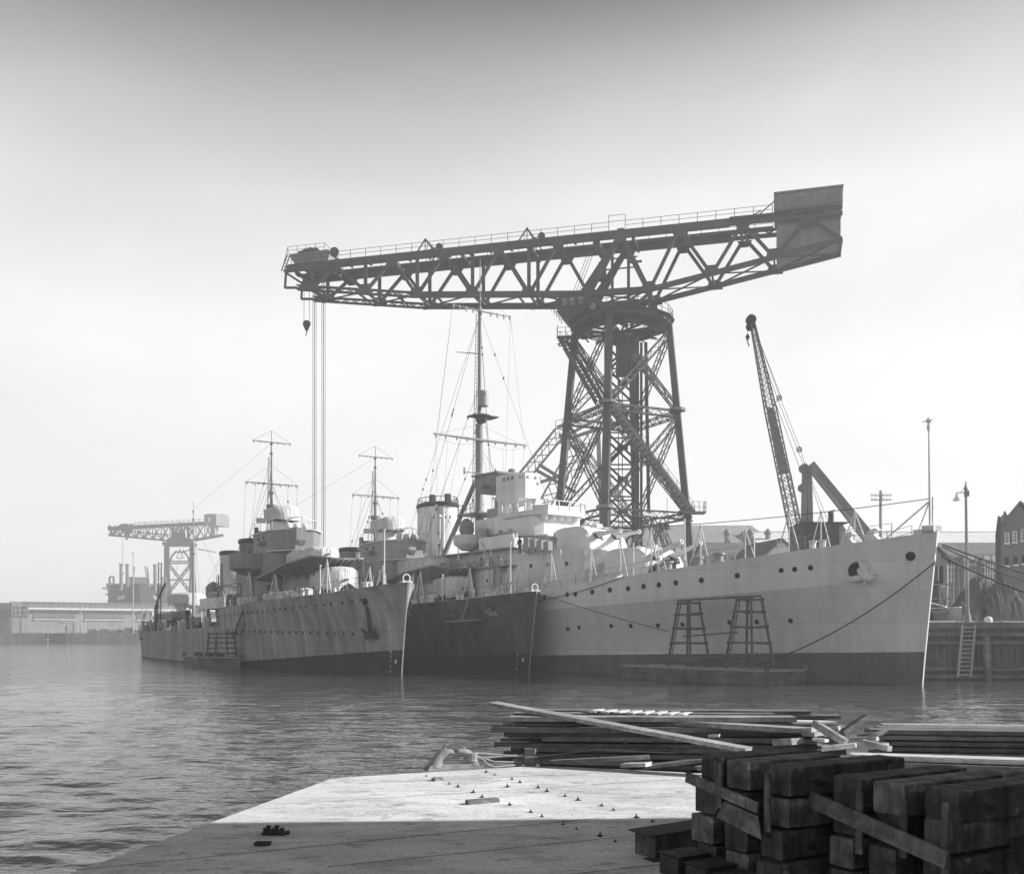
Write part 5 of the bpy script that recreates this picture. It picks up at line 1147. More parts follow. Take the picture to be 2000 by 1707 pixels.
    for s, b in ((17.9,-3.6),(20.7,-4.3),(21.8,-4.1),(15.5,-3.7)): k.lathe(L_(s,b,dk(s)),[(.5,0),(.5,.25),(.36,.3),(.36,.65),(.5,.72),(.5,.9)],14); k.cut()
    cp_o = split("capstan", k, M['mid'], root)
    k = MB(); k.lathe(L_(21.8,-2.8,dk(21)),[(.62,0),(.62,.3),(.4,.4),(.4,.8),(.7,.9),(.66,1.15)],14); k.cut(); k.lathe(L_(23.6,-3.2,dk(23)),[(.55,0),(.5,.9)],14); split("windlass", k, M['dark'], root)
    k = MB(); bollard(k,7.4,-1.8,dk(7.4),.7,.24); bollard(k,27,-5.9,dk(27),.6,.22); bollard(k,36.5,-7,dk(36.5),.6,.22); k.bx(-27.2,-25.4,-6.1,-5.2,dk(26),dk(26)+.55); split("bollard", k, M['pale'], root)
    for s, b in ((3.2,-1.0),(4.9,-1.5)):
        k = MB(); z = dk(s); k.prism([L_(s-.6,b-.2,z),L_(s+.6,b-.2,z),L_(s+.55,b-.2,z+.3),L_(s+.25,b-.2,z+.75),L_(s-.35,b-.2,z+.85),L_(s-.5,b-.2,z+.7),L_(s-.05,b-.2,z+.55)],(0,.45,0)); obj("fairlead", k, M['pale'], root, smooth=False)
    k = MB(); k.tube(L_(-.35,-.5,dk(0)+.22),L_(-1.1,-.25,dk(0)+.22),.24,n=14); k.tube(L_(-.35,.5,dk(0)+.22),L_(-1.1,.25,dk(0)+.22),.24,n=14); k.bx(-.5,.9,-.3,.3,dk(0)-.1,dk(0)+.25); obj("bow_fairlead", k, M['pale'], root)
    k = MB(); z = dk(0); k.tube(L_(-.6,0,z),L_(-.5,0,18.0),.085,.05,8); k.tube(L_(-.8,0,z),L_(-.8,0,z+2.4),.06,n=6); k.tube(L_(2.3,-.9,z-.3),L_(-.5,0,z+2.1),.06,n=6); k.tube(L_(.9,.6,z-.2),L_(-.5,0,z+2),.05,n=6); k.lathe(L_(-.5,0,18.0),[(.1,-.6),(.14,-.3),(.07,-.1),(.18,0),(.16,.18),(.06,.28)],8); k.bar(L_(-.8,0,18.1),L_(.0,0,18.1),.06); obj("jackstaff", k, M['pale'], root)
    # turrets
    def turret(s0, s1, z0, z1, w, mz):
        c = (s0+s1)/2; k = MB(); k.lathe(L_(c,0,z0-2.6),[(2.3,0),(2.3,2.6)],24); bb = obj("barbette", k, M['c_hull'], root)
        pl = [(s0+.9,.55),(s0+.2,.9),(s0,1),(s1+2.1,1),(s1+.9,.99),(s1+.25,.94)]
        k = MB(); secs = []
        for f, top in ((s0,z1-.35),(s0-.25,z1-.15),(s0-1.4,z1),(s1+2.4,z1),(s1+1.5,z1-.15),(s1+.8,z1-.55),(s1+.3,z1-1.1),(s1,z1-1.75),(s1,z0)):
            hw = w/2*(.8 if f == s0 else .93 if f == s0-.25 else 1)
            secs.append([L_(f,-hw,z0),L_(f,-hw,max(z0+.01,top-.35)),L_(f,-hw+.3,max(z0+.02,top)),L_(f,hw-.3,max(z0+.02,top)),L_(f,hw,max(z0+.01,top-.35)),L_(f,hw,z0)])
        k.add([p for r in secs for p in r],[(i*6+j,i*6+(j+1)%6,(i+1)*6+(j+1)%6,(i+1)*6+j) for i in range(len(secs)-1) for j in range(6)]+[tuple(range(6))[::-1]])
        to = obj("gun_turret", k, M['c_top'], root, ang=30)
        k = MB()
        for e in (-1.15,1.15):
            a = V((-(s1+1.5),e,z1-.75)); 
            for q in range(5): t0 = .5+q*.3; k.bar(V((-(s1+2.2),e-.5,z1+.02)) if q == 0 else V((-(s1+2.2-.35*q),e-.5,z1-.0-.12*q*q*.5)),V((-(s1+2.2-.35*q),e+.5,z1-.12*q*q*.5)),.16,.1)
        for e in (-1.15,1.15): k.bar(L_(s1+1.9,e-.48,z1+.02),L_(s1+.05,e-.48,z1-1.5),.08,.3); k.bar(L_(s1+1.9,e+.48,z1+.02),L_(s1+.05,e+.48,z1-1.5),.08,.3)
        k.bx(-(s1+2),-(s1+1.4),-.35,.35,z1-.1,z1+.25); obj("gun_port_frame", k, M['white'], to, smooth=False)
        for e in (-1.15,1.15):
            k = MB(); k.bar(L_(s1+1.6,e,z1-.55),L_(s1+.15,e,z1-1.25),.8,.5); obj("gun_port", k, M['dark'], to, smooth=False)
            k = MB(); a = L_(s1+.9,e,z1-.95); b = L_(s1-3.1,e,mz); k.tube(a,a.lerp(b,.35),.34,.27,12); k.tube(a.lerp(b,.33),a.lerp(b,.985),.23,.15,12); k.lathe(b,[(.01,0)],4); d_ = (b-a).normalized(); k.tube(a.lerp(b,.975),b,.2,.2,12); gb = obj("gun_barrel", k, M['pale'], to); k = MB(); k.tube(b,b+d_*.02,.1,n=10); obj("muzzle", k, M['black'], gb)
        return to
    turret(31.7,25.4,8.55,11.35,4.7,11.5); turret(39.6,33.4,11.55,13.95,4.7,13.15)
    # deckhouses and bridge
    k = MB(); k.plan([(-44,-5.6),(-44,5.6),(-36,4.6),(-33.2,3.2),(-32.2,1.2),(-32.2,-1.2),(-33.2,-3.2),(-36,-4.6)],7,11.45); dh = obj("deckhouse", k, M['c_hull'], root, ang=20)
    k = MB(); k.plan([(-62,-6),(-62,6),(-44,6),(-41.5,4.5),(-41.5,-4.5),(-44,-6)],7,10.3); k.plan([(-60,-5),(-60,5),(-43,5),(-42,4),(-42,-4),(-43,-5)],10.3,12.1); d2 = obj("deckhouse", k, M['c_hull'], root, smooth=False)
    k = MB(); ladder(k,L_(37.6,-5.15,7.6),L_(37.6,-5.15,11.4),.5,12,.03,(1,0,0)); ladder(k,L_(43.4,-5.1,10.4),L_(43.4,-5.1,12.2),.5,6,.03,(1,0,0)); k.cut(); split("ladder", k, M['pale'], dh, smooth=False)
    k = MB()
    for s_ in (45,48,50.5,53,56,58.5): k.bx(-s_-.04,-s_+.04,-6.06,-5.98,7.2,10.2)
    for s_, b_ in ((49.4,-6.05),(55.2,-6.05)): k.bx(-s_-.4,-s_+.4,b_-.02,b_+.1,7.3,9.2)
    k.tube(L_(46.8,-6.1,8.2),L_(58,-6.1,8.6),.06); k.tube(L_(52,-6.1,7.2),L_(52,-6.1,10.2),.08); obj("wall_fittings", k, M['mid'], d2, smooth=False)
    def disc(par, s, b, z, r, m=M['black']):
        k = MB(); k.tube(L_(s,b+.02,z),L_(s,b-.03,z),r,n=10); o = obj("porthole", k, m, par)
    for s in (34.8,36.8,39.2): disc(dh,s,-interp(s,[33.2,36,44],[3.2,4.6,5.6])-.05,10.2,.2)
    for s in (45.5,47,51,53.5): disc(d2,s,-6.0,9.0,.16)
    for s in (43.6,45,46.3,48.2): disc(d2,s,-5.0,11.4,.2)
    k = MB(); k.bx(-47.3,-46.2,-6.15,-5.95,7.1,9.4); k.bx(-43.3,-42.7,-5.6,-5.2,7.2,9.2); obj("deck_door", k, M['pale'], d2, smooth=False)
    k = MB(); k.bx(-48.5,-42.2,-5.1,-4.95,12.1,13.6); k.bx(-42.3,-42.15,-5,5,12.1,13.2); obj("bulwark", k, M['pale'], d2, smooth=False)
    k = MB(); k.bx(-61,-41.6,-5.9,5.9,12.05,12.18); k.bx(-63,-41.2,-6.6,6.6,10.25,10.38); obj("deck_plate", k, M['dgrey'], d2, smooth=False)
    k = MB(); k.plan([(-54,-2.7),(-54,2.7),(-43,2.9),(-42,2.4),(-42,-2.4),(-43,-2.9)],12.1,13.6); b0 = obj("bridge_base", k, M['c_hull'], root, smooth=False)
    k = MB(); k.plan([(-53,-2.6),(-53,2.6),(-44.5,3.2),(-41.6,2.9),(-41.2,2.0),(-41.2,-2.0),(-41.6,-2.9),(-44.5,-3.2)],13.5,16.0); ub = obj("bridge", k, M['c_top'], root, smooth=False)
    k = MB(); ol = [(-46.5,-3.5),(-41.2,-3.3),(-40.4,-2.1),(-40.4,2.1),(-41.2,3.3),(-46.5,3.5)]; k.plan(ol,15.55,16.05); obj("bridge_screen", k, M['pale'], ub, smooth=False)
    k = MB(); k.rail([V((x,y,16.05)) for x,y in ol],.95,1.2,.05,1); k.plan([(x*1.0,y*.98) for x,y in ol[1:5]]+[(-41.6,3),(-41.6,-3)],16.05,16.5) ; obj("bridge_rail", k, M['pale'], ub, smooth=False)
    k = MB()
    for i in range(5):
        y = -2.0+i*1.0; k.lathe(V((-41.05,y,15.05)),[(.1,0),(.32,.05),(.45,.2),(.5,.5)],16,.75,1)
    for y in (-1.8,-.2,1.6): k.prism([V((-41.2,y,13.55)),V((-40.7,y,13.55)),V((-41.2,y,12.7))],(0,.12,0))
    k.plan([(-41.5,-2.5),(-40.6,-2.0),(-40.6,2.0),(-41.5,2.5)],13.4,13.6); obj("bridge_bracket", k, M['pale'], ub)
    k = MB()
    for i in range(12): s = 43.4+i*.28; k.bar(L_(s,-3.06,14.0),L_(s,-3.06,15.2),.05)
    obj("bridge_rib", k, M['pale'], ub, smooth=False)
    k = MB(); k.bx(-50.2,-47.6,-2.98,-2.6,13.6,14.1); obj("bridge_opening", k, M['black'], ub, smooth=False)
    # control tower and director
    k = MB(); k.lathe(L_(51.6,0,15.8),[(1.0,0),(.9,2.8)],16); k.plan([(-52.6,-1.4),(-52.6,1.4),(-50.4,1.4),(-50.4,-1.4)],15.9,17.3); obj("director_pedestal", k, M['mid'], root)
    k = MB(); k.prism([L_(54.4,-1.5,19.2),L_(50.6,-1.7,19.2),L_(50.2,-1.7,21.0),L_(54.6,-1.6,21.2)],(0,3.3,0)); k.bar(L_(55,0,21.2),L_(49.7,0,21.05),3.9,.18); k.lathe(L_(50.4,.4,21.1),[(.4,0),(.45,.4),(.2,.55)],10); k.tube(L_(52,-2.6,19.7),L_(52,2.6,19.7),.25); obj("director", k, M['dgrey'], root, ang=30)
    k = MB(); k.plan([(-50.4,-1.7),(-50.4,1.7),(-46.8,1.6),(-46.0,.9),(-46.0,-.9),(-46.8,-1.6)],17.9,20.6); k.plan([(-50,-1.7),(-50,1.7),(-46.4,1.5),(-46.4,-1.5)],16.0,18.0); dc = obj("control_tower", k, M['pale'], root, smooth=False)
    k = MB()
    for i, (y, z) in enumerate(((-1.2,20.1),(-.6,20.1),(.4,20.1),(1.0,20.1),(-.9,19.5),(.7,19.5))): k.bx(-46.45,-46.0+(.02 if abs(y) < .9 else -.2),y-.16,y+.16,z-.16,z+.16)
    for s in (47.3,48.1,48.9): k.bx(-s-.15,-s+.15,-1.72,-1.55,19.9,20.3)
    obj("sight_port", k, M['dgrey'], dc, smooth=False)
    k = MB(); k.lathe(L_(44.4,-1.2,16.0),[(.8,0),(.8,.8),(.5,1.2)],14); k.lathe(L_(47.5,-2,16.0),[(.5,0),(.55,1.0),(.3,1.4)],12); k.tube(L_(45.5,-2.2,17),L_(42.6,-1.8,17.2),.3,.25,10); obj("rangefinder", k, M['pale'], root)
    # signal platform with covered searchlight
    k = MB(); k.lathe(L_(52.0,-4.3,13.2),[(.7,-.6),(1.5,0),(1.55,.15),(1.55,1.0),(1.4,1.0)],18,cap=False); k.lathe(L_(52,-4.3,13.3),[(1.45,0),(1.45,.06)],18); k.tube(L_(51.3,-3.5,10.4),L_(52,-4.2,13.0),.2,n=8); sp_ = obj("signal_platform", k, M['c_hull'], root)
    k = MB(); k.lathe(L_(52.2,-4.3,14.1),[(.6,0),(.85,.7),(.75,1.5),(.25,1.95)],10); obj("searchlight_cover", k, M['dgrey'], sp_); k = MB(); k.lathe(L_(50.1,-3.6,13.2),[(.6,0),(.6,1.6)],12); obj("signal_lamp", k, M['mid'], sp_)
    # clutter on the decks
    for s_ in (43.0,57.0):
        k = MB(); c_ = L_(s_,-6.45,8.75)
        pts_ = [c_+V((.62*math.copysign(abs(math.cos(t_))**.6,math.cos(t_)),0,1.35*math.copysign(abs(math.sin(t_))**.6,math.sin(t_)))) for t_ in [i*math.pi/12 for i in range(25)]]
        k.path(pts_,.17,8)
        for z_ in (-.8,-.3,.2,.7): k.bar(c_+V((-.55,0,z_)),c_+V((.55,0,z_)),.07)
        obj("life_float", k, M['mid'], root)
    k = MB()
    for i in range(60):
        s = random.uniform(41,60); b = -random.uniform(5.6,7.6); z = dk(s) if b < -6.1 else 10.35
        r_ = random.random()
        if r_ < .4: k.lathe(L_(s,b,z),[(.2,0),(.22,.6),(.3,.7),(.2,.95)],8)
        elif r_ < .7: k.bx(-s-.4,-s+.4,b-.2,b+.2,z,z+random.uniform(.5,1.2))
        else: k.tube(L_(s,b,z),L_(s,b,z+random.uniform(1,2.6)),.06,n=6)
        k.cut()
    split("deck_locker", k, M['pale'], root)
    k = MB(); k.bar(L_(60,-6.4,10.7),L_(42,-6.2,11.3),.08); k.rail([L_(62,-6.3,10.38),L_(42.5,-6.3,10.38)],1.0,1.6,.03)
    for s in (44,47,52): k.bar(L_(s,-6.3,10.3),L_(s+2.2,-6.3,13.0),.07)
    obj("boat_boom", k, M['mid'], root, smooth=False)
    for s in (44.5,46.2):
        k = MB(); c = L_(s,-6.2,10.75)
        for i in range(14): a0, a1 = 2*math.pi*i/14, 2*math.pi*(i+1)/14; k.bar(c+V((.36*math.cos(a0),0,.36*math.sin(a0))),c+V((.36*math.cos(a1),0,.36*math.sin(a1))),.05)
        for i in range(3): k.bar(c-V((.36*math.cos(i*1.05),0,.36*math.sin(i*1.05))),c+V((.36*math.cos(i*1.05),0,.36*math.sin(i*1.05))),.03)
        obj("hand_wheel", k, M['dark'], root, smooth=False)
    k = MB()
    for i in range(5): k.tube(L_(42.5+i*.9,-4.6,12.2),L_(42.5+i*.9,-4.6,13.9+.3*(i%2)),.25,n=8); k.cut()
    for i in range(4): k.bx(-(36+i*1.1)-.4,-(36+i*1.1)+.4,-5.6,-5.1,11.45,12.3+.2*i); k.cut()
    split("ready_locker", k, M['mid'], root)
    # mast
    mb = MB(); X = lambda z: L_(56.5-.008*(z-8),0,z)
    mb.tube(X(9),X(27.5),.5,.4,14); mb.tube(X(26),X(40.5),.27,.16,10); mb.tube(X(40),X(46.3),.09,.04,8); mb.lathe(X(40.4),[(.2,-.5),(.32,0),(.2,.4)],10)
    for sg in (-1,1): mb.tube(L_(60.5,sg*3.4,10.3),X(22),.3,.25,10)
    mo = obj("mast", mb, M['dgrey'], root)
    k = MB(); ladder(k,X(15)+V((.1,-.95,0)),X(40)+V((.1,-.42,0)),.42,52,.025,(1,0,0)); obj("mast_ladder", k, M['mid'], mo, smooth=False)
    for z, half, r in ((25.6,6.3,.17),(40.2,4.0,.1)):
        k = MB(); c = X(z)+V((.45,0,0)); 
        for sg in (-1,1):
            k.tube(c,c+V((0,sg*half,.05)),r,r*.5,8)
            for f in (.3,.52,.75,.95): k.bar(c+V((0,sg*half*f,-.35)),c+V((0,sg*half*f,.18)),.14)
        obj("yard", k, M['dgrey'], mo)
    k = MB(); k.tube(X(21.8)+V((.5,-2.3,0)),X(21.8)+V((.5,2.3,0)),.06); k.tube(X(35.5),X(35.5)+V((-1.2,-2.4,.1)),.07,.04); k.bar(X(21.8)+V((.5,-2.3,-.3)),X(21.8)+V((.5,-2.3,.5)),.16); k.bar(X(21.8)+V((.5,2.3,-.3)),X(21.8)+V((.5,2.3,.5)),.16); obj("signal_spar", k, M['dgrey'], mo)
    k = MB(); k.lathe(X(28.3)+V((.4,0,0)),[(.5,-.7),(.8,-.15),(1.05,0),(1.05,.12)],12); k.bx(-57.0,-55.2,-1.3,1.9,28.25,28.38); k.tube(X(28),X(26.4)+V((0,-.6,0)),.1); obj("mast_platform", k, M['dark'], mo, smooth=False)
    k = MB(); k.lathe(X(29.4)+V((.75,0,0)),[(.62,0),(.66,1.6),(.5,1.75)],12); k.tube(X(31.1)+V((.8,-.55,0)),X(31.1)+V((.8,.55,0)),.14); obj("mast_lantern", k, M['mid'], mo)
    k = MB(); k.rail([X(17.2)+V((-1.6,-1.8,0)),X(17.2)+V((1.8,-1.8,0))],1,.9,.04); k.bx(-58.4,-53.8,-1.8,1.8,17.05,17.2); obj("mast_gallery", k, M['dgrey'], mo, smooth=False)
    k = MB()
    for sg in (-1,1):
        for z0, s1, b1, z1, r_, bd in ((40,62,6.3,10,.022,3),(40,66,7,7,.018,2),(32,60,6.5,10.3,.022,3),(25,50,5.6,12.2,.018,2),(40,46,4.8,12.2,.016,3),(25.4,58,5.8,10.4,.02,3)):
            wire(k,X(z0),L_(s1,sg*b1,z1),r_,beads=bd)
        wire(k,X(40.2)+V((.45,sg*3.9,0)),X(25.6)+V((.45,sg*5.9,0)),.013); wire(k,X(40.2)+V((.45,sg*3.9,0)),L_(60,sg*5.6,10.4),.013,beads=1); wire(k,X(40.2)+V((.45,sg*4,0)),X(42.3),.013)
        for f in (.95,.7,.45): wire(k,X(25.6)+V((.45,sg*6.3*f,-.3)),L_(57.5,sg*(5.6-f),10.4),.012,beads=1)
        wire(k,X(25.6)+V((.45,sg*6.1,-.1)),X(25.6)+V((.45,sg*.3,-.1)),.012,sag=.7); wire(k,X(25.6)+V((.45,sg*6.1,0)),X(27.4),.012)
    wire(k,X(40),L_(-.5,0,dk(0)+2.2),.0,) if 0 else None
    obj("rigging", k, M['wire'], mo)
    k = MB(); wire(k,L_(-.5,0,dk(0)+2.3),L_(31,-3,13.2),.03,sag=.35,n=14); obj("forestay_wire", k, M['wire'], root)
    # funnel
    f = funnel(root,"funnel",M['pale'],65.8,7,19.4,3.0,2.05,M['dark'])
    k = MB()
    for i in range(24):
        a = 2*math.pi*i/24; k.bar(L_(65.8+3.2*math.cos(a),2.25*math.sin(a),19.4),L_(65.8+3.05*math.cos(a),2.1*math.sin(a),20.0),.06); a2 = 2*math.pi*(i+1)/24; k.bar(L_(65.8+3.05*math.cos(a),2.1*math.sin(a),20.0),L_(65.8+3.05*math.cos(a2),2.1*math.sin(a2),20.0),.07)
    k.bx(-66.4,-65.8,-.8,-.3,19.3,20.5); k.bx(-64.6,-64,.3,.8,19.3,20.5); obj("funnel_rail", k, M['dark'], f, smooth=False)
    k = MB()
    for s, b, zt_ in ((63.4,-1.5,19),(62.9,-.9,18.6),(64.4,-1.95,18)): k.tube(L_(s,b,10),L_(s,b,zt_),.17,n=8)
    k.path([L_(66.5,-2.3,18.4),L_(66.5,-2.3,15.6),L_(64.4,-2.4,15.5),L_(63.9,-2.3,12)],.1,6); k.lathe(L_(66.5,-2.3,18.2),[(.1,0),(.2,.2),(.12,.4)],8); k.tube(L_(61,-2.5,10),L_(61,-2.5,17),.1); k.lathe(L_(61,-2.5,17),[(.1,0),(.3,.2),(.1,.5)],8); k.tube(L_(63,-1.8,16),L_(61,-2.5,16.4),.08); k.tube(L_(63,-1.8,13),L_(61,-2.5,15.6),.08); obj("steam_pipe", k, M['pale'], f)
    k = MB(); k.plan([(-75,-5),(-75,5),(-58,5),(-58,-5)],7,11.2); obj("deckhouse", k, M['c_hull'], root, smooth=False)
    # after part, mostly hidden by the destroyers
    k = MB(); k.plan([(-124,-4.6),(-124,4.6),(-78,5),(-78,-5)],5,9.2); k.plan([(-120,-3.2),(-120,3.2),(-104,3.4),(-104,-3.4)],9.2,12.4); obj("after_deckhouse", k, M['c_hull'], root, smooth=False)
    k = MB(); k.tube(L_(84,0,9),L_(84,0,15),.5,n=12); k.bar(L_(84,0,14.6),L_(75,-2.5,16.8),.6,.9); k.bar(L_(84,0,9.8),L_(91,2,10.2),1.0,.8); obj("boat_crane", k, M['dgrey'], root)
    k = MB(); k.tube(L_(112,0,12),L_(112,0,19.8),.28,.14,10); k.tube(L_(112,-4.0,17),L_(112,4.0,17),.08); k.tube(L_(112,0,13),L_(112,-3,19),.1); k.lathe(L_(112,0,12.4),[(1.3,0),(1.2,1.6),(.7,2)],14); obj("after_control", k, M['dgrey'], root)
    for s0, s1, z in ((126,132,5.6),):
        pass
    return root, h
def ship_loc(ox, od, th, px, py, b):
    t = R(th); c, s_ = math.cos(t), math.sin(t); k = px-1000
    a = (2000*(ox+b*s_)-k*(od+b*c))/(2000*c+k*s_); d = od+a*s_+b*c
    return a, CAMZ+(1240-py)*d/2000
CR, HC = cruiser()
# ------------------------------------------------------------------ persons on the cruiser and the quay
def person(label, loc, rz, m_cloth, m_skin, lean=0, arm=.2):
    t = thing("person", label, "person", tuple(loc), 0); ORG[t.name] = (0,0,0); t.rotation_euler = (0,0,rz)
    js = [((0,0,.95),.15),((0,lean*.3,1.2),.16),((0,lean*.6,1.42),.15),((0,lean*.75,1.52),.06),((0,lean*.8,1.64),.095),((0,lean*.8,1.74),.08),
          ((-.1,0,.9),.1),((-.12,.03,.48),.065),((-.12,0,.08),.045),((-.12,.14,.03),.045),((.1,0,.9),.1),((.13,-.03,.48),.065),((.14,-.05,.08),.045),((.14,.09,.03),.045),
          ((-.2,lean*.55,1.4),.07),((-.27,.02+lean*.5,1.12),.05),((-.24,arm+lean*.5,.93),.04),((-.23,arm+.1+lean*.5,.88),.035),((.2,lean*.55,1.4),.07),((.27,.02+lean*.5,1.12),.05),((.24,arm+lean*.5,.93),.04),((.23,arm+.1+lean*.5,.88),.035)]
    ed = [(0,1),(1,2),(2,3),(3,4),(4,5),(0,6),(6,7),(7,8),(8,9),(0,10),(10,11),(11,12),(12,13),(2,14),(14,15),(15,16),(16,17),(2,18),(18,19),(19,20),(20,21)]
    me = bpy.data.meshes.new("body"); me.from_pydata([j[0] for j in js], ed, []); me.materials.append(m_cloth); me.materials.append(m_skin)
    o = bpy.data.objects.new("body", me); COL.objects.link(o); o.parent = t
    sk = o.modifiers.new("skin",'SKIN'); sd = o.modifiers.new("sub",'SUBSURF'); sd.levels = 1; sd.render_levels = 1
    for i, (c, r_) in enumerate(js): me.skin_vertices[0].data[i].radius = (r_, r_)
    me.skin_vertices[0].data[0].use_root = True
    k = MB(); k.lathe((0,lean*.8,1.71),[(.115,0),(.12,.06),(.08,.1)],12); k.lathe((0,lean*.8+.06,1.71),[(.1,0),(.1,.015)],10); obj("cap", k, m_cloth, t)
    return t
M['cloth'] = mat("dark_cloth", .05, .9); M['cloth2'] = mat("grey_cloth", .3, .9); M['skin'] = mat("weathered_skin", .4, .6)
def ship_world(O, th, s, b, z):
    t = R(th); return (O[0]-s*math.cos(t)+b*math.sin(t), O[1]+s*math.sin(t)+b*math.cos(t), z)
person("sailor in dark clothes standing beside the cruiser bridge below the upper turret", ship_world((28.2,70.4),55.5,41.3,-4.9,11.46), 2.4, M['cloth'], M['skin'])
person("sailor in pale jacket standing under the barrel side of the upper turret", ship_world((28.2,70.4),55.5,36.6,-4.1,11.46), 2.9, M['cloth2'], M['skin'])
person("man in dark clothes standing on the quay before the coal heap", (at(1923,1240,90).x,90,QZ), 3.0, M['cloth'], M['skin'], .1)
# ------------------------------------------------------------------ rafts with staging
M['raft'] = mat("wet_raft_timber", .13, .7, .4, .8, grain=(1.5,(.3,3,3)), bump=.02)
M['stage'] = mat("staging_timber", .13, .85, .3, 1, grain=(3,(1,1,.3)))
def raft(label, P1, P2, P3, P4, z, planks):
    t = thing("work_raft", label, "raft", ((P1[0]+P3[0])/2,(P1[1]+P3[1])/2,-.3))
    Q = [V((p[0],p[1],0)) for p in (P1,P2,P3,P4)]
    k = MB(); k.prism([q+V((0,0,-.4)) for q in Q],(0,0,z+.28)); bd = obj("float", k, M['raft'], t, smooth=False)
    k = MB(); n = planks
    for i in range(n):
        a = Q[0].lerp(Q[3],(i+.5)/n); b = Q[1].lerp(Q[2],(i+.5)/n); o = (b-a).normalized()*random.uniform(-.3,.3); w_ = (Q[3]-Q[0]).length/n*.9
        k.bar(a+o+V((0,0,z-.06)),b+o+V((0,0,z-.06+random.uniform(-.03,.06))),w_,.1)
    obj("deck_plank", k, M['rope'], t, smooth=False)
    k = MB()
    for i in range(4): k.bar(Q[i]+V((0,0,z-.28)),Q[(i+1)%4]+V((0,0,z-.28)),.16,.3)
    for q in Q: k.bar(q+V((0,0,z-.1)),q+V((0,0,z+.35)),.3)
    obj("fender", k, M['raft'], t, smooth=False)
    return t
cu3 = V((cu_.x,cu_.y,0)); cp3 = V((cp_.x,cp_.y,0))
P1 = V((17.5,70.4,0)); P2 = P1-cu3*15.6
raft("long dark timber raft moored along the cruiser's bow carrying two trestles", P1, P2, P2+cp3*4, P1+cp3*4, 1.02, 9)
def trestle(label, c, ax, pr, zb, h_, wb, wt, lad=True):
    t = thing("staging_trestle", label, "trestle", (c.x,c.y,zb), 0, "staging trestles on the rafts"); k = MB(); C = V((c.x,c.y,0)); cor = []
    for i, j in ((-1,-1),(1,-1),(1,1),(-1,1)):
        a = C+ax*wb/2*i+pr*wb*.42*j+V((0,0,zb)); b = C+ax*wt/2*i+pr*wt*.42*j+V((0,0,zb+h_)); cor.append((a,b)); k2 = MB(); k2.bar(a,b,.17,.15); obj("leg", k2, M['stage'], t, smooth=False)
    for f in (.15,.36,.58,.8,.97):
        for i in range(4):
            A = cor[i][0].lerp(cor[i][1],f); B = cor[(i+1)%4][0].lerp(cor[(i+1)%4][1],f+random.uniform(-.015,.015)); o = (B-A).normalized()*.2; k.bar(A-o,B+o,.08,.14)
    obj("rail", k, M['stage'], t, smooth=False)
    if lad:
        k = MB(); A = cor[0][0]-ax*.15-pr*.05; B = cor[0][1]-ax*.15-pr*.05; n = int(h_/.38); 
        for i in range(n): p = A.lerp(B,(i+.5)/n); k.bar(p-pr*.0,p+ax*.5,.06)
        k.bar(A+ax*.5,B+ax*.5,.08); obj("ladder", k, M['stage'], t, smooth=False)
    return t
rc = P1+cp3*2.0
tA = rc-cu3*9.6; tB = rc-cu3*3.4
trestle("left staging trestle on the raft beside the cruiser", tA, cu3, cp3, 1.03, 5.05, 2.5, 1.2)
trestle("right staging trestle with a ladder on the raft beside the cruiser", tB, cu3, cp3, 1.03, 5.15, 2.7, 1.3)
def plank_obj(name, label, a, b, w_, h_, m, cat="plank", group=None, up=(0,0,1)):
    k = MB(); k.bar(a,b,w_,h_,up=up); return tag(obj(name, k, m, smooth=False), label, cat, group)
Z = lambda z: V((0,0,z))
plank_obj("staging_plank","top plank bridging the two trestles under the cruiser's knuckle",tA-cu3*1+Z(6.16),tB+cu3*.9+Z(6.26),.55,.12,M['stage'])
plank_obj("staging_plank","middle plank laid between the two trestles above the raft",tA+cu3*.4-cp3*.9+Z(3.35),tB-cu3*.4-cp3*.9+Z(3.65),.3,.1,M['stage'])
plank_obj("staging_plank","lowest long plank lying across both trestles near the raft deck",tA-cu3*.4-cp3*1.0+Z(1.75),tB+cu3*.8-cp3*1.0+Z(1.95),.35,.1,M['stage'])
plank_obj("staging_plank","broad short board hanging on the left trestle just above the raft",tA-cu3*1-cp3*1.15+Z(1.72),tA+cu3*2.4-cp3*1.15+Z(1.6),.1,.4,M['stage'])
for i, (f, lab) in enumerate(((1.2,"loose board on the right end of the long raft"),(6.4,"loose board on the raft between the two trestles"),(13,"loose boards on the left end of the long raft"))):
    c = P1-cu3*f+cp3*.8; plank_obj("raft_board",lab,c+Z(1.16),c-cu3*1.9+cp3*(.3*i)+Z(1.18),.3,.1,M['stage'])
R1, R2, R0 = V((-32.8,107.5,0)), V((-28.3,106.6,0)), V((-36.8,115,0))
raft("small dark raft moored under the nearest destroyer's side at left", R1, R0, R0+(R2-R1), R2, 1.15, 6)
t2 = V((-31.2,109,0)); ax2 = (R2-R1).normalized(); pr2 = V((-ax2.y,ax2.x,0))
trestle("small trestle on the left raft beside the nearest destroyer", t2-ax2*.2+pr2*1, ax2, pr2, 1.16, 2.5, 2.4, 2.0, False)
for i in range(3):
    c = V((-34.3+i*1.6,112-i*1.4,0)); k = MB(); k.lathe((c.x,c.y,1.17),[(.45,0),(.5,.25),(.3,.45)],9); tag(obj("rope_coil", k, M['dark']), ("left","middle","right")[i]+" dark coil of rope on the small left raft", "rope coil")
k = MB(); a = ship_world((-9.3,86.2),59,27.5,-6.5,3.55); b = ship_world((-9.3,86.2),59,27.8,-4.6,7.9); a = at(463,1242,108.5); b = at(489,1172,109.6)
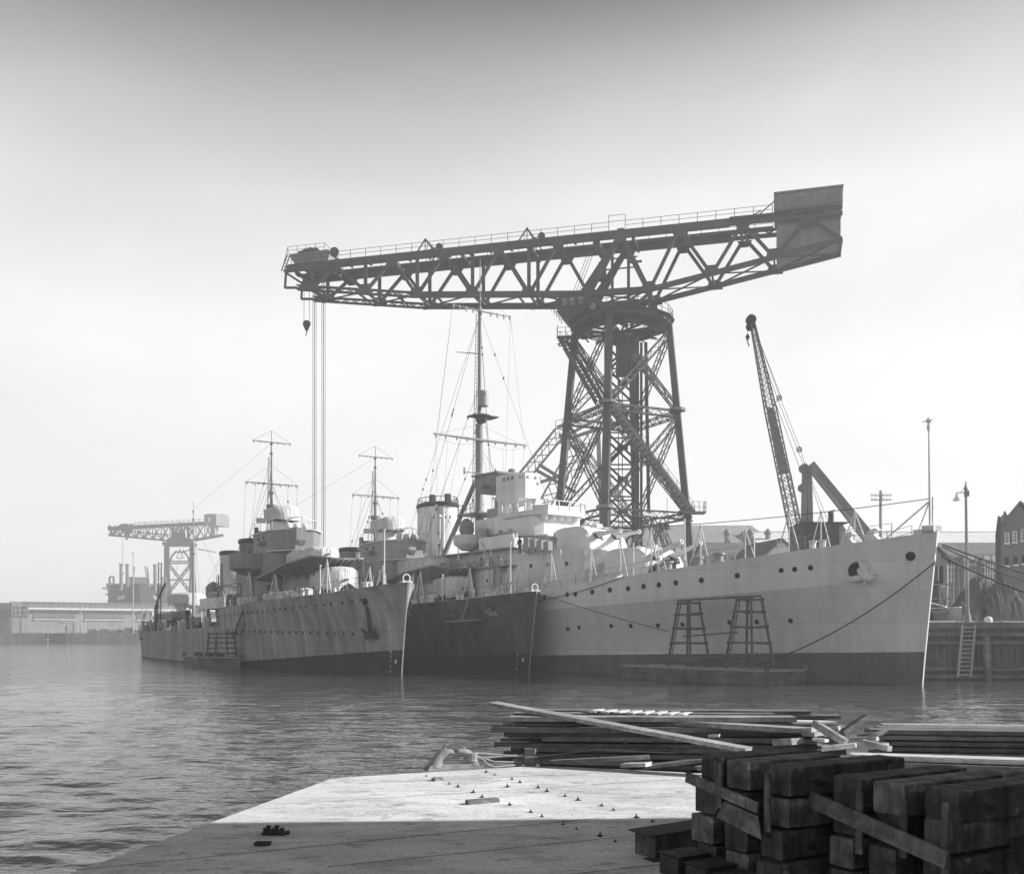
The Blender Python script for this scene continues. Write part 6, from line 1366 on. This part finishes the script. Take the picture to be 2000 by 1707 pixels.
ladder(k,a,b,.8,20,.06,(.9,.4,0)); tag(obj("gangway", k, M['dark'], smooth=False),"steep dark gangway rising from the left raft to the nearest destroyer's deck","gangway")
k = MB(); k.bar(at(446,1237,108.6),at(460,1237,108.2),.7,.35); tag(obj("gangway_platform", k, M['dark'], smooth=False),"small dark platform at the foot of the gangway beside the left trestle","platform")
# ------------------------------------------------------------------ mooring ropes
def rope(label, a, b, r=.05, sag=.5, m='rope', n=16, nm="mooring_rope"):
    k = MB(); wire(k,a,b,r,sag,n); return tag(obj(nm, k, M[m]), label, "rope")
st_ = V((29.0,69.3,9.2))
rope("upper mooring rope from the cruiser stem to the warehouse quay", st_+V((.2,.2,.4)), (50,79,5.6), .06, .4,'dark')
rope("second mooring rope just below the upper one at the cruiser stem", st_+V((.2,.2,.25)), (49,78.9,5.0), .05, .55,'dark')
rope("lowest mooring rope from the cruiser stem to the boarded quay", st_+V((.2,.2,-.4)), (46.5,78.8,4.9), .08, .55,'dark')
b = ship_world((28.2,70.4),55.5,11.5,-4.3,1.1)
rope("slack rope hanging from the cruiser stem down its side to the raft", at(1826,1098,69.0), b, .045, .9,'dark')
rope("long thin rope sloping across the cruiser's side to the boarded quay", at(1062,1162,88), at(1990,1312,77), .03, 1.6,'dark', 24)
rope("thin wire drooping along the cruiser's rail", V(ship_world((28.2,70.4),55.5,24,-6.2,8.4)), V(ship_world((28.2,70.4),55.5,41,-8.2,6.3)), .03, .5,'dark')
# ------------------------------------------------------------------ foreground pontoon
DZ = 1.05
M['plate'] = mat("pale_deck_plating", .66, .75, .16, .4, bump=.02, bscale=5, fine=26, grain=(1.3,(.5,2.4,1)), gr=(.8,1.12), spots=((.9,.54,.8,(1,1.8,1)),(2.6,.6,.62,(1,2.2,1)),(9,.64,.5,(1,1.5,1)),(1.7,.6,1.1,(.4,2,1))))
M['seam'] = mat("seam_grime", .22, .8, .5, 3)
M['rust'] = mat("rusty_iron", .07, .8, .35, 6, bump=.01, bscale=30)
M['cast'] = mat("painted_cast_iron", .29, .55, .3, 5, bump=.006, bscale=30)
M['baulk'] = mat("tarred_baulk", .125, .9, .5, 2.2, grain=(2.2,(4,4,.9)), bump=.04, fine=16, spots=((3,.62,2.2,(1,1,1)),(7,.66,2.0,(1,1,.4)),(5,.62,.4,(1,1,2))))
M['baulk2'] = mat("worn_baulk", .2, .9, .6, 2.6, grain=(2.2,(4,4,.9)), bump=.04, fine=14, spots=((3.3,.6,1.9,(1,1,1)),(8,.64,.4,(1,1,.5))))
M['plank'] = mat("sawn_plank", .34, .85, .25, .9, grain=(2.5,(.5,5,5)), bump=.012, fine=9)
M['plank_old'] = mat("old_grey_plank", .2, .85, .3, .9, grain=(2.5,(.5,5,5)), bump=.014, fine=9)
M['newwood'] = mat("fresh_cut_wood", .62, .8, .15, 2, grain=(3,(1,6,6)))
t = thing("pontoon", "pale riveted steel pontoon deck tapering to a corner over the water on the water", "pontoon", (2,8,0))
edge = [(-6.7,-1),(-4.45,10.3),(-3.05,17.0),(-2.85,17.3),(.3,18.75),(.62,18.8),(3.2,17.85),(14,13.4),(13.5,8.5),(9.9,-1)]
k = MB(); k.plan(edge,-.5,DZ); obj("deck", k, M['plate'], t, smooth=False)
k = MB()
for (a,b),(c,d) in zip(edge[:7],edge[1:8]): k.bar((a,b,DZ-.16),(c,d,DZ-.16),.05,.3)
obj("rubbing_strake", k, M['rust'], t, smooth=False)
k = MB(); rv = MB()
for a, b in (((150,1698),(1180,1596)),((480,1575),(1330,1521)),((640,1692),(1330,1622)),((760,1745),(1500,1665)),((700,1530),(1250,1506))):
    p = onz(*a,DZ); q = onz(*b,DZ); d_ = (q-p).normalized(); sd_ = V((-d_.y,d_.x,0)); k.bar(p+Z(.001),q+Z(.001),.007,.006); 
    n = int((q-p).length/.085)
    for i in range(n):
        for e in (-.045,):
            c = p+d_*(i*.085)+sd_*e; rv.lathe((c.x,c.y,DZ),[(.011,0),(.008,.006),(.002,.008)],5)
obj("plate_seam", k, M['seam'], t, smooth=False); obj("rivets", rv, M['plate'], t)['kind'] = 'stuff'
# bolts standing on the deck
zs = [(97,606),(190,637),(248,655),(348,692),(432,559),(487,577),(405,722),(600,607),(652,627),(770,661),(828,684),(945,716),(585,773),(722,820),(795,848),(933,900),(1020,930),(1183,778),(1260,806),(1410,855),(1515,880),(1172,975),(1272,1010),(570,655),(1030,741),(42,585)]
sb = None
for i, (a, b) in enumerate(zs):
    p = onz(820+.3*a,1340+.3*b,DZ)
    if sb is None:
        sb = thing("deck_bolt","","bolt",tuple(p)); kk = MB(); kk.lathe((p.x,p.y,DZ),[(.06,0),(.06,.008)],10); obj("washer", kk, M['rust'], sb); kk = MB(); kk.lathe((p.x,p.y,DZ+.008),[(.026,0),(.026,.03)],6); kk.tube((p.x,p.y,DZ+.03),(p.x+.006,p.y,DZ+.075),.011,n=7); obj("nut", kk, M['rust'], sb); o = sb
    else: o = copy_tree(sb); o.location = p
    o.rotation_euler = (random.uniform(-.12,.12),random.uniform(-.12,.12),random.uniform(0,6)); sc_ = random.uniform(.42,.75); o.scale = (sc_,sc_,sc_)
    shade = 1340+.3*b > 1604
    tag(o, "rusty bolt and washer standing on the "+("shaded part" if shade else "sunlit part")+" of the pontoon deck","bolt","bolts on the "+("shaded" if shade else "sunlit")+" pontoon deck")
for px_, py_, lab, n in ((537,1628,"cluster of rusty shackles lying on the shaded deck near the tapering edge",5),(513,1649,"small flat rusty grating on the shaded deck below the shackles",0)):
    p = onz(px_,py_,DZ); kk = MB()
    if n:
        for i in range(5):
            c = p+V(((i%3-1)*.1,(i//3-.4)*.16,0)); kk.lathe(c,[(.045,0),(.05,.025),(.028,.035),(.022,.06),(.035,.07),(.03,.085)],9)
        kk.bar(p-V((.15,.02,-.015)),p+V((.17,.03,.015)),.12,.025)
    else:
        kk.lathe(p,[(.1,0),(.09,.02)],14)
        for i in range(5): kk.bar(p+V((-.09,-.06+i*.03,.024)),p+V((.09,-.06+i*.03,.024)),.012)
    tag(obj("shackles" if n else "deck_grating", kk, M['rust']), lab, "shackle" if n else "grating")
plank_obj("deck_board","short grey board lying on the sunlit pontoon deck",onz(912,1570,DZ)+Z(.03),onz(972,1565,DZ)+Z(.03),.12,.055,M['plank_old'])
plank_obj("deck_board","tiny block of wood on the deck near the double bollard",onz(846,1525,DZ)+Z(.025),onz(862,1523,DZ)+Z(.025),.09,.05,M['plank_old'])
# double fairlead with rope
A = onz(838,1505,DZ); ax = V((.9,.437,0)).normalized(); pr = V((-ax.y,ax.x,0))
t = thing("double_fairlead","pale cast iron double horned fairlead on the corner edge of the pontoon","fairlead",tuple(A))
def fp(a, z, o=0): return A+ax*a+pr*o+Z(z)
k = MB(); k.prism([fp(-.06,0,-.13),fp(1.02,0,-.13),fp(1.02,0,.13),fp(-.06,0,.13)],Z(.055)); k.prism([fp(-.02,.055,-.1),fp(.98,.055,-.1),fp(.98,.055,.1),fp(-.02,.055,.1)],Z(.04)); obj("base", k, M['cast'], t, smooth=False)
def horn(mirror):
    k = MB(); f = (lambda a: .96-a) if mirror else (lambda a: a); n = 10
    pts = [(.12,.06,.17,.12),(.125,.1,.14,.11),(.14,.15,.115,.1),(.175,.21,.095,.095),(.225,.265,.082,.09),(.285,.3,.07,.085),(.345,.315,.058,.085),(.395,.318,.048,.085),(.43,.316,.042,.08),(.45,.315,.03,.06)]
    vs = []
    for i, (a, z, ra, ro_) in enumerate(pts):
        j = min(i+1,len(pts)-1); h_ = max(i-1,0); ta = pts[j][0]-pts[h_][0]; tz = pts[j][1]-pts[h_][1]; l = math.hypot(ta,tz); na, nz = tz/l, -ta/l
        for q in range(n): an = 2*math.pi*q/n; vs.append(fp(f(a+na*ra*math.cos(an)), z+nz*ra*math.cos(an), ro_*math.sin(an)))
    k.add(vs,[(i*n+q,i*n+(q+1)%n,(i+1)*n+(q+1)%n,(i+1)*n+q) for i in range(len(pts)-1) for q in range(n)]+[tuple(range((len(pts)-1)*n,len(pts)*n))])
    k.ball(fp(f(.30),.37),.028,8); return k
obj("horn", horn(False), M['cast'], t, ang=50); obj("horn", horn(True), M['cast'], t, ang=50)
k = MB(); hc = fp(.80,.26)
for i in range(4):
    ring = [fp(.80+.115*math.cos(q*.5), .16+.034*i+.012*math.sin(q*.5+i), .11*math.sin(q*.5)) for q in range(14)]; k.path(ring,.017,6)
k.path([fp(.90,.2,-.05),fp(1.0,.16,-.1),fp(1.08,.07,-.14),fp(1.2,.02,-.16),fp(1.5,.02,-.12),fp(1.8,.02,-.06)],.017,6)
P_ = onz(1036,1494,DZ)
for e, s0 in ((0,.27),(.035,.2)):
    k.path([fp(.9,s0),fp(1.1,s0-.02)+V((0,-.03,0)),P_+Z(.16+e)+V((-.09,-.03,0))],.018,6)
k.path([fp(.9,.22),fp(1.25,.1,-.05),fp(1.8,.06,-.05)],.018,6); k.path([P_+Z(.16)+V((-.1,-.12,0)),P_+Z(.17)+V((.12,-.13,0)),P_+Z(.17)+V((.1,.12,0))],.018,6)
k.path([P_+Z(.17)+V((.12,-.1,0)),P_+Z(.2)+V((1.2,-.1,.1)),P_+Z(.28)+V((2.6,-.5,.0))],.006,5)
tag(obj("mooring_rope", k, M['rope']),"pale rope wound round the fairlead horn and tied to the timber post","rope")
def timber(p, q, w_, h_, seed, ch=.012, rough_=.006, n=7, up=(0,0,1)):
    """a hewn timber: chamfered section, slightly uneven along its length"""
    mb = MB(); p = V(p); q = V(q); a = (q-p).normalized(); u = V(up); sd_ = a.cross(u).normalized(); u = sd_.cross(a); vs = []
    sec = [(-w_/2+ch,-h_/2),(w_/2-ch,-h_/2),(w_/2,-h_/2+ch),(w_/2,h_/2-ch),(w_/2-ch,h_/2),(-w_/2+ch,h_/2),(-w_/2,h_/2-ch),(-w_/2,-h_/2+ch)]
    for i in range(n+1):
        c = p.lerp(q,i/n); e = 1-(.02 if i in (0,n) else 0)
        for j, (x, y) in enumerate(sec):
            nz = mnoise.noise_vector(V((seed*3.1+i*.7,j*.9,seed)))*rough_; vs.append(c+sd_*(x*e)+u*(y*e)+nz)
    m_ = 8; mb.add(vs,[(i*m_+j,i*m_+(j+1)%m_,(i+1)*m_+(j+1)%m_,(i+1)*m_+j) for i in range(n) for j in range(m_)]+[tuple(range(m_))[::-1],tuple(range(n*m_,(n+1)*m_))])
    return mb
k = timber(P_-Z(.05),P_+Z(.31),.21,.19,5,.02,.012,up=(0,1,0)); tag(obj("mooring_post", k, M['plank_old'], ang=25),"short squared timber post at the pontoon edge with rope tied round","post")
# steel hatch box
t = thing("hatch_box","low dark steel box with an overhanging lid on the shaded deck","hatch box",(1.9,11.1,DZ))
c0 = onz(1280,1677,DZ); c1 = c0+V((1.25,.8,0)); d_ = (c1-c0).normalized(); s2 = V((-d_.y,d_.x,0))
k = MB(); k.prism([c0,c0+d_*1.3,c0+d_*1.3+s2*.34,c0+s2*.34],Z(.25)); obj("box", k, M['baulk'], t, smooth=False)
k = MB(); k.prism([c0-d_*.12-s2*.05+Z(.255),c0+d_*1.4-s2*.05+Z(.27),c0+d_*1.4+s2*.4+Z(.27),c0-d_*.05+s2*.4+Z(.25)],Z(.012)); obj("lid", k, M['rust'], t, smooth=False)
k = MB(); k.prism([c0-d_*.12-s2*.12,c0+d_*.5-s2*.1,c0+d_*.5,c0-d_*.1+s2*.1],Z(.006)); obj("base_plate", k, M['rust'], t, smooth=False)
# ------------------------------------------------------------------ stacks of dark baulks
a_ = V((.86,.51,0)); q_ = V((.51,-.86,0)); R00 = V((1.9,10.5,0))
cols = [(0,0,1.35,"taller stack's column beside the hatch box"),(1,.0,1.3,"middle column of the taller stack"),(2,.0,1.5,"last column of the taller stack"),(3,.42,1.5,"first column of the lower stack"),(4,.42,1.55,"middle column of the lower stack"),(5,.45,1.7,"last column of the lower stack")]
lev = ["lowest","third from the top","second from the top","topmost"]
for i, off, ln, nm in cols:
    for j in range(4):
        h_ = .285; z0 = DZ+.0+j*.295+(.012 if i < 3 else -.055 if j == 3 else -.02)
        st = R00+q_*(.47*i+random.uniform(-.02,.02))+a_*(off+random.uniform(-.04,.05)-(.06 if j < 2 else 0)); w_ = .33 if j == 3 else random.uniform(.27,.33)
        mb = timber(st+q_*w_/2+Z(z0+h_/2), st+q_*w_/2+a_*(ln+random.uniform(-.08,.1))+Z(z0+h_/2), w_, h_-.012, i*7+j, .013, .008, 9)
        tag(obj("timber_baulk", mb, M['baulk2'] if (i+j)%3 == 1 else M['baulk'], ang=22),"dark baulk, "+lev[j]+" in the "+nm,"baulk","dark baulks stacked on the pontoon")
def stick(lab, p, q, w_, h_, m, up=(0,0,1), nm="batten", cat="batten", seed=1): return tag(obj(nm, timber(p,q,w_,h_,seed,.006,.004,5,up), M[m], ang=25), lab, cat)
def ep(i, a, z, o=0): return R00+q_*(.47*i+o)+a_*a+Z(z)
for n, (i, o, z0, z1, lab, m) in enumerate(((0,.36,1.72,2.2,"dark upright batten between the two columns of the taller stack beside the hatch","baulk"),(1,-.06,1.75,2.19,"pale upright batten against the middle column of the taller stack","baulk2"),(2,.12,1.62,2.16,"upright batten on the front end of the taller stack's last column","baulk2"),
        (3,.36,1.5,2.05,"upright batten beside the first column of the lower stack","baulk2"),(4,.36,1.55,2.05,"short upright batten between the columns of the lower stack","baulk"),(5,.3,1.2,2.08,"long upright batten on the corner of the lower stack's last column","baulk2"),(2,.35,1.06,1.3,"short batten standing at the foot of the taller stack","baulk2"))):
    off = (.42 if i > 2 else 0)-.07; stick(lab, ep(i,off,z0,o), ep(i,off+.01,z1,o), .075, .03, m, up=tuple(a_), seed=n+40)
stick("plank nailed aslant across the front ends of the taller stack", ep(0,-.1,2.0,-.05), ep(1.95,-.1,1.83,.05), .03, .11, 'baulk2', nm="cross_plank", cat="plank", seed=51)
stick("long pale worn plank sloping across the front of the lower stack", ep(3,.28,1.92,-.15), ep(5.55,.30,1.62,.1), .035, .155, 'plank_old', nm="cross_plank", cat="plank", seed=52)
k = MB(); k.prism([ep(1,-.1,1.83,.05),ep(2.15,-.13,1.76,.0),ep(2.2,-.13,1.55,.02),ep(1,-.11,1.66,-.05)],-a_*.012); tag(obj("steel_sheet", k, M['plank_old'], smooth=False),"small pale sheet tucked behind the sloping plank of the taller stack","sheet")
for n, (i, lab) in enumerate(((-.25,"rusty plate sticking out under the column beside the hatch box"),(.6,"rusty plate sticking out under the middle column of the taller stack"),(1.5,"rusty plate sticking out at the bottom of the taller stack's last column"))):
    c = ep(i,-.42,1.25-.03*n); k = MB(); k.prism([c,c+q_*.34,c+q_*.34+a_*.45,c+a_*.45],Z(.012)); k.prism([c+q_*.03+Z(-.2),c+q_*.32+Z(-.2),c+q_*.32+a_*.4+Z(-.2),c+q_*.03+a_*.4+Z(-.2)],Z(.19)); tag(obj("steel_plate", k, M['rust'], smooth=False), lab, "plate")
k = timber(ep(6.0,1.25,DZ+.0)+Z(.33),ep(6.0,2.6,DZ)+Z(.33),.4,.66,77,.02,.01); tag(obj("timber_baulk", k, M['baulk'], ang=22),"large dark block standing by itself before the lower stack","baulk")
# ------------------------------------------------------------------ timber barge and plank piles beyond the pontoon
k = MB(); k.plan([(-.1,19.4),(.7,19.2),(3.3,18.35),(13.6,15.2),(14,20),(12,30),(.6,24)],-.4,.66); tag(obj("timber_barge", k, M['raft'], smooth=False),"dark flat barge beyond the pontoon under the piles of planks","barge")
def pl(p1, d1, p2, d2, w_, h_, m, lab, cat="plank", nm="timber_plank", group=None, seed=1):
    a = at(*p1,d1); b = at(*p2,d2); return tag(obj(nm, timber(a,b,w_,h_,seed,.006,.006,6), M[m], ang=25), lab, cat, group)
LG = "planks of the untidy pile"; LL = "rough plank lying in the untidy timber pile behind the fairlead"
z = .70; sd = 100
starts = [1045,1050,1062,1010,988,1030,970,1052,990,965,1005,990]
for j in range(12):
    th_ = (.082,.1,.075,.095)[j%4]
    for r_ in range(3):
        sd += 1; d = 19.75+r_*.85+random.uniform(-.12,.12); x0 = ((starts[j]+random.uniform(-8,8)+r_*12)-1000)*d/2000; x1 = (random.choice((1560,1600,1630,1500))+random.uniform(-15,25)-1000)*d/2000
        if j in (1,3) and r_ == 0: x1 = (1270-1000)*d/2000
        tl = random.uniform(-.18,.12); zz = z+th_/2+random.uniform(0,.012)
        tag(obj("timber_plank", timber((x0,d+tl,zz),(x1,d-tl-.25,zz+random.uniform(-.02,.02)),random.uniform(.3,.62),th_,sd,.006,.008,6), M['plank' if (j*3+r_)%4 == 1 else 'plank_old'], ang=25), LL, "plank", LG)
    z += .1
for j in range(9):                      # cross bearers giving the gaps between the layers
    d = 20.3; x = (1010+j*68-1000)*d/2000; zz = .74+.1*(j%5)*2.0
    tag(obj("bearer", timber((x,19.62,zz+.045),(x+.02,21.6,zz+.045),.09,.1,sd+j,.005,.005,4), M['plank_old'], ang=25),"short bearer between the layers of the untidy plank pile","bearer","bearers in the untidy plank pile")
pl((963,1374),20.3,(1462,1464),17.5,.36,.075,'plank',"long worn plank sloping down across the untidy timber pile",seed=301)
for n, (a, b, d) in enumerate((((1137,1392),(1365,1399),20.4),((1150,1390),(1352,1404),19.9))): pl(a,d,b,d,.1,.075,'plank_old',("upper","lower")[n]+" rail under the row of pale battens on the untidy pile","rail","batten_rail",seed=310+n)
for n in range(8):
    x = 1162+n*24.6; y = 1389.5+n*.85; a = at(x,y,20.0); pl((x-6,y+.5),19.8,(x+12,y-4.2),20.7,.15,.03,'newwood',"short pale batten laid across the top of the untidy plank pile","batten","pale_batten","row of pale battens on the untidy pile",seed=320+n)
pl((1250,1399),21.0,(1632,1412),20.0,.5,.05,'newwood',"pale sunlit plank on top of the untidy pile beside the offcuts",seed=340)
pl((1230,1404),20.0,(1588,1427),18.6,.42,.09,'plank',"thick long plank on top of the untidy pile ending near the offcuts",seed=341)
pl((1075,1488),19.0,(1268,1478),18.7,.12,.07,'plank',"thin straight plank at the bottom of the untidy pile above the deck edge",seed=342)
pl((1218,1494),18.6,(1267,1492),18.3,.25,.07,'newwood',"short pale offcut lying by the deck edge at the pile's foot","offcut","offcut",seed=343)
k = MB(); p = [at(1478,1446,18.2),at(1558,1452,18.0),at(1556,1462,18.0),at(1535,1460,17.9)]
pl((1520,1449),18.4,(1558,1447),18.0,.3,.12,'plank',"pointed offcut plank jutting from the untidy pile towards the offcuts","offcut","offcut",seed=344)
RG = "planks of the neat pile"
z = .68
for j in range(11):
    for r_ in range(3):
        sd += 1; d = 18.3+r_*.5+.05*(j%2); x0 = (random.choice((1720,1700,1735,1715))+random.uniform(-8,8)-1000)*d/2000; 
        tag(obj("timber_plank", timber((x0,d,z+.04),(x0+6.5,d-.9+random.uniform(-.03,.03),z+.04),.44,.082,sd,.006,.006,6), M['plank_old' if (j+r_)%3 else 'plank'], ang=25),"straight plank stacked in the neat neat pile of timber","plank",RG)
    z += .102
for j in range(8):
    sd += 1; d = 17.35; zz = .68+.098*j; x0 = (1625+random.uniform(-20,20)-1000)*d/2000+.15*(j%2)
    tag(obj("timber_plank", timber((x0,d,zz+.04),(x0+6.8,d-2.0,zz+.04),.42,.084,sd,.006,.006,6), M['newwood' if j == 7 else 'plank_old'], ang=25),"wide plank in the low front pile before the neat timber pile" if j < 7 else "bright plank on top of the low front pile by the offcuts","plank","planks of the low front pile" if j < 7 else None)
for n, (a, d1, b, d2, w_, h_, m, lab) in enumerate((((1590,1412),17.6,(1652,1450),17.0,.1,.12,'plank',"offcut leaning down from the untidy pile's end"),((1645,1432),17.7,(1692,1399),17.9,.13,.09,'plank_old',"dark offcut sticking up between the two piles"),((1606,1462),16.9,(1672,1455),16.7,.16,.07,'newwood',"pale flat offcut lying before the two piles"),
        ((1655,1444),17.5,(1714,1442),17.2,.16,.07,'plank',"grey offcut lying at the foot of the upright one"),((1700,1440),17.4,(1738,1420),17.3,.12,.07,'newwood',"pale offcut leaning on the near end of the neat pile"),((1685,1448),17.2,(1738,1462),16.8,.13,.09,'plank',"offcut lying aslant before the neat pile"),
        ((1675,1436),17.6,(1725,1432),17.5,.16,.06,'plank_old',"flat grey offcut lying behind the aslant one"),((1718,1457),17.0,(1730,1452),17.1,.12,.04,'newwood',"tiny pale chip of wood on the aslant offcut"),((1590,1443),17.6,(1615,1446),17.4,.12,.05,'newwood',"small pale chip at the offcut end of the untidy pile"),((1600,1452),17.2,(1622,1458),17,.1,.05,'newwood',"small pale chip beside the flat offcut"),((1384,1437),19.0,(1406,1436),18.9,.1,.05,'newwood',"small pale chip lying on the middle of the untidy pile"))):
    pl(a,d1,b,d2,w_,h_,m,lab,"offcut","offcut",seed=360+n)
for n, (a, d1, b, d2) in enumerate((((1560,1425),18.4,(1592,1424),18.2),((1575,1433),18.3,(1600,1433),18.1),((1596,1417),18.8,(1633,1413),18.7),((1615,1424),18.6,(1640,1421),18.5),((1618,1433),18.5,(1648,1430),18.4))):
    pl(a,d1,b,d2,.3,.075,'plank',"end of a plank projecting from the untidy pile towards the offcuts","plank","timber_plank","projecting plank ends",seed=380+n)
for n in range(9):
    a = (1090+n*40+random.uniform(-10,10), 1497+random.uniform(-3,6)); 
for n, (a, b, d) in enumerate((((1360,1500),(1550,1470),17.9),((1240,1500),(1420,1478),18.5))): pl(a,d,b,d+.3,.2,.07,'plank_old',("low dark plank slanting behind the taller stack of baulks","low dark plank slanting in the gap at the pile's foot")[n],seed=395+n)
pl((960,1483),19.9,(1060,1474),19.7,.25,.1,'plank_old',"dark plank end sticking out over the water behind the post",seed=398)
# ------------------------------------------------------------------ unseen store on the near quay, added to throw its shadow over the pontoon
k = MB(); k.plan([(14.6,15),(60,15),(60,-60),(-45,-60),(-45,-16),(14.6,-16)][::-1],-1,1.0); kind(obj("near_quay", k, M['quay_top'], smooth=False), 'structure')
t = thing("unseen_shade_store","unseen flat topped brick store added on the near quay to shade the pontoon","store",(23,-10,1))
k = MB(); k.bx(15.4,44,-19.9,14.25,1,12.9); obj("wall", k, M['brick'], t, smooth=False)
k = MB(); k.bx(15.3,44.1,-19.95,14.52,12.9,13.2); obj("parapet", k, M['stone'], t, smooth=False)
for i in range(6):
    k = MB(); k.bx(15.34,15.45,-17+i*5,-14.5+i*5,3.5,6.8); wn = obj("window", k, M['glass_dull'], t, smooth=False); k = MB(); k.bx(15.25,15.45,-17.2+i*5,-14.3+i*5,3.3,3.5); obj("sill", k, M['pale'], wn, smooth=False)
k = MB(); k.bx(-40,40,-44,-20,1,15); obj("sky_block_wing", k, M['brick'], t, smooth=False)  # out of view, added to block sky light from behind the camera
k = MB(); k.bx(18,21,14.2,14.32,1,4.6); obj("door", k, M['dark'], t, smooth=False)
# ------------------------------------------------------------------ haze
k = MB(); k.bx(-1495,1495,-395,1495,-2.5,70)
hm = bpy.data.materials.new("haze_air"); hm.use_nodes = True; nt = hm.node_tree; nt.nodes.remove(nt.nodes["Principled BSDF"]); pv = nt.nodes.new("ShaderNodeVolumePrincipled")
pv.inputs["Color"].default_value = (.95,.95,.95,1); pv.inputs["Density"].default_value = .00085; pv.inputs["Anisotropy"].default_value = .2
nt.links.new(pv.outputs[0], nt.nodes["Material Output"].inputs["Volume"])
kind(obj("haze", k, hm, smooth=False), 'stuff')
